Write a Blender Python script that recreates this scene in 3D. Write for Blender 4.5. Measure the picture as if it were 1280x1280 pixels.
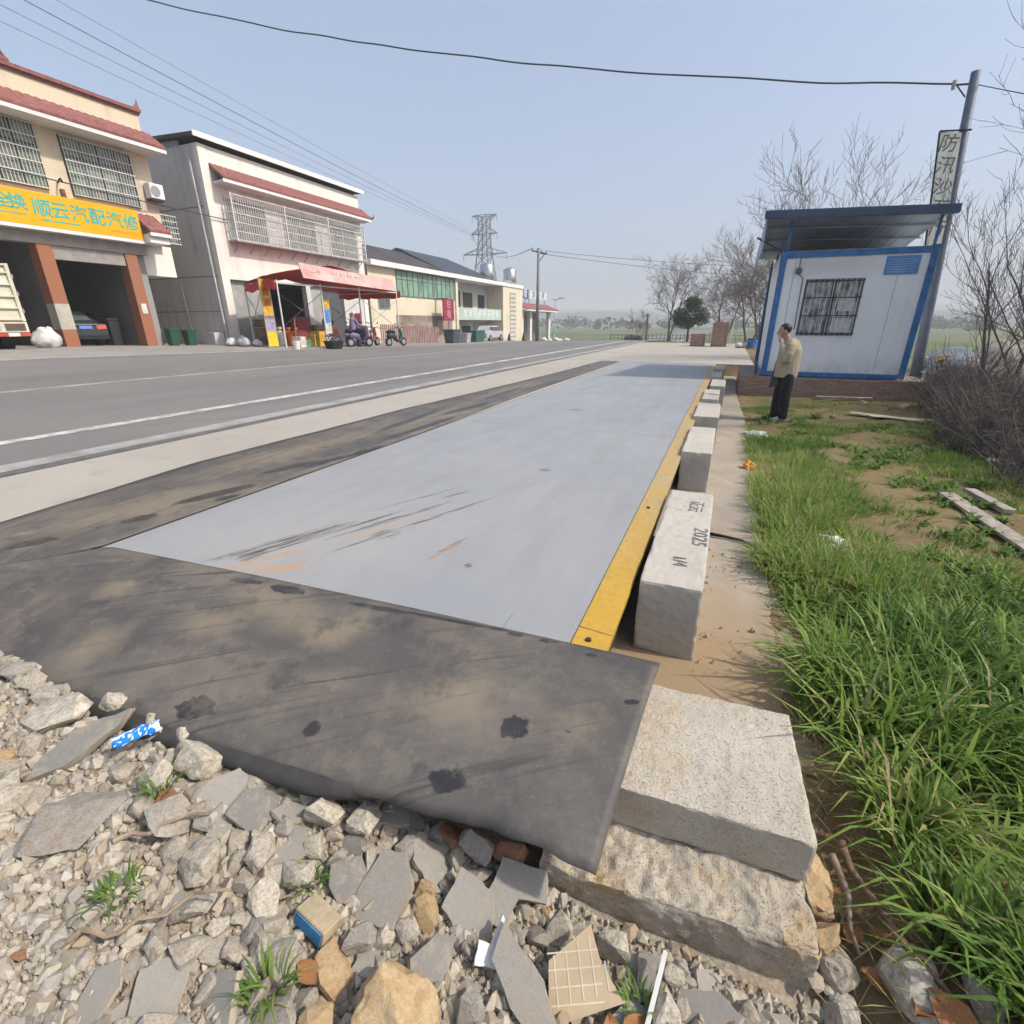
import bpy, bmesh, math, random
import numpy as np
from mathutils import Vector, Matrix, noise
R = math.radians
rng = random.Random(7)
for o in list(bpy.data.objects):
    bpy.data.objects.remove(o)
scene = bpy.context.scene
COL = scene.collection

# ---------------------------------------------------------------- camera, sky, sun, exposure
cam_data = bpy.data.cameras.new('camera')
cam_data.sensor_width = 36.0
cam_data.lens = 610 / 1280 * 36.0
cam_data.clip_start = 0.05
cam_data.clip_end = 6000
cam = bpy.data.objects.new('camera', cam_data)
cam.location = (0, 0, 1.35)
cam.rotation_euler = (R(90 - 21.15), 0, R(22.8))
COL.objects.link(cam)
scene.camera = cam

SUN_EL, SUN_AZ = 47.0, 83.0          # azimuth measured from +Y towards +X
world = bpy.data.worlds.new('World')
scene.world = world
world.use_nodes = True
wn = world.node_tree
for n in list(wn.nodes):
    wn.nodes.remove(n)
sky = wn.nodes.new('ShaderNodeTexSky')
sky.sky_type = 'NISHITA'
sky.sun_disc = False
sky.sun_elevation = R(SUN_EL)
sky.sun_rotation = R(SUN_AZ)
sky.air_density = 1.0
sky.dust_density = 4.5
sky.ozone_density = 1.0
bg = wn.nodes.new('ShaderNodeBackground')
bg.inputs['Strength'].default_value = 0.128
wo = wn.nodes.new('ShaderNodeOutputWorld')
veil = wn.nodes.new('ShaderNodeMix')            # the even white-blue veil of a hazy day
veil.data_type = 'RGBA'
veil.inputs[0].default_value = 0.3
veil.inputs[7].default_value = (5.2, 6.3, 8.4, 1)
wn.links.new(sky.outputs[0], veil.inputs[6])
wn.links.new(veil.outputs[2], bg.inputs[0])
wn.links.new(bg.outputs[0], wo.inputs[0])

sun_data = bpy.data.lights.new('sun', 'SUN')
sun_data.energy = 3.3
sun_data.angle = R(2.2)
sun_data.color = (1.0, 0.93, 0.82)
sun = bpy.data.objects.new('sun', sun_data)
sd = Vector((math.sin(R(SUN_AZ)) * math.cos(R(SUN_EL)), math.cos(R(SUN_AZ)) * math.cos(R(SUN_EL)), math.sin(R(SUN_EL))))
sun.rotation_euler = sd.to_track_quat('Z', 'Y').to_euler()
sun.location = sd * 60
COL.objects.link(sun)

vs = scene.view_settings
vs.view_transform = 'Standard'
vs.look = 'None'
vs.gamma = 1.0
vs.use_curve_mapping = False
vs.exposure = 0.33
scene.cycles.use_denoising = True
scene.cycles.max_bounces = 4
scene.cycles.diffuse_bounces = 2
scene.cycles.glossy_bounces = 2
scene.cycles.transmission_bounces = 2
scene.cycles.caustics_reflective = False
scene.cycles.caustics_refractive = False
scene.cycles.volume_bounces = 0
scene.cycles.use_adaptive_sampling = True
scene.cycles.adaptive_threshold = 0.035
scene.cycles.adaptive_min_samples = 16

# ---------------------------------------------------------------- helpers
def sm(a, b, t):
    t = min(1.0, max(0.0, (t - a) / (b - a)))
    return t * t * (3 - 2 * t)

def nz(x, y, s=1.0, z=0.0):
    return noise.noise(Vector((x * s, y * s, z)))

def road_h(x, y):
    s = 1 - sm(-22, -9, x)
    return s * 0.027 * (30 - min(max(y, 8), 38)) - 1.5 * sm(38, 95, y)

def slope_edge(y):
    return min(max(1.95 + 0.165 * y, 2.75), 5.2)

def ground_z(x, y):
    if x <= -3.55:
        z = road_h(x, y) - 0.06
        if y < 1.6 and x > -9:
            z -= 0.10 * (1 - sm(1.1, 1.6, y))
            z += 0.035 * nz(x, y, 2.2)
        if y > 60 or x < -60 or y < -40:
            z -= 0.1
        return z
    zr = -0.36 + 0.20 * (1 - sm(-2.0, -0.25, x)) - 0.09 * sm(-0.55, -0.1, x) * sm(0.62, 0.9, y) + 0.05 * nz(x, y, 1.7) + 0.02 * nz(x, y, 6)
    zg = -0.405 + 0.03 * nz(x, y, 1.3, 4) + 0.015 * nz(x, y, 5, 2)
    if y < 1.1:
        k = sm(0.46, 0.75, x)
        z = zr * (1 - k) + (zg - 0.03) * k
    else:
        z = zg
    if x > -0.35 and y < 1.9:
        z -= 0.10 * math.exp(-((x - 0.62) / 0.14) ** 2) * sm(0.5, 0.8, y) * (1 - sm(1.5, 1.9, y))
    if y > 19.3:
        z = -0.06
    if -0.34 < x < 0.42 and 1.9 < y < 19.3: z = min(z, -0.43)
    xe = slope_edge(y)
    drop = sm(xe, xe + 2.6, x)
    z = z - 1.25 * drop
    if y > 19.3:
        z -= 1.5 * sm(38, 95, y) * (1 - drop)
    return z

origins = {}
class MB:
    """collects faces, builds ONE mesh object"""
    def __init__(s):
        s.v = []; s.f = []
    def add(s, vs_, fs):
        b = len(s.v)
        s.v += [tuple(p) for p in vs_]
        s.f += [tuple(i + b for i in q) for q in fs]
        return s
    def box(s, x0, x1, y0, y1, z0, z1):
        v = [(x0,y0,z0),(x1,y0,z0),(x1,y1,z0),(x0,y1,z0),(x0,y0,z1),(x1,y0,z1),(x1,y1,z1),(x0,y1,z1)]
        return s.add(v, [(0,3,2,1),(4,5,6,7),(0,1,5,4),(1,2,6,5),(2,3,7,6),(3,0,4,7)])
    def hexa(s, v):
        return s.add(v, [(0,3,2,1),(4,5,6,7),(0,1,5,4),(1,2,6,5),(2,3,7,6),(3,0,4,7)])
    def bar(s, a, b, w, h=None, up=(0,0,1)):
        h = h or w
        a = Vector(a); b = Vector(b); d = (b - a).normalized()
        u = Vector(up)
        if abs(d.dot(u)) > 0.95: u = Vector((1,0,0))
        r = d.cross(u).normalized() * (w / 2); t = r.cross(d).normalized() * (h / 2)
        return s.hexa([a-r-t, a+r-t, b+r-t, b-r-t, a-r+t, a+r+t, b+r+t, b-r+t])
    def tube(s, pts, rs, n=6, cap=True):
        pts = [Vector(p) for p in pts]
        if not hasattr(rs, '__len__'): rs = [rs] * len(pts)
        base = len(s.v); m = len(pts); prev = None
        for i, p in enumerate(pts):
            d = (pts[min(i+1, m-1)] - pts[max(i-1, 0)])
            d = d.normalized() if d.length > 1e-9 else Vector((0,0,1))
            if prev is None:
                u = Vector((0,0,1)) if abs(d.z) < 0.9 else Vector((1,0,0))
                u = (u - d * u.dot(d)).normalized()
            else:
                u = (prev - d * prev.dot(d)).normalized()
            prev = u; w = d.cross(u)
            for k in range(n):
                a = 2 * math.pi * k / n
                q = p + (u * math.cos(a) + w * math.sin(a)) * rs[i]
                s.v.append((q.x, q.y, q.z))
        for i in range(m - 1):
            for k in range(n):
                k2 = (k + 1) % n
                s.f.append((base+i*n+k, base+i*n+k2, base+(i+1)*n+k2, base+(i+1)*n+k))
        if cap:
            s.f.append(tuple(base + k for k in range(n))[::-1])
            s.f.append(tuple(base + (m-1)*n + k for k in range(n)))
        return s
    def prism(s, pts, axis, a, b):
        """2-d polygon pushed along an axis from a to b"""
        def P(q, t):
            return {'x': (t, q[0], q[1]), 'y': (q[0], t, q[1]), 'z': (q[0], q[1], t)}[axis]
        n = len(pts)
        v = [P(q, a) for q in pts] + [P(q, b) for q in pts]
        f = [tuple(range(n)), tuple(range(2*n-1, n-1, -1))]
        f += [(i, i+n, (i+1) % n + n, (i+1) % n) for i in range(n)]
        return s.add(v, f)
    def ball(s, c, r, nu=10, nv=7, rot=None):
        c = Vector(c); r = Vector(r) if hasattr(r, '__len__') else Vector((r,r,r))
        b = len(s.v)
        M_ = rot or Matrix.Identity(3)
        for j in range(1, nv):
            t = math.pi * j / nv
            for i in range(nu):
                a = 2*math.pi*i/nu
                p = c + M_ @ Vector((r.x*math.sin(t)*math.cos(a), r.y*math.sin(t)*math.sin(a), r.z*math.cos(t)))
                s.v.append(tuple(p))
        top = len(s.v); s.v.append(tuple(c + M_ @ Vector((0,0,r.z)))); s.v.append(tuple(c - M_ @ Vector((0,0,r.z))))
        for j in range(nv-2):
            for i in range(nu):
                i2 = (i+1) % nu
                s.f.append((b+j*nu+i, b+(j+1)*nu+i, b+(j+1)*nu+i2, b+j*nu+i2))
        for i in range(nu):
            i2 = (i+1) % nu
            s.f.append((top, b+i, b+i2)); s.f.append((top+1, b+(nv-2)*nu+i2, b+(nv-2)*nu+i))
        return s
    def mesh(s, name, mat, org=(0,0,0), smooth=False):
        me = bpy.data.meshes.new(name)
        o = Vector(org)
        me.from_pydata([(a-o.x, b-o.y, c-o.z) for a, b, c in s.v], [], s.f)
        if mat: me.materials.append(mat)
        bm = bmesh.new(); bm.from_mesh(me)
        bmesh.ops.recalc_face_normals(bm, faces=bm.faces)
        bm.to_mesh(me); bm.free()
        if smooth:
            me.polygons.foreach_set('use_smooth', [True] * len(me.polygons))
        return me
    def build(s, name, mat, parent=None, org=None, smooth=False, bevel=0, segs=1):
        if parent is not None and org is None: org = origins[parent.name]
        if org is None: org = (0,0,0)
        me = s.mesh(name, mat, org, smooth)
        o = bpy.data.objects.new(name, me)
        COL.objects.link(o)
        if parent is not None: o.parent = parent
        else: o.location = org
        origins[o.name] = tuple(org)
        if bevel:
            m = o.modifiers.new('bevel', 'BEVEL'); m.width = bevel; m.segments = segs; m.limit_method = 'ANGLE'
            m.angle_limit = R(35)
        return o

def tag(o, label=None, cat=None, group=None, kind=None):
    if label: o['label'] = label
    if cat: o['category'] = cat
    if group: o['group'] = group
    if kind: o['kind'] = kind
    return o

def thing(name, label, cat, loc=(0,0,0), group=None):
    o = bpy.data.objects.new(name, None)
    o.empty_display_size = 0.2
    COL.objects.link(o)
    o.location = loc
    origins[o.name] = tuple(loc)
    return tag(o, label, cat, group)

def copy_tree(o, loc, rz=0, label=None, sc=1.0):
    def rec(q, parent):
        c = q.copy(); COL.objects.link(c); c.parent = parent
        for ch in q.children: rec(ch, c)
        return c
    r = rec(o, None)
    r.location = loc; r.rotation_euler = (0, 0, rz); r.scale = (sc, sc, sc)
    if label: r['label'] = label
    return r

def piece(name, mesh, parent, loc, rot=(0,0,0), sc=(1,1,1)):
    o = bpy.data.objects.new(name, mesh); COL.objects.link(o)
    o.parent = parent; po = Vector(origins[parent.name])
    o.location = Vector(loc) - po; o.rotation_euler = rot; o.scale = sc
    return o

TEXTS = []
def text(name, body, size, loc, rot, mat, parent, extrude=0.004, align='CENTER', sx=1.0, bold=0.008):
    cu = bpy.data.curves.new(name, 'FONT')
    cu.body = body; cu.size = size; cu.extrude = extrude; cu.offset = size*bold
    cu.align_x = align; cu.align_y = 'CENTER'
    cu.resolution_u = 2
    cu.materials.append(mat)
    o = bpy.data.objects.new(name, cu); COL.objects.link(o)
    o.parent = parent
    o.location = Vector(loc) - Vector(origins[parent.name])
    o.rotation_euler = rot
    o.scale = (sx, 1, 1)
    TEXTS.append(o)
    return o
FACE_X = (R(90), 0, R(90))     # reads when looking towards -X
FACE_Y = (R(90), 0, 0)         # reads when looking towards +Y

# ---------------------------------------------------------------- materials
class NT:
    def __init__(s, name):
        s.m = bpy.data.materials.new(name); s.m.use_nodes = True
        s.t = s.m.node_tree
        for n in list(s.t.nodes): s.t.nodes.remove(n)
        s.out = s.t.nodes.new('ShaderNodeOutputMaterial')
        s.b = s.t.nodes.new('ShaderNodeBsdfPrincipled')
        s.t.links.new(s.b.outputs[0], s.out.inputs[0])
        s.tc = s.t.nodes.new('ShaderNodeTexCoord')
        s.P = s.tc.outputs['Object']
    def link(s, a, b): s.t.links.new(a, b)
    def set(s, sock, v):
        if hasattr(v, 'is_output'): s.link(v, sock)
        else: sock.default_value = v
    def noise(s, scale, detail=4, rough=0.55, vec=None, dist=0.0):
        n = s.t.nodes.new('ShaderNodeTexNoise')
        n.inputs['Scale'].default_value = scale; n.inputs['Detail'].default_value = detail
        n.inputs['Roughness'].default_value = rough; n.inputs['Distortion'].default_value = dist
        s.link(vec or s.P, n.inputs['Vector'])
        return n.outputs[0]
    def mapv(s, loc=(0,0,0), rot=(0,0,0), scale=(1,1,1), typ='POINT', vec=None):
        n = s.t.nodes.new('ShaderNodeMapping'); n.vector_type = typ
        n.inputs['Location'].default_value = loc; n.inputs['Rotation'].default_value = rot; n.inputs['Scale'].default_value = scale
        s.link(vec or s.P, n.inputs['Vector'])
        return n.outputs[0]
    def ramp(s, v, lo, hi, a=0.0, b=1.0):
        n = s.t.nodes.new('ShaderNodeMapRange')
        s.set(n.inputs['Value'], v)
        n.inputs['From Min'].default_value = lo; n.inputs['From Max'].default_value = hi
        n.inputs['To Min'].default_value = a; n.inputs['To Max'].default_value = b
        return n.outputs[0]
    def math(s, op, a, b=0.0):
        n = s.t.nodes.new('ShaderNodeMath'); n.operation = op
        s.set(n.inputs[0], a); s.set(n.inputs[1], b)
        return n.outputs[0]
    def mix(s, fac, a, b):
        n = s.t.nodes.new('ShaderNodeMix'); n.data_type = 'RGBA'
        s.set(n.inputs[0], fac)
        for sock, v in ((n.inputs[6], a), (n.inputs[7], b)):
            s.set(sock, v if hasattr(v, 'is_output') else (*v[:3], 1.0))
        return n.outputs[2]
    def blob(s, cx, cy, rx, ry, rot=0.0, jag=0.5, nsc=9.0, soft=0.12, org=(0,0,0)):
        v = s.mapv((cx-org[0], cy-org[1], 0), (0,0,R(rot)), (rx, ry, 1e5), 'TEXTURE')
        n = s.t.nodes.new('ShaderNodeVectorMath'); n.operation = 'LENGTH'
        s.link(v, n.inputs[0])
        d = n.outputs['Value']
        if jag:
            d = s.math('ADD', d, s.math('MULTIPLY', s.math('SUBTRACT', s._n(nsc), 0.5), jag * 2))
        return s.ramp(d, 1.0 + soft, 1.0 - soft)
    def _n(s, sc):
        c = s.__dict__.setdefault('_c', {})
        if sc not in c: c[sc] = s.noise(sc, 5, 0.6)
        return c[sc]
    def bump(s, h, strength=0.3, dist=0.01):
        n = s.t.nodes.new('ShaderNodeBump')
        n.inputs['Strength'].default_value = strength; n.inputs['Distance'].default_value = dist
        s.link(h, n.inputs['Height'])
        s.link(n.outputs[0], s.b.inputs['Normal'])
    def rand(s):
        n = s.t.nodes.new('ShaderNodeObjectInfo'); return n.outputs['Random']
    def ramp_col(s, v, stops):
        n = s.t.nodes.new('ShaderNodeValToRGB')
        el = n.color_ramp.elements
        el[0].position, el[0].color = stops[0][0], (*stops[0][1], 1)
        el[1].position, el[1].color = stops[-1][0], (*stops[-1][1], 1)
        for p, c in stops[1:-1]:
            e = el.new(p); e.color = (*c, 1)
        s.set(n.inputs[0], v)
        return n.outputs[0]
    def done(s, col, rough=0.8, metal=0.0, spec=0.3):
        s.set(s.b.inputs['Base Color'], col if hasattr(col, 'is_output') else (*col[:3], 1))
        s.set(s.b.inputs['Roughness'], rough)
        s.b.inputs['Metallic'].default_value = metal
        s.b.inputs['Specular IOR Level'].default_value = spec
        return s.m

def plain(name, col, rough=0.75, var=0.18, scale=3.0, bump=0.15, bscale=40, metal=0.0, spec=0.3, col2=None, obvar=0.0):
    t = NT(name)
    n = t.noise(scale, 5, 0.6)
    a = tuple(c * (1 - var) for c in col); b = col2 or tuple(min(1, c * (1 + var)) for c in col)
    c = t.mix(t.ramp(n, 0.3, 0.7), a, b)
    if obvar:
        c = t.mix(t.math('MULTIPLY', t.rand(), obvar), c, (0.02, 0.02, 0.02))
    if bump: t.bump(t.noise(bscale, 3), bump, 0.005)
    return t.done(c, rough, metal, spec)
MAT = {}
def mt(name, *a, **k):
    if name not in MAT: MAT[name] = plain(name, *a, **k)
    return MAT[name]

WHITE = mt('white_paint', (0.72,0.72,0.70), 0.6, 0.08)
CREAM = mt('cream_plaster', (0.66,0.60,0.45), 0.85, 0.08, 0.8)
STEELW = mt('white_steel', (0.62,0.62,0.6), 0.45, 0.12)
DARK = mt('dark_metal', (0.03,0.03,0.033), 0.5, 0.2)
BLACK = mt('black_rubber', (0.02,0.02,0.021), 0.7, 0.2)
GREYM = mt('grey_metal', (0.28,0.29,0.30), 0.45, 0.15)
BLUE = mt('blue_steel', (0.045,0.155,0.38), 0.5, 0.35, 5)
WIRE = mt('cable', (0.06,0.07,0.09), 0.6, 0.1)
POLEM = mt('concrete_pole', (0.20,0.20,0.21), 0.8, 0.2, 4)
GLASS = mt('window_glass', (0.10,0.12,0.12), 0.08, 0.3, 1.5, bump=0, spec=0.6)
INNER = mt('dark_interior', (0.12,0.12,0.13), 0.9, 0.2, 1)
RED = mt('red_fabric', (0.55,0.035,0.035), 0.7, 0.2, 2)
TEAL = mt('teal_letters', (0.02,0.42,0.40), 0.5, 0.05)
YELLOW = mt('yellow_board', (0.74,0.38,0.006), 0.5, 0.06, 1)

def wall_mat(name, col, dirt=(0.2,0.19,0.17), amt=0.5, streak=True, rows=0.0, sc=0.5):
    t = NT(name)
    n1 = t.noise(sc, 6, 0.65)
    n2 = t.noise(1.0, 5, 0.6, t.mapv(scale=(2.6, 2.6, 0.15)))
    f = t.ramp(t.math('MULTIPLY', n1, n2) if streak else n1, 0.24 if streak else 0.5, 0.5 if streak else 0.8, 0, amt)
    c = t.mix(f, col, dirt)
    c = t.mix(t.ramp(t.noise(14, 3), 0.3, 0.7, 0, 0.12), c, tuple(q*0.75 for q in col))
    if rows:
        br = t.t.nodes.new('ShaderNodeTexBrick')
        br.inputs['Scale'].default_value = 1.0
        br.inputs['Brick Width'].default_value = 0.24; br.inputs['Row Height'].default_value = rows
        br.inputs['Mortar Size'].default_value = 0.008
        sep = t.t.nodes.new('ShaderNodeSeparateXYZ'); t.link(t.P, sep.inputs[0])
        cmb = t.t.nodes.new('ShaderNodeCombineXYZ'); t.link(sep.outputs[1], cmb.inputs[0]); t.link(sep.outputs[2], cmb.inputs[1])
        t.link(cmb.outputs[0], br.inputs['Vector'])
        c = t.mix(t.ramp(br.outputs['Fac'], 0, 1, 0, 0.35), c, (0.4,0.33,0.24))
    t.bump(t.noise(25, 4), 0.2, 0.01)
    return t.done(c, 0.85)
M_B1 = wall_mat('cream_tile_wall', (0.68,0.58,0.44), amt=0.5, rows=0.07)
M_B2W = wall_mat('white_facade', (0.76,0.73,0.67), amt=0.5)
M_B2G = wall_mat('grey_cement_wall', (0.60,0.585,0.565), (0.33,0.315,0.30), 0.75)
M_B3 = wall_mat('cream_facade', (0.68,0.605,0.465), amt=0.5)
M_TILE = plain('red_roof_tile', (0.235,0.095,0.085), 0.7, 0.3, 5, 0.3)
M_ORANGE = wall_mat('orange_column', (0.33,0.135,0.075), (0.25,0.18,0.14), 0.6)
M_DROOF = plain('dark_roof_sheet', (0.06,0.05,0.048), 0.6, 0.35, 0.6, 0.2)
M_BROOF = plain('slate_roof_sheet', (0.045,0.055,0.07), 0.5, 0.25, 0.6, 0.2)
M_WHITEGREY = wall_mat('balcony_wall', (0.62,0.62,0.6), amt=0.3)

# concrete kinds
def concrete(name, col, dark=0.6, warm=None, sc=1.0, bump=0.35, pits=True, soil=None):
    t = NT(name)
    n1 = t.noise(1.1*sc, 6, 0.65); n2 = t.noise(9*sc, 5, 0.65); n3 = t.noise(170, 3, 0.6)
    c = t.mix(t.ramp(n1, 0.35, 0.7, 0, 0.7), col, tuple(q*dark for q in col))
    if warm: c = t.mix(t.ramp(t.noise(2.3*sc, 5, 0.7, t.mapv((3.1,1.7,0))), 0.5, 0.7, 0, 0.8), c, warm)
    c = t.mix(t.ramp(n2, 0.55, 0.75, 0, 0.5), c, tuple(q*0.6 for q in col))
    if soil: c = t.mix(t.math('MULTIPLY', t.blob(*soil, 0, 0.5, 2.5, 0.5), 0.9), c, (0.29,0.205,0.12))
    h = n2
    if pits:
        c = t.mix(t.ramp(n3, 0.62, 0.72, 0, 0.4), c, tuple(q*0.5 for q in col))
        h = t.math('SUBTRACT', n2, t.ramp(n3, 0.6, 0.72, 0, 0.5))
    t.bump(h, bump, 0.012)
    return t.done(c, 0.9, 0, 0.2)
M_CONC = concrete('block_concrete', (0.48,0.445,0.39), 0.78)
M_CONC_SH = concrete('shoulder_concrete', (0.39,0.362,0.318), 0.8, sc=0.4, bump=0.1, pits=False)
M_CONC_LEDGE = concrete('ledge_concrete', (0.37,0.325,0.27), 0.66, (0.31,0.225,0.14), 1.9, soil=(0.1, 2.2, 0.9, 0.9))
M_CONC_SLAB = concrete('slab_concrete', (0.48,0.435,0.365), 0.72, (0.42,0.315,0.19), 2.2, 1.0)
M_CONC_ROUGH = concrete('rough_footing_concrete', (0.50,0.44,0.355), 0.42, (0.42,0.28,0.12), 3.4, 1.0)
# ---------------------------------------------------------------- ground, road, pavements
def lines(fine, step, *spans):
    out = set()
    a, b = fine
    n = int(round((b - a) / step))
    for i in range(n + 1): out.add(round(a + i * step, 4))
    for a, b, st in spans:
        n = int(round((b - a) / st))
        for i in range(n + 1): out.add(round(a + i * st, 4))
    return sorted(out)
far = [30, 45, 70, 110, 170, 260, 420, 700, 1200, 2000, 3200]
gx = lines((-4.6, 6.4), 0.1, (-46, -4.6, 1.0), (6.4, 20, 0.8))
gx = sorted(set(gx + [-3.6, -3.54, -0.34] + [x for x in far] + [-x for x in far if x > 46]))
gy = lines((-1.0, 4.0), 0.08, (4, 20, 0.2), (20, 110, 2.0), (-46, -1, 3.0))
gy = sorted(set(gy + [19.3, 19.36] + [y for y in far if y > 110] + [-y for y in far if y > 46]))
def grid_mesh(name, xs, ys, zf, mat, label=None, kind='structure', smooth=True):
    nx, ny = len(xs), len(ys)
    v = [(x, y, zf(x, y)) for y in ys for x in xs]
    f = [(j*nx+i, j*nx+i+1, (j+1)*nx+i+1, (j+1)*nx+i) for j in range(ny-1) for i in range(nx-1)]
    me = bpy.data.meshes.new(name); me.from_pydata(v, [], f); me.materials.append(mat)
    if smooth: me.polygons.foreach_set('use_smooth', [True]*len(me.polygons))
    o = bpy.data.objects.new(name, me); COL.objects.link(o)
    o['kind'] = kind
    return o

def ground_material():
    t = NT('bare_earth')
    sep = t.t.nodes.new('ShaderNodeSeparateXYZ'); t.link(t.P, sep.inputs[0])
    X, Y = sep.outputs[0], sep.outputs[1]
    n1 = t.noise(0.9, 6, 0.65); n2 = t.noise(5, 6, 0.7); n3 = t.noise(45, 5, 0.7)
    vo = t.t.nodes.new('ShaderNodeTexVoronoi'); vo.inputs['Scale'].default_value = 70
    t.link(t.P, vo.inputs['Vector'])
    soil = t.mix(t.ramp(n2, 0.35, 0.65), (0.20,0.135,0.075), (0.31,0.225,0.135))
    soil = t.mix(t.ramp(n1, 0.45, 0.7, 0, 0.8), soil, (0.12,0.085,0.05))
    # crushed mortar and grit, with patches of red clay
    grit = t.mix(t.ramp(n3, 0.3, 0.7), (0.27,0.235,0.185), (0.50,0.45,0.37))
    grit = t.mix(t.ramp(vo.outputs['Distance'], 0.2, 0.6, 0, 0.45), grit, (0.22,0.17,0.115))
    grit = t.mix(t.ramp(t.noise(2.1, 5, 0.65, t.mapv((4.2,1.3,0))), 0.54, 0.68, 0, 0.55), grit, (0.30,0.15,0.075))
    inrub = t.math('MULTIPLY', t.ramp(X, 0.6, 0.4), t.ramp(Y, 1.3, 1.1))
    c = t.mix(inrub, soil, grit)
    grassy = t.math('MULTIPLY', t.ramp(X, 0.55, 1.1), t.ramp(n2, 0.42, 0.6, 0, 0.7))
    c = t.mix(grassy, c, (0.10,0.115,0.035))
    # fields further out
    field = t.mix(t.ramp(t.noise(0.03, 4, 0.6), 0.4, 0.62), (0.085,0.13,0.06), (0.19,0.18,0.10))
    ff = t.math('MAXIMUM', t.ramp(Y, 40, 70), t.ramp(X, 6, 10))
    c = t.mix(ff, c, field)
    h = t.math('ADD', t.math('MULTIPLY', n2, 0.6), t.math('MULTIPLY', n3, 0.5))
    t.bump(h, 0.8, 0.03)
    return t.done(c, 0.95, 0, 0.1)
grid_mesh('ground', gx, gy, ground_z, ground_material())

def asphalt_material():
    t = NT('worn_asphalt')
    n1 = t.noise(1.0, 6, 0.6, t.mapv(scale=(0.9, 0.05, 1))); n2 = t.noise(0.35, 5, 0.6); n3 = t.noise(60, 3)
    c = t.mix(t.ramp(n1, 0.3, 0.7), (0.155,0.15,0.148), (0.215,0.208,0.20))
    c = t.mix(t.ramp(n2, 0.45, 0.7, 0, 0.6), c, (0.235,0.222,0.205))
    c = t.mix(t.ramp(n3, 0.35, 0.65, 0, 0.3), c, (0.11,0.105,0.10))
    vo = t.t.nodes.new('ShaderNodeTexVoronoi'); vo.feature = 'DISTANCE_TO_EDGE'; vo.inputs['Scale'].default_value = 0.16
    wv = t.t.nodes.new('ShaderNodeVectorMath'); wv.operation = 'ADD'
    nn = t.t.nodes.new('ShaderNodeTexNoise'); nn.inputs['Scale'].default_value = 0.8; nn.inputs['Detail'].default_value = 6
    t.link(t.P, nn.inputs['Vector']); t.link(t.P, wv.inputs[0]); t.link(nn.outputs[1], wv.inputs[1]); t.link(wv.outputs[0], vo.inputs['Vector'])
    c = t.mix(t.math('MULTIPLY', t.ramp(vo.outputs['Distance'], 0.007, 0.002), t.ramp(n2, 0.45, 0.6, 0, 0.35)), c, (0.08,0.077,0.074))
    c = t.mix(t.ramp(t.noise(0.22, 2, 0.4, t.mapv((3,9,0), (0,0,0), (1.2,3.0,1), 'TEXTURE')), 0.60, 0.66, 0, 0.30), c, (0.13,0.127,0.125))
    t.bump(n3, 0.3, 0.004)
    return t.done(c, 0.8, 0, 0.25)
M_ASPH = asphalt_material()
def frange(a, b, s):
    n = int(round((b-a)/s)); return [a + (b-a)*i/n for i in range(n+1)]
YS = frange(-40, 20, 2) + frange(22, 110, 2) + [130, 170, 240]
grid_mesh('road', frange(-17.8, -6.1, 0.65), YS, road_h, M_ASPH)
M_YARD = concrete('yard_concrete', (0.30,0.285,0.265), 0.75, (0.22,0.19,0.15), 0.3, 0.08, False)
grid_mesh('yard', frange(-46, -17.8, 0.7), [y for y in YS if y < 90], road_h, M_YARD)
def near_dip(x, y):
    return -0.22 * (1 - sm(0.7, 1.5, y)) * sm(-5.6, -4.6, x)
grid_mesh('shoulder', frange(-6.1, -3.58, 0.21), frange(-40, 0, 4) + frange(0.25, 2, 0.125) + [y for y in YS if 2 < y <= 20], lambda x, y: road_h(x, y) + near_dip(x, y), M_CONC_SH)
# concrete apron beyond the weighbridge and the lane that leaves it
grid_mesh('apron', frange(-6.1, 0.9, 0.7) , [20.0] + frange(22, 40, 2), lambda x, y: road_h(x, y), M_CONC_SH)
a = MB().box(-3.58, 0.9, 19.42, 20.0, -0.5, 0.0); o = a.build('apron_end', M_CONC_SH); o['kind'] = 'structure'
a = MB().box(-3.68, -3.575, 1.6, 19.41, -0.5, -0.003); o = a.build('pit_wall', M_CONC_LEDGE); o['kind'] = 'structure'

def line_material():
    t = NT('worn_road_paint')
    n = t.math('MULTIPLY', t.noise(6, 6, 0.7), t.noise(0.9, 3))
    c = t.mix(t.ramp(n, 0.17, 0.30), (0.27,0.262,0.25), (0.58,0.57,0.54))
    return t.done(c, 0.7)
M_LINE = line_material()
def faint_material():
    t = NT('faint_road_paint')
    n = t.noise(1.5, 6, 0.7)
    c = t.mix(t.ramp(n, 0.35, 0.65), (0.22,0.215,0.205), (0.40,0.39,0.37))
    return t.done(c, 0.8)
M_FAINT = faint_material()
def marking(name, x0, x1, mat, y0=-40, y1=110):
    grid_mesh(name, [x0, x1], [y for y in YS if y0 <= y <= y1], lambda x, y: road_h(x, y) + 0.005, mat)
marking('road_marking', -8.03, -7.79, M_LINE)
marking('road_marking', -6.62, -6.30, M_FAINT)
marking('road_marking', -12.75, -12.58, M_FAINT)
marking('road_marking', -17.75, -17.5, M_FAINT)
marking('shoulder_joint', -6.25, -6.12, mt('dark_joint', (0.13,0.125,0.12), 0.9, 0.3, 6), 0, 60)

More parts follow.
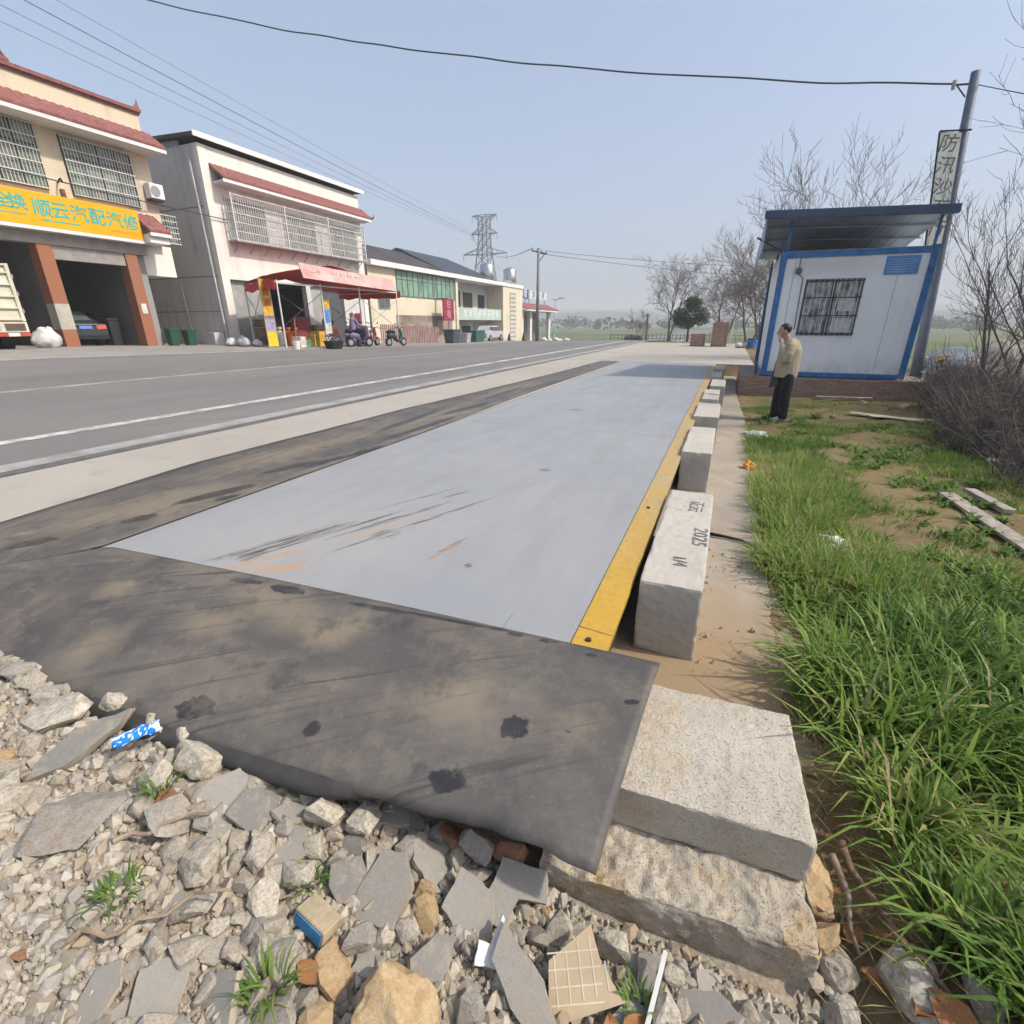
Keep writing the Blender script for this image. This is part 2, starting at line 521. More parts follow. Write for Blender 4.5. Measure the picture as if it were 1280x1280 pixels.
# low hills far away
def hills():
    m = MB()
    n = 90
    for row, (rad, hh) in enumerate(((900, 1.0), (1500, 1.0))):
        b = len(m.v)
        for i in range(n + 1):
            a_ = R(-75 + 150 * i / n)
            h = (16 + 16 * (0.5 + 0.5 * nz(a_ * 3, row * 7.0, 2.2)) + 6 * nz(a_ * 11, row, 2.2)) * (1 + row * 0.9)
            x, y = rad * math.sin(a_), rad * math.cos(a_)
            m.v += [(x, y, -8), (x * 1.01, y * 1.01, h * 0.75 - 4), (x * 1.1, y * 1.1, h - 4), (x * 1.5, y * 1.5, -8)]
        for i in range(n):
            for k in range(3):
                m.f.append((b+i*4+k, b+(i+1)*4+k, b+(i+1)*4+k+1, b+i*4+k+1))
    o = m.build('hills', mt('wooded_hill', (0.06,0.085,0.05), 0.95, 0.4, 0.02, 0.0), smooth=True)
    o['kind'] = 'structure'
hills()

# ---------------------------------------------------------------- weighbridge
WO = (-2.0, 10.0, 0.0)
def deck_material():
    t = NT('grey_deck_paint')
    n1 = t.noise(0.6, 6, 0.65); n2 = t.noise(4, 5, 0.6, t.mapv(scale=(1,0.35,1))); n3 = t.noise(30, 4)
    c = t.mix(t.ramp(n1, 0.35, 0.7, 0, 1), (0.265,0.273,0.285), (0.305,0.308,0.312))
    c = t.mix(t.ramp(n2, 0.5, 0.72, 0, 0.35), c, (0.225,0.228,0.238))
    c = t.mix(t.ramp(n3, 0.66, 0.74, 0, 0.3), c, (0.24,0.22,0.20))
    c = t.mix(t.ramp(t.noise(1.0, 5, 0.65, t.mapv((0.3,0,0), (0,0,0), (0.45,5.0,1), 'TEXTURE')), 0.5, 0.7, 0, 0.5), c, (0.235,0.232,0.228))   # wheel paths
    # brushed dust near the ends
    c = t.mix(t.math('MULTIPLY', t.blob(-2.4, 2.3, 0.9, 0.6, 30, 0.5, 3.0, 0.5, WO), 0.25), c, (0.40,0.375,0.335))
    grain = t.ramp(t.noise(40, 3, 0.6, t.mapv(rot=(0,0,R(67)), scale=(14,0.5,1), typ='TEXTURE')), 0.45, 0.53)
    rust = None
    for (x, y, l, w, r) in [(-2.62,1.99,0.24,0.02,64),(-2.33,2.42,0.5,0.014,69),(-1.88,2.8,0.68,0.013,69),(-2.17,3.24,0.35,0.012,66),
                            (-1.94,3.43,0.15,0.011,63),(-1.48,2.46,0.16,0.016,80),(-2.56,1.91,0.09,0.06,58),(-1.99,2.5,0.09,0.06,60),
                            (-2.5,2.2,0.35,0.05,66),(-2.1,2.75,0.45,0.02,68),(-1.25,2.3,0.02,0.02,0),(-1.5,4.4,0.05,0.04,0),(-2.2,8.0,0.12,0.05,20)]:
        b = t.blob(x, y, l*1.05, w*1.25, r, 0.5, 20.0, 0.3, WO)
        rust = b if rust is None else t.math('MAXIMUM', rust, b)
    c = t.mix(t.math('MULTIPLY', t.math('MULTIPLY', rust, grain), 1.0), c, (0.085,0.068,0.05))
    for (x, y, l, w, r) in [(-2.28,1.83,0.18,0.06,30),(-2.45,1.88,0.3,0.03,60),(-1.48,2.42,0.15,0.014,80),(-2.0,2.7,0.5,0.02,69)]:
        c = t.mix(t.math('MULTIPLY', t.math('MULTIPLY', t.blob(x, y, l, w, r, 0.4, 14.0, 0.4, WO), grain), 0.8), c, (0.45,0.25,0.10))
    h = t.math('ADD', t.noise(1.2, 3), t.math('MULTIPLY', n3, 0.04))
    t.bump(h, 0.12, 0.02)
    return t.done(c, t.ramp(n2, 0.3, 0.7, 0.42, 0.62), 0.0, 0.45)
M_DECK = deck_material()
def yellow_material():
    t = NT('worn_yellow_paint')
    n1 = t.noise(3, 6, 0.7); n2 = t.noise(22, 5, 0.7)
    sep = t.t.nodes.new('ShaderNodeSeparateXYZ'); t.link(t.P, sep.inputs[0])
    worn = t.ramp(sep.outputs[1], -7.7, -5.6)           # the paint is more worn further from the near end
    c = t.mix(t.ramp(n1, 0.3, 0.7), (0.42,0.25,0.025), (0.50,0.31,0.045))
    c = t.mix(t.math('MULTIPLY', worn, t.ramp(n1, 0.32, 0.6, 0.25, 0.85)), c, (0.36,0.29,0.18))
    c = t.mix(t.math('MULTIPLY', t.ramp(n2, 0.5, 0.7), t.ramp(n1, 0.4, 0.6, 0.1, 0.75)), c, (0.20,0.12,0.06))
    t.bump(n2, 0.25, 0.004)
    return t.done(c, 0.55, 0, 0.4)
M_YEL = yellow_material()
wb = thing('weighbridge', 'long grey steel weighbridge deck with yellow right edge', 'weighbridge', WO)
for (y0, y1) in ((1.60, 6.42), (6.43, 12.3), (12.31, 19.3)):
    MB().box(-3.55, -0.472, y0, y1, -0.012, 0.0).build('deck_plate', M_DECK, wb, bevel=0.002)
MB().box(-3.5, -0.36, 1.66, 19.26, -0.32, -0.013).build('girder', mt('girder_steel', (0.05,0.048,0.045), 0.7, 0.4, 4), wb)
o = MB().box(-0.80, -0.475, 1.66, 1.93, 0.0005, 0.006).build('hatch_plate', M_DECK, wb, bevel=0.001)
for (y0, y1) in ((1.68, 1.935), (1.94, 6.42), (6.43, 12.3), (12.31, 19.3)):
    e = MB().hexa([(-0.468,y0,-0.02),(-0.31,y0,-0.05),(-0.31,y1,-0.05),(-0.468,y1,-0.02),(-0.468,y0,0.008),(-0.31,y0,-0.004),(-0.31,y1,-0.004),(-0.468,y1,0.008)]).build('yellow_edge', M_YEL, wb, bevel=0.002)
for y in (1.85, 3.7, 8.2, 14.6):
    MB().tube([(-0.40, y, 0.0), (-0.40, y, 0.014)], 0.013, 8).build('bolt', mt('rusty_bolt', (0.07,0.04,0.025), 0.8, 0.3), wb)
for i in range(6):
    y = 2.6 + i * 3.1
    MB().box(-3.3, -0.4, y, y+0.12, -0.43, -0.321).build('cross_beam', mt('girder_steel', ()), wb)

# ---------------------------------------------------------------- rubber mats
def mat_material(name, blobs, dusty, org, long_rot):
    t = NT(name)
    n1 = t.noise(1.3, 6, 0.65); n2 = t.noise(2.2, 6, 0.7, t.mapv((2.7,5.1,0), (0,0,R(long_rot)), (2.8,0.6,1), 'TEXTURE')); n3 = t.noise(60, 4, 0.65)
    c = t.mix(t.ramp(n1, 0.38, 0.62), (0.070,0.065,0.062), (0.150,0.132,0.112))
    c = t.mix(t.ramp(n2, 0.45, 0.66, 0, 0.8), c, (0.078,0.075,0.074))
    c = t.mix(t.ramp(t.noise(2.6, 6, 0.7, t.mapv((8.7,1.1,0))), 0.52, 0.68, 0, 0.7), c, (0.20,0.165,0.125))
    for (x, y, l, w, r) in dusty:
        c = t.mix(t.math('MULTIPLY', t.blob(x, y, l, w, r, 0.7, 6.0, 0.6, org), 0.5), c, (0.27,0.22,0.15))
    c = t.mix(t.ramp(n3, 0.6, 0.72, 0, 0.4), c, (0.22,0.20,0.17))
    sc = t.ramp(t.noise(3.0, 4, 0.6, t.mapv((1.7,0.3,0), (0,0,R(long_rot+12)), (6.0,0.12,1), 'TEXTURE'), dist=0.6), 0.56, 0.64)
    c = t.mix(t.math('MULTIPLY', sc, t.ramp(n1, 0.38, 0.6, 0.05, 0.75)), c, (0.045,0.043,0.043))
    wet = None
    for (x, y, l, w, r) in blobs:
        b = t.blob(x, y, l*1.1, w*1.1, r, 0.7, 24.0 if max(l, w) < 0.12 else 9.0, 0.08, org)
        wet = b if wet is None else t.math('MAXIMUM', wet, b)
    c = t.mix(t.math('MULTIPLY', wet, t.ramp(t._n(9.0), 0.3, 0.65, 0.72, 1.0)), c, (0.026,0.025,0.027))
    c = t.mix(t.math('MULTIPLY', t.ramp(t.noise(7.0, 6, 0.75, t.mapv((5.5,2.2,0))), 0.52, 0.60), t.ramp(n1, 0.35, 0.6, 0.05, 0.4)), c, (0.19,0.165,0.13))
    c = t.mix(t.ramp(t.noise(3.1, 6, 0.72, t.mapv((9.1,4.4,0))), 0.55, 0.68, 0, 0.75), c, (0.047,0.047,0.050))
    h = t.math('ADD', t.math('MULTIPLY', n1, 0.6), t.math('MULTIPLY', n3, 0.15))
    t.bump(h, 0.3, 0.02)
    return t.done(c, t.ramp(wet, 0, 1, 0.62, 0.4), 0.0, 0.35)
NMO = (-1.9, 1.3, -0.05)
M_NMAT = mat_material('near_mat_rubber',
    [(-1.77,0.93,0.075,0.045,10),(-0.53,1.28,0.05,0.042,50),(-0.67,1.03,0.055,0.036,15),(-2.29,1.63,0.10,0.022,8),(-2.0,1.65,0.10,0.034,5),(-1.44,1.69,0.16,0.017,6),
     (-1.05,1.735,0.24,0.013,5),(-0.72,1.75,0.035,0.012,9),(-0.56,1.76,0.04,0.012,10),(-0.36,1.74,0.022,0.011,14),(-0.15,1.54,0.028,0.012,22),(-0.34,1.33,0.012,0.006,0),(-1.25,1.02,0.03,0.03,40)],
    [(-2.17,1.31,0.15,0.09,13),(-1.5,1.47,0.12,0.10,25),(-2.55,0.98,0.16,0.10,79),(-1.86,1.5,0.31,0.12,-11),(-0.79,1.31,0.12,0.08,16),(-2.9,1.34,0.1,0.08,45)], NMO, 20)
M_SMAT = mat_material('side_mat_rubber',
    [(-4.02,1.46,0.13,0.05,49),(-3.8,2.0,0.10,0.055,62),(-3.78,2.60,0.29,0.07,76),(-3.62,2.58,0.09,0.04,72),(-3.84,3.5,0.3,0.07,76),(-3.69,3.75,0.25,0.06,87),(-3.60,4.25,0.3,0.05,88),
     (-3.77,5.13,0.22,0.05,71),(-3.72,5.7,0.8,0.06,89),(-3.9,7.4,0.7,0.1,85),(-4.1,9.3,0.9,0.10,92),(-3.8,11.4,1.0,0.10,88),(-4.2,6.2,0.9,0.08,95)],
    [(-3.95,2.3,0.6,0.25,75),(-4.3,4.0,1.0,0.2,85),(-4.0,6.5,1.2,0.25,88),(-4.25,1.5,0.06,0.03,49),(-4.2,10,1.6,0.2,90)], (-4.2, 10, 0), 85)
def near_mat():
    nu, nv_ = 90, 26
    back = [(-5.2,0.95),(-4.4,1.12),(-3.79,1.3),(-3.5,1.66),(-2.35,1.74),(-1.24,1.775),(-0.51,1.79),(-0.08,1.80)]
    back = [(-5.0,0.2),(-4.4,0.62),(-3.79,1.22),(-3.48,1.62),(-2.35,1.70),(-1.24,1.76),(-0.51,1.785),(-0.08,1.80)]
    front = [(-4.3,-0.55),(-3.9,0.30),(-3.4,0.70),(-2.9,0.77),(-1.63,0.83),(-0.9,0.90),(-0.5,0.96),(-0.14,0.955)]
    def at(poly, u):
        k = u * (len(poly)-1); i = min(int(k), len(poly)-2); fr = k - i
        a, b = poly[i], poly[i+1]
        return a[0]+(b[0]-a[0])*fr, a[1]+(b[1]-a[1])*fr
    m = MB()
    for j in range(nv_+1):
        v = j / nv_
        for i in range(nu+1):
            u = i / nu
            bx, by = at(back, u); fx, fy = at(front, u)
            x = bx + (fx-bx)*v; y = by + (fy-by)*v + (0.010*nz(x*3, 7.7) + 0.008*nz(x*11, 3.1) + 0.005*nz(x*31, 1.1))*v**3
            z = 0.014 - 0.135 * v**2.2
            if u > 0.90: z -= 0.03 * ((u-0.90)/0.10)**2 * v**2          # the free corner sags
            z += 0.014 * nz(x*2.0, y*2.0) * sm(0.15, 0.5, v)
            lip = sm(0.95, 1.0, v) * (1 - sm(0.84, 0.93, u))
            z -= 0.022 * lip
            y += 0.004 * lip
            m.v.append((x, y, z))
    for j in range(nv_):
        for i in range(nu):
            k = j*(nu+1)+i
            m.f.append((k, k+nu+1, k+nu+2, k+1))
    o = m.build('rubber_mat', M_NMAT, org=NMO, smooth=True)
    s = o.modifiers.new('thick', 'SOLIDIFY'); s.thickness = 0.011; s.offset = -1
    tag(o, 'wide worn black rubber mat ramp overhanging the rubble', 'rubber mat')
    # a second sheet folded under its front edge
    m = MB(); n = 60
    for i in range(n+1):
        u = 0.10 + 0.72 * i / n
        fx, fy = at(front, u)
        zz = -0.142 + 0.010*nz(fx*2, fy*2)
        fy += 0.14*sm(0.66, 0.80, u)
        for (dy, dz) in ((0.10, 0.02), (-0.005, 0.0), (-0.018, -0.012), (-0.012, -0.028)):
            m.v.append((fx, fy + dy + 0.01*nz(fx*4, 3.3), zz + dz))
    for i in range(n):
        for k in range(3):
            m.f.append((i*4+k, i*4+k+1, (i+1)*4+k+1, (i+1)*4+k))
    o = m.build('folded_mat', mt('old_black_rubber', (0.05,0.048,0.047), 0.75, 0.4, 6), org=(-1.9,0.85,-0.15), smooth=True)
    s = o.modifiers.new('thick', 'SOLIDIFY'); s.thickness = 0.014
    tag(o, 'second black rubber sheet folded under the wide mat edge', 'rubber mat')
near_mat()
def side_mat():
    m = MB()
    ys = frange(0.9, 19.2, 0.12)
    outer = [(0.5,-4.62),(1.56,-4.66),(2.1,-4.74),(3.28,-4.9),(4.95,-4.88),(6.81,-4.88),(9.4,-4.72),(14.1,-4.5),(19.3,-4.4)]
    for y in ys:
        for k in range(len(outer)-1):
            if outer[k][0] <= y <= outer[k+1][0]:
                fr = (y-outer[k][0])/(outer[k+1][0]-outer[k][0]); xo = outer[k][1]+(outer[k+1][1]-outer[k][1])*fr
        xo += 0.02*nz(y, 0, 1.5)
        xi = -3.555 - 0.13*sm(5, 10, y) + 0.008*nz(y, 9, 2)
        xi = min(xi, -3.50 - max(0, 1.62-y)*0.9)
        for k in range(9):
            x = xo + (xi-xo)*k/8
            m.v.append((x, y, near_dip(x, y) + 0.010 + 0.006*(1+nz(x*2, y*0.8))*(1 if 0 < k < 8 else 0.3)))
    for j in range(len(ys)-1):
        for k in range(8):
            i = j*9+k; m.f.append((i, i+1, i+10, i+9))
    o = m.build('rubber_mat', M_SMAT, org=(-4.2, 10, 0), smooth=True)
    s = o.modifiers.new('thick', 'SOLIDIFY'); s.thickness = 0.008; s.offset = -1
    tag(o, 'long narrow black rubber strip along the deck left side', 'rubber mat')
side_mat()
# approach slab under the mat
a = MB().hexa([(-3.5,1.08,-0.6),(-0.22,1.15,-0.6),(-0.22,1.58,-0.6),(-3.5,1.58,-0.6),(-3.5,1.08,-0.115),(-0.22,1.15,-0.15),(-0.22,1.58,-0.06),(-3.5,1.58,-0.06)])
o = a.build('approach_slab', M_CONC_LEDGE); o['kind'] = 'structure'

# ---------------------------------------------------------------- concrete pieces beside the deck
def rough_box(x0, x1, y0, y1, z0, z1, cuts=8, amp=0.004, chip=0.012, seed=0, top=0.0):
    """a cast block with worn edges: subdivided, its corners pulled in"""
    bm = bmesh.new()
    bmesh.ops.create_cube(bm, size=1)
    d = (x1-x0, y1-y0, z1-z0)
    bmesh.ops.subdivide_edges(bm, edges=bm.edges[:], cuts=cuts, use_grid_fill=True)
    bm.normal_update()
    cx, cy, cz = (x0+x1)/2, (y0+y1)/2, (z0+z1)/2
    for v in bm.verts:
        p = v.co.copy()
        q = Vector((p.x*d[0], p.y*d[1], p.z*d[2]))
        near = sum(1 for a in p if abs(abs(a)-0.5) < 1e-4)
        w = Vector((q.x+cx, q.y+cy, q.z+cz))
        nn = noise.noise(w*6 + Vector((seed*3.1, 0, 0)))
        n2 = noise.noise(w*22 + Vector((seed*1.7, 5, 0)))
        n3 = noise.noise(w*34 + Vector((seed*0.7, 2, 9)))
        rr = chip * max(0.25, 1.0 + 2.2*nn + 1.6*n2)
        inn = Vector([min(max(q[a], -d[a]/2 + rr), d[a]/2 - rr) for a in range(3)])
        e = q - inn
        if e.length > 1e-6: q = inn + e.normalized() * rr
        q += v.normal * amp * (nn + 0.6*n2 + 0.5*n3)
        if top and p.z > 0.49: q.z += top * (noise.noise(w*7) + 0.8*noise.noise(w*17) + 0.5*noise.noise(w*36))
        v.co = q
    bmesh.ops.recalc_face_normals(bm, faces=bm.faces)
    return bm, (cx, cy, cz)
def block(name, dims, mat, label, cat, group=None, rot=0, **k):
    bm, c = rough_box(*dims, **k)
    me = bpy.data.meshes.new(name); bm.to_mesh(me); bm.free(); me.materials.append(mat)
    o = bpy.data.objects.new(name, me); COL.objects.link(o); o.location = c; o.rotation_euler = (0, 0, R(rot))
    origins[o.name] = c
    return tag(o, label, cat, group)
b1 = block('concrete_block', (-0.27,0.06,2.43,4.10,-0.40,0.05), M_CONC, 'nearest and longest concrete block, with date scratched in its top', 'concrete block', 'concrete blocks along the deck edge', cuts=24, seed=1, chip=0.010)
for i, (x0, x1, y0, y1, lab) in enumerate([(-0.31,0.0,5.5,7.0,'second concrete block from the mat, beside the worn yellow edge'),
        (-0.34,0.02,7.85,9.3,'third concrete block from the mat along the deck edge'),(-0.32,-0.03,9.75,11.3,'fourth concrete block from the mat along the deck edge'),
        (-0.26,0.06,12.0,13.5,'fifth concrete block from the mat, set slightly outward'),(-0.32,-0.05,14.2,15.7,'second farthest concrete block of the row'),
        (-0.28,0.0,16.6,18.2,'farthest concrete block of the row, near the concrete apron')]):
    block('concrete_block', (x0,x1,y0,y1,-0.40,0.05+0.01*rng.random()), M_CONC, lab, 'concrete block', 'concrete blocks along the deck edge', cuts=14, seed=i+2, chip=0.010)
INK = mt('scratched_lines', (0.17,0.16,0.15), 0.9, 0.2)
text('inscription', '2025', 0.13, (-0.0,3.15,0.0535), (0,0,R(-90)), INK, b1, 0.001, sx=1.2, bold=0)
text('inscription', '1/4', 0.11, (-0.09,2.74,0.0535), (0,0,R(-84)), INK, b1, 0.001, bold=0)
text('inscription', '正云', 0.12, (-0.06,3.74,0.0535), (0,0,R(-92)), INK, b1, 0.001, bold=0)
def ledge():
    m = MB(); ys = frange(1.86, 19.4, 0.1)
    for y in ys:
        xr = 0.48 + 0.025*nz(y, 2, 2.0) + 0.012*nz(y, 7, 9) + (0.10*(1-sm(3.0, 3.9, y)))
        xr -= 0.12*sm(10.0, 14.5, y)
        zt = -0.385 - 0.01*(1-sm(2.2,3.4,y)) + 0.004*nz(y, 1, 3)
        for p in ((-0.6,zt-0.002),(-0.2,zt+0.003*nz(y,4,4)),(0.1,zt+0.004*nz(y,5,5)),(0.3,zt+0.004*nz(y,6,4)),(xr,zt-0.004),(xr+0.015,zt-0.02),(xr+0.02,-0.6)):
            m.v.append((p[0], y, p[1]))
    for j in range(len(ys)-1):
        for k in range(6):
            i = j*7+k; m.f.append((i, i+1, i+8, i+7))
    o = m.build('foundation_ledge', M_CONC_LEDGE, smooth=False); o['kind'] = 'structure'
ledge()
block('concrete_slab', (-0.21,0.45,1.275,1.84,-0.30,-0.125), M_CONC_SLAB, 'weathered square concrete slab at the mat right corner', 'concrete slab', cuts=56, amp=0.003, chip=0.010, seed=11, rot=3, top=0.0015)
block('concrete_footing', (-0.37,0.455,1.06,1.78,-0.66,-0.30), M_CONC_ROUGH, 'rough broken concrete footing under the square slab', 'concrete footing', cuts=100, amp=0.008, chip=0.016, seed=12, rot=5, top=0.015)
# ---------------------------------------------------------------- rubble
def stone_material(name, stops, grit=0.5, bump=0.7, dirt=(0.24,0.17,0.10)):
    t = NT(name)
    base = t.ramp_col(t.rand(), stops)
    n1 = t.noise(14, 5, 0.65); n2 = t.noise(70, 4, 0.7)
    c = t.mix(t.ramp(n1, 0.4, 0.68, 0, 0.75), base, dirt)
    c = t.mix(t.ramp(n2, 0.5, 0.72, 0, grit), c, (0.16,0.14,0.12))
    c = t.mix(t.ramp(n2, 0.48, 0.3, 0, grit*0.6), c, (0.55,0.52,0.46))
    t.bump(t.math('ADD', n1, t.math('MULTIPLY', n2, 0.5)), bump, 0.006)
    return t.done(c, 0.95, 0, 0.15)
M_ROCK = stone_material('rubble_stone', [(0.0,(0.36,0.325,0.275)),(0.2,(0.47,0.43,0.36)),(0.4,(0.30,0.295,0.28)),(0.6,(0.41,0.385,0.335)),(0.8,(0.53,0.49,0.415)),(1.0,(0.27,0.255,0.225))])
M_PALE = stone_material('pale_stone', [(0.0,(0.56,0.52,0.44)),(1.0,(0.50,0.46,0.38))], 0.35)
M_SAND = stone_material('sandstone', [(0.0,(0.46,0.345,0.20)),(1.0,(0.52,0.40,0.245))], 0.4, 0.9, (0.40,0.22,0.08))
M_BRICKR = stone_material('broken_brick', [(0.0,(0.26,0.10,0.055)),(1.0,(0.34,0.15,0.08))], 0.4)
def tile_material(name, col, edge, bump=0.2):
    t = NT(name)
    g = t.t.nodes.new('ShaderNodeNewGeometry')
    sep = t.t.nodes.new('ShaderNodeSeparateXYZ'); t.link(t.tc.outputs['Normal'], sep.inputs[0])
    up = t.ramp(sep.outputs[2], 0.75, 0.9)
    n = t.noise(16, 5, 0.65)
    top = t.mix(t.ramp(n, 0.4, 0.7, 0, 0.5), col, tuple(q*0.7 for q in col))
    top = t.mix(t.math('MULTIPLY', t.rand(), 0.35), top, (0.30,0.27,0.23))
    top = t.mix(t.ramp(t.noise(6, 6, 0.75), 0.5, 0.7, 0, 0.7), top, (0.36,0.30,0.22))
    top = t.mix(t.ramp(t.noise(120, 3, 0.7), 0.55, 0.7, 0, 0.4), top, (0.14,0.13,0.12))
    c = t.mix(up, edge, top)
    t.bump(t.math('ADD', t.noise(90, 4), t.noise(12, 4)), bump*1.6, 0.006)
    return t.done(c, 0.75, 0, 0.3)
M_SHARD = tile_material('grey_tile_shard', (0.30,0.285,0.255), (0.38,0.32,0.24))
M_SLATE = tile_material('dark_slate_shard', (0.185,0.178,0.168), (0.26,0.225,0.18))
M_FLAG = tile_material('pale_flag_shard', (0.36,0.335,0.295), (0.34,0.29,0.22), 0.4)

def rock_mesh(name, seed, mat, sub=2, dims=(1,1,1), npts=16, rough=0.07, boxy=0.55):
    r = random.Random(seed); bm = bmesh.new()
    for i in range(npts):
        v = Vector((r.gauss(0,1), r.gauss(0,1), r.gauss(0,1))).normalized()
        m = max(abs(v.x), abs(v.y), abs(v.z))
        v = v * (1-boxy) + (v / m) * boxy * 0.85
        v *= r.uniform(0.82, 1.05)
        bm.verts.new((v.x*dims[0]/2, v.y*dims[1]/2, v.z*dims[2]/2))
    res = bmesh.ops.convex_hull(bm, input=bm.verts)
    junk = [e for e in res['geom_interior'] if isinstance(e, bmesh.types.BMVert)]
    if junk: bmesh.ops.delete(bm, geom=junk, context='VERTS')
    bmesh.ops.triangulate(bm, faces=bm.faces[:])
    if sub:
        bmesh.ops.subdivide_edges(bm, edges=bm.edges[:], cuts=sub, use_grid_fill=True)
        bmesh.ops.smooth_vert(bm, verts=bm.verts[:], factor=0.22, use_axis_x=True, use_axis_y=True, use_axis_z=True)
        for v in bm.verts:
            n = noise.noise(v.co*4 + Vector((seed*2.3,0,0))) + 0.6*noise.noise(v.co*11 + Vector((0,seed*1.3,0)))
            v.co += v.co.normalized() * rough * n
    bmesh.ops.recalc_face_normals(bm, faces=bm.faces)
    me = bpy.data.meshes.new(name); bm.to_mesh(me); bm.free()
    me.materials.append(mat)
    return me
def shard_mesh(name, seed, mat, thick=0.16, n=6, elong=1.0, pts=None):
    r = random.Random(seed)
    if pts is None:
        pts = []
        for i in range(n):
            a = 2*math.pi*(i + r.uniform(-0.3,0.3))/n
            q = r.uniform(0.36,0.56)
            pts.append((math.cos(a)*q*elong, math.sin(a)*q))
    rag = []
    for i in range(len(pts)):
        a, b = pts[i], pts[(i+1) % len(pts)]
        L_ = math.hypot(b[0]-a[0], b[1]-a[1]); q = max(1, int(L_/0.12))
        for j in range(q):
            f = j/q; w = (0.022 if j else 0.0)
            rag.append((a[0]+(b[0]-a[0])*f + r.uniform(-w,w), a[1]+(b[1]-a[1])*f + r.uniform(-w,w)))
    pts = rag
    m = MB(); k = len(pts)
    def ring(s, z, j): return [(x*s + r.uniform(-j,j), y*s + r.uniform(-j,j), z) for x, y in pts]
    m.v = ring(0.97, -thick/2, 0.01) + ring(1.0, 0.0, 0.012) + ring(0.975, thick/2, 0.0)
    for j in range(2):
        for i in range(k):
            m.f.append((j*k+i, j*k+(i+1)%k, (j+1)*k+(i+1)%k, (j+1)*k+i))
    m.f.append(tuple(range(k))[::-1]); m.f.append(tuple(range(2*k, 3*k)))
    return m.mesh(name, mat)
def put(name, me, x, y, z, s, rot, label, cat, group=None):
    o = bpy.data.objects.new(name, me); COL.objects.link(o)
    o.location = (x, y, z); o.rotation_euler = tuple(R(a) for a in rot)
    o.scale = s if hasattr(s, '__len__') else (s, s, s)
    return tag(o, label, cat, group)
rb = random.Random(21)
used = []          # (x, y, r) taken by the pieces below

def hero(name, me, x, y, s, rot, label, cat, dz=0.02, r=None):
    z = ground_z(x, y) + dz
    used.append((x, y, (r if r is not None else (max(s) if hasattr(s,'__len__') else s)*0.40)))
    return put(name, me, x, y, z, s, rot, label, cat)
hero('boulder', rock_mesh('boulder', 3, M_SAND, 5, (1,0.85,0.8), 18, 0.05), -0.55, 0.53, 0.27, (10,-15,20), 'big yellow sandstone lump at the bottom centre of the rubble', 'rock', 0.05, 0.13)
hero('stone_slab', shard_mesh('stone_slab', 4, M_FLAG, 0.14, pts=[(-0.5,-0.42),(0.28,-0.5),(0.45,0.05),(0.2,0.5),(-0.22,0.5),(-0.45,0.0)]), -0.74, 0.76, 0.195, (22,-10,12), 'trapezoid pale sandstone slab tilted up, left of the grey slab', 'stone slab', 0.04)
hero('stone_slab', shard_mesh('stone_slab', 5, M_SHARD, 0.12, pts=[(-0.45,-0.1),(-0.05,-0.5),(0.48,-0.42),(0.42,0.2),(-0.2,0.5)]), -0.50, 0.84, 0.18, (24,6,20), 'five sided grey slab tilted up, right of the trapezoid one', 'stone slab', 0.04)
hero('stone_slab', shard_mesh('stone_slab', 6, M_SHARD, 0.10, pts=[(-0.45,-0.42),(-0.05,-0.5),(0.06,-0.05),(0.5,0.02),(0.42,0.45),(-0.35,0.42)]), -0.38, 0.93, 0.20, (18,8,8), 'L shaped pale grey slab leaning on the concrete footing', 'stone slab', 0.055)
hero('stone_slab', shard_mesh('stone_slab', 7, M_FLAG, 0.09, pts=[(-0.5,0.12),(-0.32,-0.16),(0.5,-0.2),(0.5,0.08),(0.1,0.18)]), -0.27, 0.72, 0.28, (18,14,-32), 'long pale slab lying by the gridded tile', 'stone slab', 0.055, 0.12)
hero('stone_slab', shard_mesh('stone_slab', 8, M_SLATE, 0.09, pts=[(-0.5,-0.12),(-0.2,-0.20),(0.35,-0.06),(0.5,0.08),(0.1,0.17),(-0.35,0.06)]), -2.02, 0.66, 0.34, (16,-8,68), 'long lens shaped dark grey slab near the blue wrapper', 'stone slab', 0.05, 0.17)
hero('stone_slab', shard_mesh('stone_slab', 9, M_SHARD, 0.09), -1.22, 0.24, 0.14, (14,-14,40), 'flat grey slab, left one of the pair at the bottom left', 'stone slab', 0.03)
hero('stone_slab', shard_mesh('stone_slab', 10, M_SHARD, 0.09, pts=[(-0.4,-0.5),(0.4,-0.48),(0.48,0.3),(0.0,0.5),(-0.42,0.38)]), -1.10, 0.31, 0.135, (14,6,36), 'flat grey slab, right one of the pair at the bottom left', 'stone slab', 0.03)
hero('stone_slab', shard_mesh('stone_slab', 12, M_SLATE, 0.10), -1.28, 0.76, 0.17, (20,8,60), 'dark slate shard sloping below the mat, left of the pale stones', 'stone slab', 0.03)
hero('stone_slab', shard_mesh('stone_slab', 13, M_SLATE, 0.14), -0.86, 0.73, 0.15, (28,-30,100), 'dark slate shard behind the trapezoid slab', 'stone slab', 0.03)
hero('stone_slab', shard_mesh('stone_slab', 14, M_SLATE, 0.10, pts=[(-0.5,-0.1),(0.1,-0.25),(0.5,0.05),(0.2,0.25),(-0.3,0.2)]), -0.52, 0.66, 0.2, (30,20,70), 'narrow bluish grey shard in front of the five sided slab', 'stone slab', 0.04)
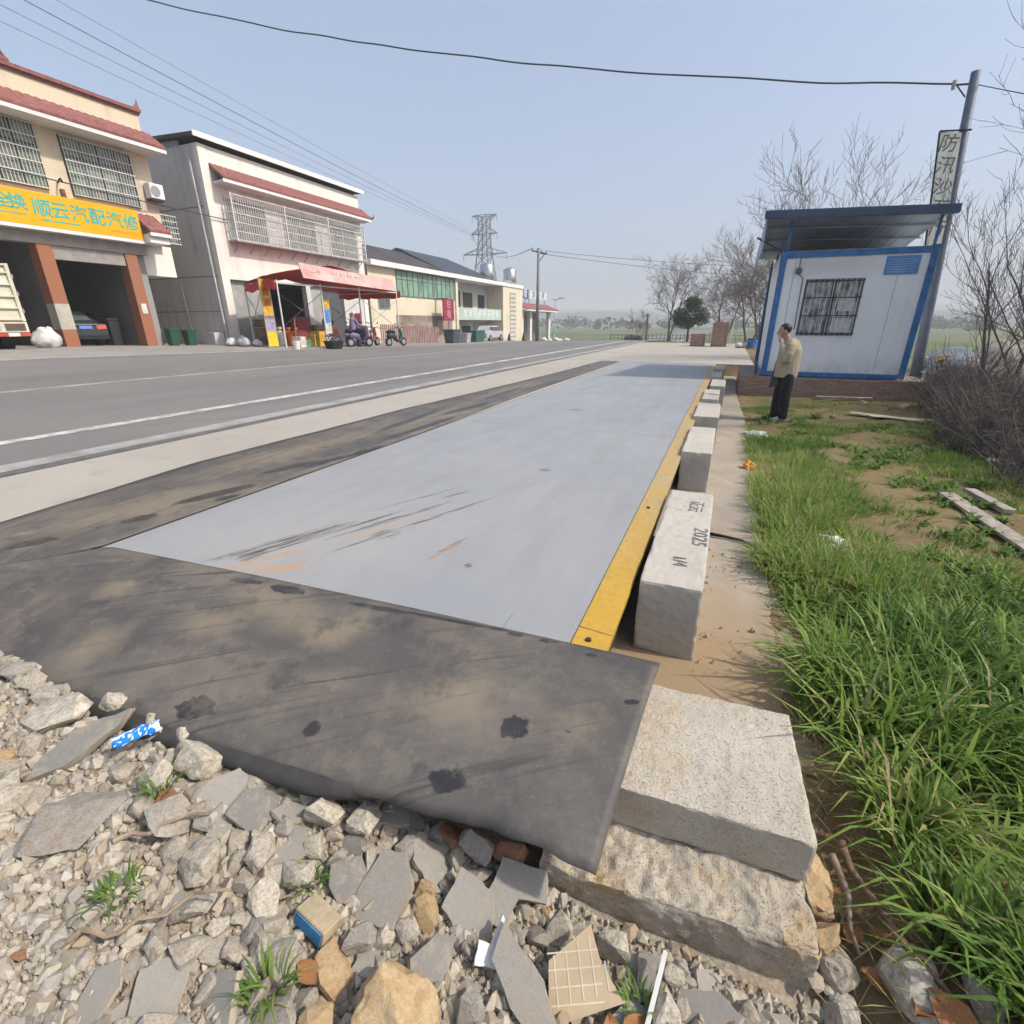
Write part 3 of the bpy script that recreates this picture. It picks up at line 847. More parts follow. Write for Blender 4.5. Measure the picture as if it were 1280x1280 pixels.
# mortar crust
hero('mortar_crust', rock_mesh('mortar_crust', 31, stone_material('mortar', [(0,(0.30,0.28,0.25)),(1,(0.32,0.30,0.27))], 0.6, 1.0), 6, (1,0.75,0.16), 18, 0.03), -1.74, 0.47, 0.34, (5,4,30), 'wide flat crust of grey mortar in the left rubble', 'mortar', 0.03, 0.16)
hero('boulder', rock_mesh('boulder', 33, M_PALE, 4, (1,0.8,0.45), 18, 0.04), -2.28, 0.72, 0.30, (8,-6,25), 'large flattish pale stone under the mat edge at left', 'rock', 0.05, 0.13)
hero('boulder', rock_mesh('boulder', 35, M_PALE, 4, (1,0.9,0.7), 14, 0.04), -1.27, 0.56, 0.17, (8,-16,15), 'cream coloured angular stone in the middle of the left rubble', 'rock', 0.05)
hero('boulder', rock_mesh('boulder', 36, M_PALE, 4, (1,0.9,0.8), 14, 0.04), -1.57, 0.79, 0.19, (8,6,55), 'pale rough stone just right of the blue wrapper', 'rock', 0.05)
hero('boulder', rock_mesh('boulder', 37, M_PALE, 4, (1,0.8,0.9), 14, 0.04), -1.06, 0.86, 0.16, (8,16,15), 'pale greenish stone below the mat, left of its twin', 'rock', 0.05)
hero('boulder', rock_mesh('boulder', 38, M_PALE, 4, (1,0.9,0.8), 14, 0.04), -0.93, 0.90, 0.15, (20,6,5), 'pale stone below the mat, right of its twin', 'rock', 0.05)
# gridded tile
gt = thing('floor_tile', 'broken beige tile with a pale grid on its face', 'tile', (-0.13, 0.80, ground_z(-0.13,0.80)+0.08))
gt.rotation_euler = (R(24), R(-6), R(24))
origins[gt.name] = (0,0,0)
tilepts = [(-0.10,-0.09),(0.11,-0.055),(0.06,0.02),(0.045,0.11),(-0.085,0.04)]
MB().prism(tilepts, 'z', -0.009, 0.009).build('tile_body', mt('tile_beige', (0.42,0.33,0.215), 0.55, 0.12, 8), gt)
for k in range(5):
    x = -0.07 + 0.035*k
    MB().box(x-0.0018, x+0.0018, -0.055+0.006*k, 0.05+0.012*k if x < 0.045 else 0.03, 0.0092, 0.0102).build('grout_line', mt('grout', (0.55,0.48,0.36), 0.8), gt)
for k in range(4):
    y = -0.05 + 0.035*k
    MB().box(-0.088, 0.055, y-0.0018, y+0.0018, 0.0094, 0.0104).build('grout_line', mt('grout', ()), gt)
used.append((-0.13,0.80,0.10))
# painted plaster chunk, wrapper, brick
pc = thing('plaster_chunk', 'plaster chunk painted yellow on top and blue on the side', 'plaster', (-0.87, 0.61, ground_z(-0.87,0.61)+0.05))
pc.scale = (0.66,0.72,0.8); pc.rotation_euler = (R(-14), R(6), R(-6)); origins[pc.name] = (0,0,0)
MB().hexa([(-0.10,-0.045,-0.03),(0.09,-0.05,-0.035),(0.085,0.05,-0.03),(-0.09,0.05,-0.03),(-0.095,-0.04,0.03),(0.085,-0.045,0.026),(0.09,0.045,0.03),(-0.085,0.05,0.034)]).build('chunk_body', mt('plaster_yellow', (0.40,0.35,0.22), 0.85, 0.3, 16, 0.6, 50, col2=(0.44,0.33,0.22)), pc, bevel=0.004)
MB().hexa([(-0.085,-0.049,-0.028),(0.075,-0.054,-0.03),(0.075,-0.050,-0.03),(-0.085,-0.045,-0.028),(-0.085,-0.046,0.02),(0.075,-0.051,0.018),(0.075,-0.047,0.018),(-0.085,-0.042,0.02)]).build('blue_paint', mt('blue_plaster', (0.05,0.20,0.38), 0.7, 0.4, 14), pc)
used.append((-0.87,0.61,0.09))
def wrapper():
    m = MB(); nx, ny = 10, 6
    for j in range(ny+1):
        for i in range(nx+1):
            x = -0.075 + 0.15*i/nx; y = -0.028 + 0.056*j/ny
            m.v.append((x, y + 0.01*nz(x*30, 1), 0.016*math.sin(math.pi*j/ny)**0.7 + 0.011*nz(x*45, y*60)))
    for j in range(ny):
        for i in range(nx):
            k = j*(nx+1)+i; m.f.append((k, k+1, k+nx+2, k+nx+1))
    t = NT('wrapper_print')
    n = t.noise(26, 2, 0.5, dist=1.5)
    c = t.mix(t.ramp(n, 0.50, 0.53), (0.01,0.22,0.72), (0.72,0.74,0.76))
    mm = t.done(c, 0.25, 0, 0.5)
    o = m.build('plastic_wrapper', mm, smooth=True)
    o.location = (-1.82, 0.745, ground_z(-1.82,0.745)+0.10); o.rotation_euler = (R(8), R(-6), R(52))
    s = o.modifiers.new('t', 'SOLIDIFY'); s.thickness = 0.002
    tag(o, 'crumpled blue and white plastic wrapper on the rubble', 'wrapper')
wrapper(); used.append((-1.81,0.74,0.05))
hero('broken_brick', rock_mesh('broken_brick', 41, M_BRICKR, 3, (1,0.55,0.45), 22, 0.02, 0.95), -0.45, 1.035, 0.16, (15,5,12), 'red brick half wedged under the mat corner', 'brick', 0.05)
hero('white_shard', shard_mesh('white_shard', 42, mt('white_ceramic', (0.66,0.65,0.62), 0.5, 0.08, 6), 0.12, pts=[(-0.4,-0.4),(0.25,-0.5),(0.5,0.0),(0.3,0.5),(0.12,0.2),(0.0,-0.05),(-0.3,0.05)]), -0.39, 0.77, 0.12, (30,10,30), 'hook shaped white ceramic shard below the L shaped slab', 'ceramic shard', 0.06)
for i, (x, y, l, a, lab) in enumerate([(-1.24,0.40,0.42,38,'long grey stick lying across the lower left rubble'),(-1.42,0.58,0.30,42,'short pale splinter of wood in the left rubble'),(0.06,0.83,0.22,82,'upright white plastic strip by the footing')]):
    m = MB(); n = 12
    pts = [(l*(k/n-0.5), 0.04*nz(k*0.37+0.2, i*3.3), 0.025*nz(k*0.41, i+4.7)) for k in range(n+1)]
    if i == 2: m.box(-0.11,0.11,-0.006,0.006,-0.012,0.012)
    else: m.tube(pts, [(0.008-0.004*k/n)*(1+0.25*nz(k*0.9,i*5.1)) for k in range(n+1)], 6)
    o = m.build('stick', mt('pale_strip', (0.6,0.6,0.57), 0.5) if i == 2 else mt('dry_wood', (0.30,0.23,0.16), 0.9, 0.3, 20))
    o.location = (x, y, ground_z(x,y)+0.075); o.rotation_euler = (0, R(-8), R(a))
    tag(o, lab, 'stick' if i < 2 else 'plastic strip')
# stones at the right, below the soil bank
for i, (x, y, s, d, lab) in enumerate([(0.56,1.19,0.17,(1,0.8,0.8),'grey stone in the hollow right of the footing, upper one'),(0.56,1.05,0.20,(1,0.7,0.75),'wide grey stone right of the footing at the picture bottom'),
        (0.74,1.19,0.24,(0.75,1,0.6),'rounded grey stone beside the dead branch'),(0.90,1.23,0.17,(1,0.9,0.9),'grey stone right of the dead branch at the bottom edge'),
        (0.66,1.06,0.15,(1,0.9,0.8),'small brownish stone left of the dead branch at the bottom edge'),(0.50,1.36,0.24,(0.55,0.9,1.05),'tall lump of yellow clay against the slab side'),(0.50,1.20,0.15,(0.6,0.9,1.0),'smaller lump of yellow clay below the tall one')]):
    m = M_ROCK if i < 5 else M_SAND
    hero('boulder', rock_mesh('boulder', 60+i, m, 4, d, 16, 0.05, 0.3), x, y, s, (rb.uniform(-15,15), rb.uniform(-15,15), rb.uniform(0,360)), lab, 'rock' if i < 5 else 'clay lump', 0.04 if i < 5 else 0.07)
def branch(name, pts, r0, label, mat):
    m = MB(); n = len(pts)
    m.tube(pts, [r0*(1-0.6*k/(n-1))*(1+0.15*nz(k, r0*99)) for k in range(n)], 8)
    o = m.build(name, mat, org=pts[0], smooth=True)
    return tag(o, label, 'branch')
M_BARKD = mt('dead_branch_bark', (0.17,0.105,0.07), 0.9, 0.4, 25, 0.6, 60)
branch('dead_branch', [(0.60,1.52,-0.33),(0.62,1.44,-0.35),(0.68,1.34,-0.35),(0.73,1.26,-0.36),(0.79,1.19,-0.36),(0.84,1.11,-0.36),(0.88,1.05,-0.37)], 0.014, 'brown dead branch sloping down beside the footing', M_BARKD)
branch('dead_branch', [(0.56,1.45,-0.32),(0.60,1.36,-0.36),(0.60,1.28,-0.40),(0.62,1.22,-0.42)], 0.012, 'shorter twisted root left of the brown dead branch', mt('old_root', (0.22,0.17,0.13), 0.9, 0.4, 25))

# loose pieces: each its own object, sizes falling off
KINDS = []
for i in range(9): KINDS.append(('rubble_stone', rock_mesh('rubble_stone', 100+i, M_ROCK, 2, (1, rb.uniform(0.7,1), rb.uniform(0.5,0.85)), 15, 0.05), 'brownish grey lump of broken concrete in the rubble', 'rubble', 'grey lumps of concrete rubble', 5))
for i in range(4): KINDS.append(('pale_stone', rock_mesh('pale_stone', 130+i, M_PALE, 2, (1, 0.8, 0.7), 14, 0.04), 'pale whitish stone among the rubble', 'rubble', 'pale stones in the rubble', 2))
for i in range(5): KINDS.append(('tile_shard', shard_mesh('tile_shard', 150+i, M_SHARD, 0.15, 5 + i % 3, 1.2), 'flat grey shard of broken paving tile', 'tile shard', 'grey tile shards in the rubble', 1.6))
for i in range(3): KINDS.append(('slate_shard', shard_mesh('slate_shard', 160+i, M_SLATE, 0.14, 5, 1.3), 'flat dark slate coloured shard in the rubble', 'slate shard', 'dark shards in the rubble', 1.2))
for i in range(2): KINDS.append(('brick_bit', rock_mesh('brick_bit', 170+i, M_BRICKR, 1, (1,0.7,0.6), 12, 0.03, 0.8), 'small orange red crumb of brick in the rubble', 'brick', 'brick crumbs in the rubble', 1))
for i in range(3): KINDS.append(('sand_lump', rock_mesh('sand_lump', 180+i, M_SAND, 2, (1,0.8,0.7), 14, 0.05), 'small yellowish sandstone lump in the rubble', 'rubble', 'small sandstone lumps in the rubble', 1))
wts = [k[5] for k in KINDS]
def mat_front(x):
    return 0.70 + 0.08*sm(-3.4,-2.9,x) + 0.18*sm(-2.9,-0.5,x)
def in_view(x, y, z):
    dx, dy, dz = x, y, z - 1.35
    c, s = math.cos(R(22.8)), math.sin(R(22.8)); p = R(21.15)
    qx, qy = c*dx + s*dy, -s*dx + c*dy
    fw = qy*math.cos(p) - dz*math.sin(p); up = qy*math.sin(p) + dz*math.cos(p)
    if fw < 0.1: return False
    return abs(610*qx/fw) < 760 and abs(610*up/fw) < 740
MARKS = [(-1.82,0.745,'the blue wrapper'),(-0.74,0.76,'the trapezoid slab'),(-0.55,0.53,'the big sandstone lump'),(-1.74,0.47,'the mortar crust'),(-0.13,0.80,'the gridded tile'),(-1.15,0.27,'the pair of flat slabs'),
         (-2.28,0.72,'the large flattish pale stone'),(-0.87,0.61,'the painted plaster chunk'),(-0.38,0.93,'the L shaped slab'),(0.56,1.12,'the stones right of the footing'),(-1.0,0.88,'the twin pale stones'),(-0.27,0.72,'the long pale slab'),(-1.27,0.56,'the cream angular stone'),(-2.02,0.64,'the lens shaped slab')]
def which(text_, x, y, s):
    a, b, nm = min(MARKS, key=lambda m: (m[0]-x)**2 + (m[1]-y)**2)
    c_, s_ = math.cos(R(22.8)), math.sin(R(22.8))
    r_, f_ = c_*(x-a) + s_*(y-b), -s_*(x-a) + c_*(y-b)
    d = ('right of' if r_ > 0 else 'left of') if abs(r_) > abs(f_) else ('behind' if f_ > 0 else 'in front of')
    size = 'large' if s > 0.10 else 'medium' if s > 0.06 else 'small'
    t_ = text_.replace(' in the rubble', '').replace(' among the rubble', '').replace('small ', '')
    return f'{size} {t_} {d} {nm}'
made = 0; tries = 0
sizes = sorted([rb.uniform(0.10,0.165) for _ in range(120)] + [rb.uniform(0.065,0.10) for _ in range(250)] + [rb.uniform(0.04,0.065) for _ in range(200)], reverse=True)
for s in sizes:
    for _ in range(60):
        x = rb.uniform(-3.1, 0.62); y = rb.uniform(-0.1, 1.12)
        if y > mat_front(x) + 0.05 and x < -0.1: continue
        if x > -0.42 and x < 0.5 and y > 0.98 - s*0.35: continue
        z = ground_z(x, y)
        if not in_view(x, y, z + 0.05): continue
        if s > 0.055 and ((x+1.62)/0.42)**2 + ((y-0.25)/0.33)**2 < 1: continue
        if s > 0.055 and ((x+2.55)/0.35)**2 + ((y-0.62)/0.14)**2 < 1: continue
        if any((x-a)**2 + (y-b)**2 < (r + s*0.23)**2 for a, b, r in used): continue
        k = rb.choices(KINDS, wts)[0]
        flat = 'shard' in k[0]
        rot = (rb.gauss(0,16), rb.gauss(0,16), rb.uniform(0,360)) if flat else (rb.uniform(-40,40), rb.uniform(-40,40), rb.uniform(0,360))
        f = rb.uniform(0.9,1.25) if flat else 1.0
        put(k[0], k[1], x, y, z + s*(0.16 if flat else 0.22), s*f, rot, which(k[2], x, y, s), k[3], k[4])
        used.append((x, y, s*0.28)); made += 1
        break
# gravel nobody could count
def gravel():
    r = random.Random(5)
    ico = [(0,0,1),(0.894,0,0.447),(0.276,0.851,0.447),(-0.724,0.526,0.447),(-0.724,-0.526,0.447),(0.276,-0.851,0.447),
           (0.724,0.526,-0.447),(-0.276,0.851,-0.447),(-0.894,0,-0.447),(-0.276,-0.851,-0.447),(0.724,-0.526,-0.447),(0,0,-1)]
    fc = [(0,1,2),(0,2,3),(0,3,4),(0,4,5),(0,5,1),(1,6,2),(2,7,3),(3,8,4),(4,9,5),(5,10,1),(6,7,2),(7,8,3),(8,9,4),(9,10,5),(10,6,1),(6,11,7),(7,11,8),(8,11,9),(9,11,10),(10,11,6)]
    V = []; F = []; Cc = []
    n = 0
    while n < 16000:
        zone = r.random()
        if zone < 0.97:
            x = r.uniform(-3.1, 0.62); y = r.uniform(-0.1, 1.12)
            if y > mat_front(x) + 0.06 and x < -0.1: continue
            if -0.40 < x < 0.46 and y > 1.03: continue
        else:
            x = r.uniform(0.05, 1.3); y = r.uniform(0.9, 4.5)
            if x < 0.47 and y < 1.85: continue
            if r.random() > 0.5 and x > 0.6: continue
            if x < 0.48 and nz(x, y, 2.2, 5) < 0.05: continue
        z = ground_z(x, y) if not (x < 0.5 and y > 1.85) else -0.385
        if not in_view(x, y, z): continue
        s = min(0.028, 0.0052 * math.exp(abs(r.gauss(0, 0.75))))
        if zone >= 0.97: s *= 0.55
        b = len(V); e = (r.uniform(0.6,1.3), r.uniform(0.6,1.3), r.uniform(0.4,0.9)); a = r.uniform(0, 6.3); ca, sa = math.cos(a), math.sin(a)
        tilt = r.uniform(-0.6,0.6); j = [r.uniform(0.7,1.2) for _ in range(12)]
        for k, q in enumerate(ico):
            px_, py_, pz_ = q[0]*e[0]*j[k]*s, q[1]*e[1]*j[k]*s, q[2]*e[2]*j[k]*s
            px_, pz_ = px_*math.cos(tilt)-pz_*math.sin(tilt), px_*math.sin(tilt)+pz_*math.cos(tilt)
            V.append((x + px_*ca-py_*sa, y + px_*sa+py_*ca, z + pz_ + s*0.35 + (r.random()*0.012 if k == 0 else 0)))
        F += [(p+b, q+b, w+b) for p, q, w in fc]
        Cc += [r.random()]*12
        n += 1
    me = bpy.data.meshes.new('gravel'); me.from_pydata(V, [], F)
    at = me.attributes.new('tone', 'FLOAT', 'POINT'); at.data.foreach_set('value', Cc)
    t = NT('gravel_grit')
    an = t.t.nodes.new('ShaderNodeAttribute'); an.attribute_name = 'tone'
    c = t.ramp_col(an.outputs['Fac'], [(0.0,(0.24,0.205,0.16)),(0.3,(0.38,0.34,0.275)),(0.55,(0.48,0.435,0.365)),(0.75,(0.31,0.295,0.27)),(0.93,(0.36,0.27,0.18)),(1.0,(0.50,0.47,0.41))])
    c = t.mix(t.ramp(t.noise(60, 4, 0.6), 0.4, 0.7, 0, 0.4), c, (0.25,0.205,0.155))
    me.materials.append(t.done(c, 0.95, 0, 0.15))
    o = bpy.data.objects.new('gravel', me); COL.objects.link(o)
    tag(o, 'small grit and gravel filling the gaps of the rubble', 'gravel', kind='stuff')
gravel()

# ---------------------------------------------------------------- grass
def blade_mesh(name, blades, mat):
    """blades: (x,y,z,height,width,azimuth,lean,droop,tone) -> one mesh"""
    B = np.array(blades, dtype=np.float64)
    n = len(B); S = 4
    ts = np.array([0, 0.33, 0.68, 1.0])
    az = B[:,5]; ux, uy = np.cos(az), np.sin(az)
    vx, vy = -uy, ux
    verts = np.zeros((n, 7, 3))
    tw = np.array([0.8, 1.0, 0.72])
    for k in range(4):
        t = ts[k]
        h = B[:,3]*(t - B[:,7]*t*t*t*0.75); out = B[:,3]*(B[:,6]*t + B[:,7]*t*t*0.75)
        cx = B[:,0] + ux*out; cy = B[:,1] + uy*out; cz = B[:,2] + h
        if k < 3:
            w = B[:,4]*tw[k]/2
            verts[:,2*k,0] = cx - vx*w; verts[:,2*k,1] = cy - vy*w; verts[:,2*k,2] = cz
            verts[:,2*k+1,0] = cx + vx*w; verts[:,2*k+1,1] = cy + vy*w; verts[:,2*k+1,2] = cz
        else:
            verts[:,6,0] = cx; verts[:,6,1] = cy; verts[:,6,2] = cz
    me = bpy.data.meshes.new(name)
    base = (np.arange(n)*7)[:,None]
    q = np.array([0,1,3,2, 2,3,5,4, 4,5,6])
    loops = (base + q[None,:]).ravel()
    me.vertices.add(n*7); me.vertices.foreach_set('co', verts.ravel())
    me.loops.add(n*11); me.loops.foreach_set('vertex_index', loops.astype(np.int32))
    me.polygons.add(n*3)
    st = ((np.arange(n)*11)[:,None] + np.array([0,4,8])[None,:]).ravel()
    me.polygons.foreach_set('loop_start', st.astype(np.int32))
    me.update(calc_edges=True); me.validate()
    at = me.attributes.new('tone', 'FLOAT', 'POINT')
    at.data.foreach_set('value', np.repeat(B[:,8], 7))
    me.polygons.foreach_set('use_smooth', [True]*len(me.polygons))
    me.materials.append(mat)
    o = bpy.data.objects.new(name, me); COL.objects.link(o)
    return o
def leaf_material(name, stops, trans=0.45):
    t = NT(name)
    an = t.t.nodes.new('ShaderNodeAttribute'); an.attribute_name = 'tone'
    c = t.ramp_col(an.outputs['Fac'], stops)
    m = t.done(c, 0.55, 0, 0.3)
    tr = t.t.nodes.new('ShaderNodeBsdfTranslucent'); t.link(c, tr.inputs[0])
    mx = t.t.nodes.new('ShaderNodeMixShader'); mx.inputs[0].default_value = trans
    t.link(t.b.outputs[0], mx.inputs[1]); t.link(tr.outputs[0], mx.inputs[2]); t.link(mx.outputs[0], t.out.inputs[0])
    return m
M_GRASS = leaf_material('grass_blades', [(0.0,(0.070,0.140,0.026)),(0.4,(0.155,0.26,0.046)),(0.75,(0.28,0.38,0.085)),(0.88,(0.36,0.37,0.13)),(1.0,(0.44,0.35,0.19))])
def grass():
    r = random.Random(11)
    near, low = [], []
    bare = [(2.12,6.26,0.55,0.35),(0.95,10.6,0.5,0.7),(1.25,5.1,0.3,0.2),(2.9,11.7,1.2,0.35),(2.55,5.7,0.3,0.8),(1.02,4.43,0.16,0.12)]
    def tuft(lst, x, y, cnt, h, w, spread, tone, droop, dry=0.06):
        z = ground_z(x, y)
        for _ in range(cnt):
            a = r.uniform(0, 6.283); d = spread*math.sqrt(r.random())
            hh = h*r.uniform(0.5, 1.1)
            lst.append((x + d*math.cos(a), y + d*math.sin(a), z - 0.01, hh, w*r.uniform(0.6,1.2), a + r.gauss(0,0.6), abs(r.gauss(0.22,0.2)), min(0.95, max(0.05, r.gauss(droop,0.25))),
                        min(1, max(0, tone + r.gauss(0,0.16) + (0.5 if r.random() < dry else 0)))))
    n = 0
    while n < 400:                                   # the tall lush tufts close by
        x = r.uniform(0.62, 3.0); y = 1.15 + 3.4*r.random()**1.35
        lim = 0.64 + 0.09*(1-sm(1.7, 2.5, y)) + 0.14*(1-sm(1.3, 1.6, y))
        if x < lim + 0.08*nz(y, 3, 3): continue
        if y < 1.45 and x < 0.80: continue
        if nz(x, y, 1.6, 8) < -0.22: continue
        tall = (1 - 0.65*sm(2.6, 4.4, y))*(0.75 + 0.5*nz(x, y, 1.1, 3))
        tuft(near, x, y, r.randint(22,36), 0.55*max(0.3,tall), 0.0155, 0.07, 0.40 + 0.6*nz(x, y, 1.3), 0.55, 0.09)
        n += 1
    n = 0
    while n < 2300:                                  # shorter grass towards the cabin
        x = r.uniform(0.48, 5.2); y = r.uniform(3.3, 14.4)
        if x > slope_edge(y) + 0.5: continue
        if x < 0.50 + 0.05*nz(y, 3, 3): continue
        if any(((x-a)/c)**2 + ((y-b)/d)**2 < 1 for a, b, c, d in bare): continue
        k = nz(x, y, 0.7, 5) + 0.5*nz(x, y, 2.0, 5)
        thin = sm(9, 12, y) + sm(1.6, 3.0, x)*0.35
        if k < -0.12 + 0.40*thin and r.random() > 0.10: continue
        h = (0.10 + 0.10*max(0, k))*(1 - 0.45*sm(8, 12, y))
        if x < 1.4 + 0.4*nz(y, 2, 1.2) and 3.5 < y < 8.6: h *= 1.9
        tuft(low, x, y, r.randint(14,28), h, 0.010, 0.10, 0.50 + 0.6*nz(x, y, 0.8) + 0.3*nz(x, y, 2.7), 0.45, 0.10)
        n += 1
    for _ in range(60):
        y = r.uniform(2.0, 10); x = 0.52 + 0.12*r.random()
        tuft(low, x, y, 14, 0.16, 0.008, 0.06, 0.6, 0.6)
    o = blade_mesh('tall_grass', near, M_GRASS); tag(o, 'lush tall green grass at the right edge of the picture', 'grass', kind='stuff')
    o = blade_mesh('short_grass', low, M_GRASS); tag(o, 'short patchy green grass between the ledge and the cabin', 'grass', kind='stuff')
    for i, (x, y, h, lab) in enumerate([(-1.38,0.40,0.07,'small green weed in the lower left rubble'),(-1.58,0.66,0.06,'small green weed below the blue wrapper'),(-0.86,0.43,0.10,'green weed left of the big sandstone lump'),(0.04,0.80,0.07,'green weed by the white plastic strip'),(-0.95,0.66,0.05,'tiny weed left of the painted plaster chunk')]):
        lst = []
        tuft(lst, x, y, 40, h, 0.008, 0.05, 0.35, 0.7)
        lst = [(a-x, b-y, 0.03, *q) for a, b, _, *q in lst]
        o = blade_mesh('weed', lst, M_GRASS); o.location = (x, y, ground_z(x, y)+0.02)
        tag(o, lab, 'weed')
    lst = []                                          # dark broad-leaved weeds mixed in
    for _ in range(700):
        x = r.uniform(0.6, 4.0); y = r.uniform(1.9, 11.5)
        if x > slope_edge(y) or nz(x, y, 1.1, 9) < 0.02: continue
        for q in range(9):
            lst.append((x + r.gauss(0,0.03), y + r.gauss(0,0.03), ground_z(x,y), r.uniform(0.06,0.14), r.uniform(0.02,0.04), r.uniform(0,6.28), 0.8, 0.5, r.uniform(0.0,0.5)))
    o = blade_mesh('broadleaf_weeds', lst, M_GRASS); tag(o, 'low broad-leaved weeds scattered through the grass', 'weeds', kind='stuff')
    # fallen straw and dry stalks on the soil bank
    lst = []
    for _ in range(420):
        x = r.uniform(0.5, 1.25); y = r.uniform(1.0, 2.1)
        lst.append((x, y, ground_z(x, y)+0.01, r.uniform(0.05,0.16), 0.004, r.uniform(0,6.28), 1.2, 0.2, r.uniform(0.93,1.0)))
    o = blade_mesh('dry_straw', lst, M_GRASS); tag(o, 'dry straw lying on the soil bank beside the footing', 'straw', kind='stuff')
grass()
# dead leaves
M_LEAF = mt('dead_leaf', (0.28,0.125,0.05), 0.7, 0.35, 30)
lm = MB()
for i in range(5):
    for j, w in enumerate((-1, 0, 1)):
        t_ = i/4
        lm.v.append((w*0.35*math.sin(math.pi*min(0.97, t_*0.93+0.05)), t_-0.5, 0.16*abs(w) - 0.25*(t_-0.5)**2 + 0.06*w*t_))
for i in range(4):
    for j in range(2):
        k = i*3+j; lm.f.append((k, k+1, k+4, k+3))
leaf_me = lm.mesh('dead_leaf', M_LEAF, smooth=True)
for i, (x, y, s) in enumerate([(0.03,0.745,0.10),(0.75,1.13,0.11),(0.66,1.18,0.09),(0.70,1.30,0.08),(0.62,1.30,0.08),(0.58,1.42,0.07),(0.80,1.12,0.13),(-0.03,0.72,0.07),(-0.80,0.50,0.08)]):
    put('dead_leaf', leaf_me, x, y, ground_z(x,y)+0.055, s, (rb.uniform(-30,30), rb.uniform(-30,30), rb.uniform(0,360)), 'curled brown dead leaf lying by the stones', 'leaf', 'dead brown leaves')
# ---------------------------------------------------------------- cabin, its plinth, pole, sign
M_BRK = stone_material('plinth_brick', [(0.0,(0.40,0.22,0.165)),(0.5,(0.48,0.31,0.24)),(1.0,(0.33,0.20,0.155))], 0.4, 0.5, (0.22,0.17,0.14))
PL = thing('brick_plinth', 'low red brick plinth under the blue and white cabin', 'plinth', (2.4, 15.6, -0.4))
MB().box(0.41, 4.49, 14.565, 18.4, -0.75, 0.07).build('mortar_core', mt('plinth_mortar', (0.25,0.22,0.19), 0.95, 0.3, 8), PL)
bmesh_brick = MB().box(-0.118, 0.118, -0.055, 0.055, -0.029, 0.029).mesh('brick', M_BRK)
for row in range(8):
    z = -0.48 + 0.069*row + 0.0345
    x = 0.40 + (0.124 if row % 2 else 0.0)
    n = 0
    while x < 4.4:
        piece('brick', bmesh_brick, PL, (x+0.118, 14.60 + rng.uniform(-0.006,0.004), z + rng.uniform(-0.002,0.002)), (0,0,rng.uniform(-0.02,0.02)))
        x += 0.248
for row in range(8):
    for k in range(9):
        piece('brick', bmesh_brick, PL, (0.445, 14.80+0.248*k + (0.124 if row % 2 else 0), -0.4455 + 0.069*row), (0,0,R(90)))
CB = thing('cabin', 'small white panel cabin with blue frame and lean-to roof', 'cabin', (2.4, 16.0, 0.08))
def panel_material():
    t = NT('white_sandwich_panel')
    sep = t.t.nodes.new('ShaderNodeSeparateXYZ'); t.link(t.P, sep.inputs[0])
    n = t.noise(1.4, 5, 0.6)
    c = t.mix(t.ramp(n, 0.4, 0.7, 0, 0.4), (0.82,0.835,0.86), (0.74,0.76,0.785))
    low = t.math('MULTIPLY', t.ramp(sep.outputs[2], 0.55, 0.1), t.ramp(t.noise(5, 5, 0.7, t.mapv(scale=(1,1,0.5))), 0.35, 0.65))
    c = t.mix(t.math('MULTIPLY', low, 0.6), c, (0.40,0.35,0.30))                    # splashed mud
    top = t.math('MULTIPLY', t.blob(-0.5, 0, 0.8, 1e4, 0, 0.3, 2.0, 0.6), t.math('MULTIPLY', t.ramp(sep.outputs[2], 2.2, 2.5), t.ramp(sep.outputs[2], 2.9, 2.6)))
    c = t.mix(t.math('MULTIPLY', top, 0.45), c, (0.40,0.37,0.34))                   # soot above the window
    st = t.ramp(t.noise(1.0, 5, 0.65, t.mapv((0.4,0,0), (0,0,0), (0.09,1,2.4), 'TEXTURE')), 0.56, 0.72, 0, 0.35)
    c = t.mix(t.math('MULTIPLY', st, t.ramp(n, 0.35, 0.6)), c, (0.45,0.41,0.36))   # rain streaks
    return t.done(c, 0.45, 0, 0.4)
M_PANEL = panel_material()
x0, x1, yf, yb, z0, z1 = 0.90, 3.92, 14.66, 18.2, 0.10, 2.90
# front panels, leaving the window opening 1.50..2.70 x 1.06..2.32
wx0, wx1, wz0, wz1 = 1.50, 2.70, 1.07, 2.33
MB().box(x0+0.1, wx0, yf, yf+0.06, z0+0.1, z1-0.1).build('wall_panel', M_PANEL, CB)
MB().box(wx0+0.002, wx1-0.002, yf, yf+0.06, z0+0.1, wz0).build('wall_panel', M_PANEL, CB)
MB().box(wx0+0.002, wx1-0.002, yf, yf+0.06, wz1, z1-0.1).build('wall_panel', M_PANEL, CB)
MB().box(wx1, x1-0.1, yf-0.003, yf+0.06, z0+0.1, z1-0.1).build('wall_panel', M_PANEL, CB)
MB().box(x0, x0+0.06, yf+0.12, yb, z0+0.1, z1).build('wall_panel', M_PANEL, CB)
MB().box(x1-0.06, x1, yf+0.12, yb, z0+0.1, z1).build('wall_panel', M_PANEL, CB)
MB().box(x0, x1, yb, yb+0.06, z0+0.1, z1).build('wall_panel', M_PANEL, CB)
MB().box(x0+0.06, x1-0.06, yf+0.06, yb, z0, z0+0.09).build('floor_panel', INNER, CB)
MB().box(x0, x1, yf+0.1, yb+0.06, z1+0.002, z1+0.05).build('ceiling_panel', M_PANEL, CB)
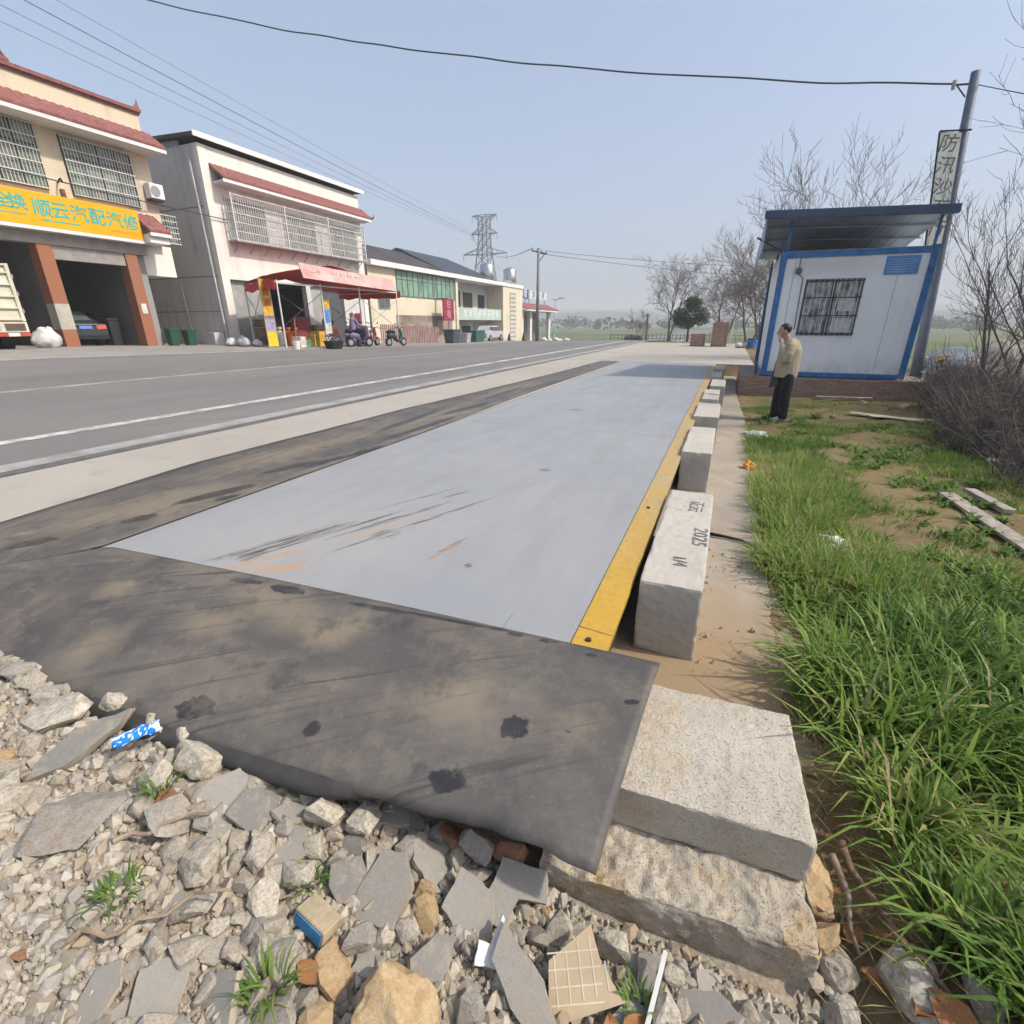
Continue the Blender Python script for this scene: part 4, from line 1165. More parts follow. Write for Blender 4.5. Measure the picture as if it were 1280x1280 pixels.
for (a, b, c, d, e, f) in ((x0-0.03,x0+0.1,yf-0.04,yf+0.12,z0,z1+0.06),(x1-0.1,x1+0.03,yf-0.04,yf+0.12,z0,z1+0.06),(x0-0.06,x0+0.06,yb-0.05,yb+0.1,z0,z1+0.06),(x1-0.06,x1+0.06,yb-0.05,yb+0.1,z0,z1+0.06)):
    MB().box(a,b,c,d,e,f).build('corner_post', BLUE, CB, bevel=0.006)
MB().box(x0+0.1, x1-0.1, yf-0.035, yf+0.05, z0-0.01, z0+0.1).build('base_rail', BLUE, CB, bevel=0.005)
MB().box(x0+0.1, x1-0.1, yf-0.035, yf+0.05, z1-0.1, z1+0.03).build('top_rail', BLUE, CB, bevel=0.005)
MB().box(x0-0.04, x0+0.05, yf+0.12, yb-0.05, z0-0.01, z0+0.1).build('base_rail', BLUE, CB)
# window with bars
wn_ = MB()
for (a, b, c, d) in ((wx0,wx1,wz1-0.05,wz1),(wx0,wx1,wz0,wz0+0.05),(wx0,wx0+0.05,wz0+0.051,wz1-0.051),(wx1-0.05,wx1,wz0+0.051,wz1-0.051),((wx0+wx1)/2-0.025,(wx0+wx1)/2+0.025,wz0+0.051,wz1-0.051)):
    wn_.box(a, b, yf-0.012, yf+0.04, c, d)
WF = wn_.build('window', mt('grey_window_frame', (0.10,0.11,0.14), 0.5), CB)
t = NT('papered_glass')
n = t.noise(3.0, 4, 0.6, t.mapv(scale=(3.5,1,1.2)))
MAT_PG = t.done(t.mix(t.ramp(n, 0.42, 0.55), (0.09,0.10,0.11), (0.45,0.46,0.45)), 0.12, 0, 0.5)
for k in range(2):
    MB().box(wx0+0.052+0.6*k-0.0*k, wx0+0.57+0.575*k, yf+0.012, yf+0.02, wz0+0.052, wz1-0.052).build('pane', MAT_PG, WF)
MB().box(2.22, 2.62, yf+0.004, yf+0.010, 1.14, 1.46).build('paper_notice', mt('paper', (0.62,0.62,0.60), 0.8, 0.2, 14), WF)
MB().box(2.26, 2.60, yf+0.004, yf+0.010, 1.62, 1.9).build('paper_notice', mt('paper', ()), WF)
BR = MB()
for k in range(11): BR.bar((wx0+0.06+k*(wx1-wx0-0.12)/10, yf-0.05, wz0+0.01), (wx0+0.06+k*(wx1-wx0-0.12)/10, yf-0.05, wz1-0.01), 0.014)
BR.build('window_bars', mt('bar_paint', (0.62,0.63,0.65), 0.5), WF)
BR = MB()
for z in (wz0+0.05, wz0+0.45, wz0+0.85, wz1-0.05): BR.bar((wx0, yf-0.065, z), (wx1, yf-0.065, z), 0.03, 0.02)
BR.build('bar_rail', DARK, WF)
NB = MB().box(3.02, 3.66, yf-0.022, yf-0.006, 2.38, 2.76).build('notice_board', mt('blue_notice', (0.10,0.27,0.58), 0.6, 0.15, 3), CB)
for k in range(6):
    MB().box(3.08, 3.60-0.04*(k%2), yf-0.0255, yf-0.0225, 2.43+0.05*k, 2.447+0.05*k).build('notice_line', mt('notice_ink', (0.30,0.45,0.68), 0.6), NB)
for x_ in (1.2, 3.3):
    MB().box(x_, x_+0.012, yf-0.006, yf-0.0005, z0+0.1, z1-0.1).build('panel_seam', mt('seam_grey', (0.42,0.44,0.47), 0.6), CB) if x_ > 2.7 or x_ < 1.45 else None
MB().tube([(1.30,yf-0.02,2.80),(1.31,yf-0.02,2.45),(1.42,yf-0.02,2.36),(1.44,yf-0.02,1.2)], 0.009, 5).build('cable', DARK, CB)
MB().box(1.24, 1.36, yf-0.06, yf-0.004, 2.46, 2.58).build('junction_box', mt('grey_window_frame', ()), CB)
# lean-to roof on thin posts, high at the front
M_RF = mt('roof_sheet', (0.34,0.41,0.52), 0.5, 0.10, 2)
rv = MB(); n = 40
for i in range(n+1):
    x = 0.42 + 3.54*i/n
    zz = 0.012*(i % 2)
    zz -= 0.035*(x-0.42)
    rv.v += [(x, 14.35, 3.74+zz), (x, 18.9, 3.24+zz), (x, 14.35, 3.715+zz), (x, 18.9, 3.215+zz)]
for i in range(n):
    a = i*4; b = a+4
    rv.f += [(a,a+1,b+1,b),(a+2,b+2,b+3,a+3),(a,b,b+2,a+2),(a+1,a+3,b+3,b+1)]
rv.f += [(0,2,3,1),(n*4,n*4+1,n*4+3,n*4+2)]
rv.build('roof_sheet', M_RF, CB)
MB().hexa([(0.36,14.28,3.61),(4.02,14.28,3.48),(4.02,14.345,3.48),(0.36,14.345,3.61),(0.36,14.28,3.78),(4.02,14.28,3.65),(4.02,14.345,3.65),(0.36,14.345,3.78)]).build('fascia', mt('fascia_blue', (0.06,0.09,0.15), 0.5), CB, bevel=0.004)
MB().hexa([(0.62,14.36,3.60),(3.98,14.36,3.48),(3.98,14.42,3.48),(0.62,14.42,3.60),(0.62,14.36,3.655),(3.98,14.36,3.535),(3.98,14.42,3.535),(0.62,14.42,3.655)]).build('front_purlin', GREYM, CB)
for y_ in (15.4, 16.5, 17.6):
    zz = 3.72 - (y_-14.35)*0.5/4.55
    MB().hexa([(0.5,y_,zz-0.06),(4.0,y_,zz-0.18),(4.0,y_+0.05,zz-0.18),(0.5,y_+0.05,zz-0.06),(0.5,y_,zz-0.02),(4.0,y_,zz-0.14),(4.0,y_+0.05,zz-0.14),(0.5,y_+0.05,zz-0.02)]).build('purlin', M_RF, CB)
MB().hexa([(0.40,14.36,2.92),(0.43,14.36,2.92),(0.43,18.88,2.92),(0.40,18.88,2.92),(0.40,14.36,3.68),(0.43,14.36,3.68),(0.43,18.88,3.19),(0.40,18.88,3.19)]).build('side_sheet', M_RF, CB)
for (x, y, zt) in ((0.98,14.70,3.62),(3.84,14.70,3.54),(0.98,18.1,3.26),(3.84,18.1,3.16)):
    MB().bar((x,y,z1+0.06), (x,y,zt), 0.05).build('roof_post', BLUE, CB)
MB().bar((0.75,14.62,0.1),(0.70,14.62,2.75),0.035).build('drain_pipe', DARK, CB)
MB().bar((0.86,14.6,2.95),(0.28,14.5,3.25),0.035).build('bracket_arm', DARK, CB)

# leaning pole with vertical sign
PO = thing('utility_pole', 'tall leaning grey pole beside the cabin right wall', 'utility pole', (4.62, 16.1, -0.5))
MB().tube([(4.62,16.1,-0.6),(4.47,16.1,1.4),(4.28,16.1,4.0),(4.10,16.1,6.42)], [0.13,0.12,0.105,0.09], 12).build('shaft', mt('steel_pole', (0.11,0.135,0.18), 0.55, 0.2, 3), PO, smooth=True)
MB().bar((4.0,16.0,6.18),(3.72,16.0,6.20),0.03).build('insulator_arm', DARK, PO)
MB().tube([(3.74,16.0,6.12),(3.74,16.0,6.28)], 0.04, 8).build('insulator', mt('insulator', (0.3,0.3,0.32), 0.3), PO)
MB().bar((4.0,16.0,5.95),(3.8,16.0,6.18),0.02).build('insulator_arm', DARK, PO)
SG = thing('vertical_sign', 'tall narrow cream sign with painted characters fixed to the pole', 'sign', (3.95, 16.0, 3.1))
MB().hexa([(4.02,16.0,2.95),(4.36,16.0,2.95),(4.36,16.03,2.95),(4.02,16.03,2.95),(3.70,16.0,5.36),(4.12,16.0,5.30),(4.12,16.03,5.30),(3.70,16.03,5.36)]).build('board', mt('sign_cream', (0.88,0.86,0.76), 0.6, 0.04, 3), SG)
for a, b in (((3.70,15.985,5.37),(4.28,15.985,5.33)),((3.70,15.99,5.36),(4.02,15.99,2.95))):
    MB().bar(a, b, 0.03).build('board_edge', DARK, SG)
M_CH = mt('sign_letters', (0.20,0.17,0.08), 0.6, 0.2, 8)
for k, ch in enumerate('防汛沙石行'):
    z = 5.10 - 0.42*k
    text('character', ch, 0.36, (3.93 + (5.1-z)*0.122, 15.994, z), (R(90), R(7), 0), M_CH, SG, 0.003, bold=0)

# overhead cables
def cable(name, a, b, sag, r, label, n=28, wob=0.0, group=None):
    a, b = Vector(a), Vector(b)
    pts = []
    for i in range(n+1):
        t_ = i/n
        p = a.lerp(b, t_); p.z -= sag*4*t_*(1-t_)
        if wob: p.z += wob*nz(t_*14, a.x); p.y += wob*nz(t_*11, 4+a.x)
        pts.append(p)
    o = MB().tube(pts, r, 5).build(name, WIRE, org=tuple(a))
    return tag(o, label, 'cable', group)
cable('overhead_cable', (3.72,16.0,6.22), (-19.0,14.45,11.1), 0.50, 0.019, 'thick dark cable crossing the sky from the leaning pole', 60, 0.05)
cable('overhead_cable', (4.12,16.1,6.2), (9.5,12.0,3.4), 0.15, 0.010, 'thin stay wire running right from the pole top')

# ---------------------------------------------------------------- the man
def person():
    P0 = Vector((1.06, 10.62, -0.39))
    T = thing('person', 'man in beige jacket and dark trousers, hand at his face', 'person', tuple(P0))
    skin = mt('skin', (0.40,0.235,0.165), 0.6, 0.08, 20, 0.05)
    def rm(o, vox):
        m = o.modifiers.new('remesh', 'REMESH'); m.mode = 'VOXEL'; m.voxel_size = vox; m.use_smooth_shade = True
        s = o.modifiers.new('smooth', 'SMOOTH'); s.factor = 0.5; s.iterations = 3
        return o
    def W(*q): return [P0 + Vector(p) for p in q]
    # he faces -X, his left side (-Y) is towards the camera
    b = MB()
    b.tube(W((0.02,-0.09,0.06),(0.02,-0.09,0.45),(0.04,-0.09,0.85)), [0.045,0.058,0.085], 10)
    b.tube(W((-0.10,0.10,0.06),(-0.05,0.10,0.45),(0.03,0.09,0.85)), [0.045,0.058,0.085], 10)
    b.tube(W((0.04,0,0.82),(0.05,0,1.05),(0.03,0,1.30),(0.02,0,1.42)), [0.13,0.125,0.14,0.09], 12)
    b.tube(W((0.01,0,1.36),(-0.03,0,1.50),(-0.06,0,1.56)), [0.062,0.057,0.06], 10)          # neck
    b.ball(P0+Vector((-0.085,0,1.625)), (0.098,0.078,0.118), 16, 12)                          # skull
    b.ball(P0+Vector((-0.125,0,1.565)), (0.062,0.058,0.072), 14, 10)                          # jaw
    b.tube(W((-0.172,0,1.63),(-0.195,0,1.600),(-0.182,0,1.588)), [0.012,0.018,0.016], 8)      # nose
    b.tube(W((-0.170,-0.02,1.548),(-0.176,0,1.546),(-0.170,0.02,1.548)), 0.012, 6)            # lips
    for s in (-1, 1): b.ball(P0+Vector((-0.07,0.078*s,1.615)), (0.022,0.012,0.034), 8, 6)
    # left arm, raised to the face
    b.tube(W((0.03,-0.20,1.38),(-0.02,-0.25,1.10)), [0.05,0.042], 8)
    b.tube(W((-0.02,-0.25,1.10),(-0.13,-0.16,1.42)), [0.042,0.028], 8)
    pc_ = Vector((-0.15,-0.12,1.475))
    b.ball(P0+pc_, (0.024,0.034,0.048), 10, 8)
    for k, (dy, l) in enumerate(((-0.030,0.055),(-0.010,0.068),(0.010,0.072),(0.030,0.064))):
        q = pc_ + Vector((-0.006,dy,0.035))
        b.tube(W(tuple(q), tuple(q+Vector((-0.012,0.004,l*0.55))), tuple(q+Vector((-0.004,0.018,l)))), [0.0105,0.010,0.0085], 6)
    q = pc_ + Vector((0.0,0.03,-0.01)); b.tube(W(tuple(q), tuple(q+Vector((-0.012,0.035,0.02))), tuple(q+Vector((-0.012,0.045,0.05)))), [0.012,0.011,0.009], 6)
    # right arm, hanging in front
    b.tube(W((0.03,0.20,1.38),(0.02,0.25,1.10)), [0.05,0.042], 8)
    b.tube(W((0.02,0.25,1.10),(-0.12,0.22,0.88)), [0.042,0.028], 8)
    b.ball(P0+Vector((-0.135,0.215,0.83)), (0.024,0.036,0.05), 10, 8)
    for k in range(4):
        q = Vector((-0.14+0.006*k,0.19+0.019*k,0.80)); b.tube(W(tuple(q), tuple(q+Vector((-0.012,0,-0.035))), tuple(q+Vector((0.004,0,-0.062)))), [0.0105,0.010,0.009], 6)
    rm(b.build('body', skin, T), 0.009)
    # clothing
    j = MB()
    j.tube(W((0.0,0,0.80),(0.02,0,0.95),(0.035,0,1.12),(0.045,0,1.28),(0.03,0,1.40),(0.005,0,1.465)), [0.195,0.20,0.195,0.19,0.15,0.085], 16)
    for s in (-1, 1): j.ball(P0+Vector((0.04,0.165*s,1.375)), (0.085,0.085,0.075), 12, 8)
    j.tube(W((0.04,-0.19,1.38),(0.01,-0.26,1.22),(-0.02,-0.265,1.09)), [0.078,0.074,0.068], 10)
    j.tube(W((-0.02,-0.265,1.09),(-0.07,-0.215,1.22),(-0.118,-0.175,1.385)), [0.070,0.062,0.050], 10)
    j.tube(W((0.04,0.19,1.38),(0.03,0.26,1.22),(0.02,0.265,1.09)), [0.078,0.074,0.068], 10)
    j.tube(W((0.02,0.265,1.09),(-0.05,0.25,0.99),(-0.105,0.225,0.905)), [0.070,0.062,0.052], 10)
    t = NT('beige_jacket'); nn = t.noise(16, 4, 0.6, t.mapv(scale=(1,1,0.5)))
    t.bump(nn, 0.8, 0.03)
    mj = t.done(t.mix(t.ramp(nn, 0.35, 0.65), (0.34,0.285,0.205), (0.42,0.36,0.265)), 0.85, 0, 0.15)
    jo = j.build('jacket', mj, T); 
    for v in jo.data.vertices: 
        if v.co.z < 1.2: v.co.y *= 0.92
    rm(jo, 0.014)
    k = MB()
    k.tube(W((0.02,-0.095,0.05),(0.025,-0.095,0.25),(0.03,-0.095,0.50),(0.04,-0.085,0.78),(0.03,-0.05,0.90)), [0.082,0.088,0.096,0.118,0.12], 14)
    k.tube(W((-0.10,0.10,0.05),(-0.09,0.10,0.25),(-0.06,0.10,0.50),(0.01,0.09,0.78),(0.03,0.05,0.90)), [0.082,0.088,0.096,0.118,0.12], 14)
    rm(k.build('trousers', mt('navy_trousers', (0.013,0.014,0.02), 0.85, 0.3, 9, 0.4, 20), T), 0.014)
    for (fx, fy, m) in ((0.0,-0.10,mt('grey_trainer', (0.42,0.42,0.42), 0.6, 0.3, 30)), (-0.13,0.11,mt('dark_trainer', (0.03,0.03,0.032), 0.6))):
        s = MB()
        s.tube(W((fx+0.09,fy,0.05),(fx+0.03,fy,0.062),(fx-0.06,fy,0.05),(fx-0.15,fy,0.035),(fx-0.19,fy,0.03)), [0.035,0.048,0.045,0.036,0.02], 10)
        rm(s.build('shoe', m, T), 0.009)
    h = MB()
    h.ball(P0+Vector((-0.070,0,1.652)), (0.105,0.085,0.100), 16, 12)
    ho = h.build('hair', mt('black_hair', (0.012,0.011,0.011), 0.5, 0.3, 60, 0.6, 90), T)
    # keep the hair off the face: pull its front and lower half inside the skull
    for v in ho.data.vertices:
        if v.co.x < -0.12 and v.co.z < 1.685: v.co.x = -0.10
        if v.co.z < 1.58: v.co.z = 1.58
    rm(ho, 0.010)
    bg_ = MB()
    bg_.hexa([P0+Vector(q) for q in ((-0.26,0.02,0.62),(-0.10,-0.10,0.66),(-0.06,0.05,0.66),(-0.22,0.12,0.62),(-0.17,0.04,1.12),(-0.13,-0.06,1.16),(-0.10,0.04,1.16),(-0.14,0.10,1.12))])
    T.rotation_euler = (0, R(-4.5), 0); T.location.x += 0.05
    bg_.build('jacket_flap', mt('dark_green_lining', (0.035,0.06,0.05), 0.85), T, bevel=0.02, segs=2)
    return T
MAN = person()

# ---------------------------------------------------------------- bare trees, shrubs
def perp(d, r):
    u = Vector((r.gauss(0,1), r.gauss(0,1), r.gauss(0,1)))
    u -= d*u.dot(d)
    return u.normalized() if u.length > 1e-5 else Vector((1,0,0))
def bare_tree(name, label, loc, h, seed, stems=1, spread=0.55, levels=4, r0=None, lean=(0,0), group=None, mat=None, kids=(7,5,4,4), cat='tree', minr=0.006, up=0.25):
    r = random.Random(seed)
    T = thing(name, label, cat, loc, group)
    tr, cr = MB(), MB()
    r0 = r0 or h*0.016
    def grow(p, d, L, rad, lev):
        n = (6, 5, 4, 3, 3)[min(lev, 4)]
        pts, rs = [p.copy()], [rad]
        for i in range(n):
            d = (d + perp(d, r)*r.uniform(0.05, 0.22) + Vector((0,0,up*0.12*lev))).normalized()
            p = p + d*(L/n); pts.append(p.copy()); rs.append(max(minr*0.6, rad*(1-0.72*(i+1)/n)))
        (tr if lev == 0 else cr).tube(pts, rs, (7, 5, 4, 3, 3)[min(lev, 4)], cap=False)
        if lev >= levels: return
        kk = kids[min(lev, len(kids)-1)]
        for k in range(kk):
            t_ = (0.28 if lev == 0 else 0.2) + (0.72 if lev == 0 else 0.8)*(k + r.random())/kk
            t_ = min(t_, 0.99); i = min(int(t_*n), n-1); fr = t_*n - i
            q = pts[i].lerp(pts[i+1], fr); dd = (pts[i+1]-pts[i]).normalized()
            ang = r.uniform(0.45, 0.95)*(spread/0.55)
            nd = (dd*math.cos(ang) + perp(dd, r)*math.sin(ang) + Vector((0,0,up))).normalized()
            grow(q, nd, L*r.uniform(0.38, 0.62)*(1.0 if lev else 1.05), max(minr, rs[i]*r.uniform(0.42,0.62)), lev+1)
    for s in range(stems):
        a = 6.283*s/max(1,stems) + r.random()
        d = Vector((lean[0] + (0.22*math.cos(a) if stems > 1 else 0), lean[1] + (0.22*math.sin(a) if stems > 1 else 0), 1)).normalized()
        p = Vector(loc) + Vector((0.10*math.cos(a), 0.10*math.sin(a), -0.1))*(1 if stems > 1 else 0)
        grow(p, d, h*r.uniform(0.62,0.78), r0*r.uniform(0.8,1.1), 0)
    m = mat or mt('grey_bark', (0.13,0.115,0.105), 0.9, 0.3, 8)
    tr.build('trunk', m, T, smooth=True); cr.build('crown', m, T, smooth=True)
    return T
M_BARK2 = mt('brown_bark', (0.12,0.095,0.08), 0.9, 0.3, 8)
bare_tree('bare_tree', 'large bare tree behind the evergreen, left of the brick stacks', (-6.3,60,-0.75), 8.6, 3, 2, 0.62, 4, 0.13, kids=(8,6,5,4), minr=0.014, up=0.12)
bare_tree('bare_tree', 'bare tree right behind the taller brick stack', (-0.6,56,-0.7), 7.0, 8, 2, 0.62, 4, 0.11, kids=(8,6,5,4), minr=0.014, up=0.14)
bare_tree('bare_tree', 'bare tree between the brick stacks and the cabin, farther right', (1.6,52,-0.6), 7.8, 14, 2, 0.62, 4, 0.11, kids=(8,6,5,4), minr=0.014, up=0.14)
bare_tree('bare_tree', 'bare tree just left of the cabin wall', (2.1,44,-0.4), 7.0, 15, 3, 0.6, 4, 0.09, kids=(7,6,5,4), minr=0.012, up=0.14)
bare_tree('bare_tree', 'low bare tree left of the small far pole', (-10.3,66,-1.0), 3.6, 17, 2, 0.6, 3, 0.06, minr=0.014)
bare_tree('bare_tree', 'bare tree rising above the left half of the cabin roof', (1.9,23,-0.6), 6.6, 22, 3, 0.62, 4, 0.07, kids=(7,5,4,3), minr=0.008)
bare_tree('bare_tree', 'bare tree rising above the right half of the cabin roof', (4.4,24.5,-0.9), 6.9, 25, 3, 0.6, 4, 0.07, kids=(7,5,4,3), minr=0.008)
bare_tree('bare_tree', 'bare tree with leaning stems right of the leaning pole', (5.75,14.2,-1.3), 5.2, 31, 5, 0.45, 4, 0.055, (0.20,0.0), kids=(7,5,4,3), minr=0.005)
bare_tree('bare_tree', 'bare tree at the right edge of the picture, the nearest one', (5.9,12.0,-1.4), 7.4, 36, 3, 0.55, 4, 0.10, (-0.02,0.05), kids=(8,5,4,4), minr=0.005)
def twig_bush(name, label, loc, rx, h, seed, n, mat, group=None):
    r = random.Random(seed); T = thing(name, label, 'shrub', loc, group); m = MB()
    L = Vector(loc)
    for _ in range(n):
        a = r.uniform(0,6.283); d = rx*math.sqrt(r.random())
        p = L + Vector((d*math.cos(a), d*math.sin(a)*1.2, -0.1)); p.z = ground_z(p.x, p.y) - 0.02
        hh = h*r.uniform(0.4,1.05)*(1-0.45*(d/rx)**2); q = Vector((r.gauss(0,0.28), r.gauss(0,0.28), 1)).normalized()
        pts = [p.copy()]
        for k in range(4):
            q = (q + Vector((r.gauss(0,0.2), r.gauss(0,0.2), r.gauss(-0.06,0.12)))).normalized(); p = p + q*hh/4; pts.append(p.copy())
        m.tube(pts, [0.007,0.006,0.005,0.004,0.002], 3, cap=False)
        for k in (1, 2, 2, 3, 3):
            e = Vector((r.gauss(0,1), r.gauss(0,1), r.uniform(-0.1,0.9))).normalized()
            m.tube([pts[k], pts[k]+e*hh*r.uniform(0.10,0.26)], [0.0035,0.0015], 3, cap=False)
    m.build('twigs', mat, T)
    return T
M_TWIG = mt('dry_twigs', (0.115,0.098,0.088), 0.95, 0.3, 5)
for i, (x, y, rx, h, n, lab) in enumerate([(5.0,11.0,1.3,2.2,1000,'dense grey twiggy shrub on the bank below the bare trees'),(4.2,9.0,1.1,1.75,900,'dense grey twiggy shrub at the right edge, nearest one'),
        (4.9,13.0,1.0,1.9,700,'grey twiggy shrub behind the brick plinth corner'),(6.4,12.6,1.5,2.2,700,'grey twiggy shrub farthest down the right bank'),(3.9,7.2,0.8,1.25,450,'low grey twiggy shrub below the two planks')]):
    twig_bush('dry_shrub', lab, (x, y, ground_z(x, y)), rx, h, 50+i, n, M_TWIG, 'dry shrubs on the right bank')
# evergreen and other leafy things
def leafy(name, label, loc, lobes, nleaf, size, seed, cat='tree', trunk=None, stops=None, group=None):
    r = random.Random(seed); T = thing(name, label, cat, loc, group)
    V = []; F = []; tone = []
    for _ in range(nleaf):
        cx, cy, cz, rr, rz = r.choice(lobes)
        d = Vector((r.gauss(0,1), r.gauss(0,1), r.gauss(0,1))).normalized()*(r.random()**0.4)
        p = Vector((cx + d.x*rr, cy + d.y*rr, cz + d.z*rz))
        u = Vector((r.gauss(0,1), r.gauss(0,1), r.gauss(0,0.7))).normalized(); w = perp(u, r)
        s = size*r.uniform(0.6,1.3); b = len(V)
        V += [tuple(p-u*s), tuple(p+w*s*0.4), tuple(p+u*s), tuple(p-w*s*0.4)]; F.append((b,b+1,b+2,b+3)); tone += [r.random()]*4
    me = bpy.data.meshes.new('crown'); me.from_pydata([(a, b, c) for a, b, c in V], [], F)
    at = me.attributes.new('tone', 'FLOAT', 'POINT'); at.data.foreach_set('value', tone)
    me.materials.append(leaf_material(name+'_leaves', stops or [(0,(0.02,0.045,0.018)),(0.6,(0.045,0.085,0.03)),(1,(0.075,0.12,0.04))], 0.2))
    o = bpy.data.objects.new('crown', me); COL.objects.link(o); o.parent = T
    if trunk:
        m = MB()
        for (a, b, ra, rb_) in trunk: m.tube([Vector(loc)+Vector(a), Vector(loc)+Vector(b)], [ra, rb_], 6)
        m.build('trunk', M_BARK2, T)
    return T
leafy('evergreen_tree', 'round dark evergreen tree in front of the large bare tree', (-4.1,57,-0.7), [(0,0,3.2,1.3,1.1),(-1.0,0,2.7,0.9,0.8),(1.1,0,2.7,0.9,0.9),(0.2,-0.4,4.0,0.9,0.6),(-0.4,0.3,2.1,1.2,0.6)], 5200, 0.11, 4,
      trunk=[((0,0,0),(0,0,2.6),0.12,0.08),((0,0,1.4),(-0.9,0,2.6),0.06,0.03),((0,0,1.4),(1.0,0,2.6),0.06,0.03)])
leafy('low_bush', 'low round olive bush at the far road end, left of the small pole', (-10.2,59,-0.75), [(0,0,0.45,0.9,0.5),(0.7,0,0.4,0.6,0.4)], 1500, 0.08, 6, 'bush', stops=[(0,(0.05,0.06,0.03)),(1,(0.10,0.10,0.05))])
leafy('green_plant', 'bright green leafy plant at the plinth right corner', (4.35,13.4,ground_z(4.35,13.4)), [(0,0,0.28,0.26,0.26)], 500, 0.07, 9, 'plant', stops=[(0,(0.07,0.13,0.03)),(1,(0.16,0.23,0.05))])
leafy('green_plant', 'darker green plant below the twiggy shrub, right of the plinth', (4.3,12.3,ground_z(4.3,12.3)), [(0,0,0.25,0.4,0.22)], 600, 0.07, 10, 'plant', stops=[(0,(0.04,0.08,0.02)),(1,(0.10,0.15,0.05))])
# distant line of trees, one mass
def treeline():
    r = random.Random(77); V = []; F = []; tone = []
    for k in range(240):
        a = R(-62 + 84*r.random()); d = r.uniform(250, 420)
        cx, cy = d*math.sin(a), d*math.cos(a); hh = r.uniform(3, 7.5); rr = r.uniform(2.5, 6)
        for _ in range(42):
            q = Vector((r.gauss(0,1), r.gauss(0,1), r.gauss(0,1))).normalized()*(r.random()**0.4)
            p = Vector((cx+q.x*rr, cy+q.y*rr, -1.6+hh*0.5+q.z*hh*0.5)); u = Vector((r.gauss(0,1), r.gauss(0,1), r.gauss(0,1))).normalized(); w = perp(u, r); s = 0.9; b = len(V)
            V += [tuple(p-u*s), tuple(p+w*s*0.6), tuple(p+u*s), tuple(p-w*s*0.6)]; F.append((b,b+1,b+2,b+3)); tone += [r.random()]*4
    me = bpy.data.meshes.new('distant_trees'); me.from_pydata(V, [], F)
    at = me.attributes.new('tone', 'FLOAT', 'POINT'); at.data.foreach_set('value', tone)
    me.materials.append(leaf_material('distant_leaves', [(0,(0.05,0.065,0.04)),(1,(0.10,0.105,0.07))], 0.2))
    o = bpy.data.objects.new('distant_trees', me); COL.objects.link(o)
    tag(o, 'hazy line of trees along the far fields', 'trees', kind='stuff')
treeline()

# ---------------------------------------------------------------- things lying about on the right
M_WOOD = mt('weathered_plank', (0.30,0.265,0.22), 0.9, 0.35, 9, 0.5, 50)
def plank(a, b, w, th, label, mat=None, cat='plank'):
    m = MB().bar(a, b, w, th); o = m.build('plank', mat or M_WOOD, org=a, bevel=0.004)
    return tag(o, label, cat)
plank((2.38,6.40,-0.36),(2.52,4.75,-0.37),0.15,0.03,'long weathered plank in the grass by the bank')
plank((2.62,6.55,-0.34),(2.74,5.95,-0.36),0.11,0.05,'short pale plank beside the long weathered one')
plank((2.15,14.15,-0.34),(3.35,14.30,-0.34),0.16,0.05,'timber lying along the foot of the brick plinth')
plank((2.5,12.0,-0.36),(3.6,11.5,-0.38),0.22,0.02,'split pale board among the debris near the plinth', mt('pale_board', (0.42,0.36,0.28), 0.9, 0.3, 9))
plank((2.75,11.6,-0.35),(3.85,11.75,-0.39),0.14,0.02,'second split board crossing the debris near the plinth', mt('pale_board', ()))
for i, (x, y, s, lab) in enumerate([(3.05,13.6,0.26,'concrete lump near the middle of the plinth foot'),(3.7,13.3,0.3,'pale concrete lump near the right end of the plinth'),(2.1,11.4,0.18,'grey stone left of the split boards'),
        (3.4,8.2,0.3,'grey stone on the rim of the bank above the shrubs'),(3.55,9.0,0.22,'smaller stone on the rim of the bank'),(0.62,3.55,0.10,'pale stone at the end of the black hose'),(0.60,2.55,0.09,'small pale stone at the ledge edge, lower'),(0.66,2.8,0.07,'small pale stone at the ledge edge, upper')]):
    put('loose_stone', rock_mesh('loose_stone', 300+i, M_PALE if i in (1,5,6,7) else M_ROCK, 2, (1,0.8,0.55), 14, 0.05), x, y, ground_z(x,y)+s*0.15, s, (rb.uniform(-10,10),rb.uniform(-10,10),rb.uniform(0,360)), lab, 'stone')
hz_ = branch('black_hose', [(0.07,4.26,-0.36),(0.20,4.25,-0.362),(0.34,4.22,-0.365),(0.43,4.12,-0.36),(0.49,3.95,-0.365),(0.52,3.75,-0.40),(0.52,3.6,-0.45)], 0.016, 'thin black hose curving across the ledge into the grass', BLACK); hz_['category'] = 'hose'
def crumple(name, x, y, s, seed, mat, label, cat, flat=0.5):
    bm = bmesh.new(); bmesh.ops.create_icosphere(bm, subdivisions=3, radius=0.5)
    for v in bm.verts:
        k = 1 + 0.55*noise.noise(v.co*5 + Vector((seed,0,0))) + 0.25*noise.noise(v.co*13 + Vector((0,seed,0)))
        v.co *= k; v.co.z *= flat
    me = bpy.data.meshes.new(name); bm.to_mesh(me); bm.free(); me.materials.append(mat)
    return put(name, me, x, y, ground_z(x,y)+s*flat*0.4, s, (0,0,seed*40), label, cat)
crumple('plastic_bag', 1.02, 4.43, 0.24, 3, mt('white_plastic', (0.66,0.66,0.62), 0.4, 0.15, 9), 'crumpled white plastic bag in the grass', 'plastic bag', 0.45)
crumple('yellow_rag', 0.46, 6.75, 0.17, 5, mt('yellow_rag', (0.55,0.27,0.05), 0.8, 0.3, 9), 'yellow rag lying at the edge of the ledge', 'rag', 0.7)
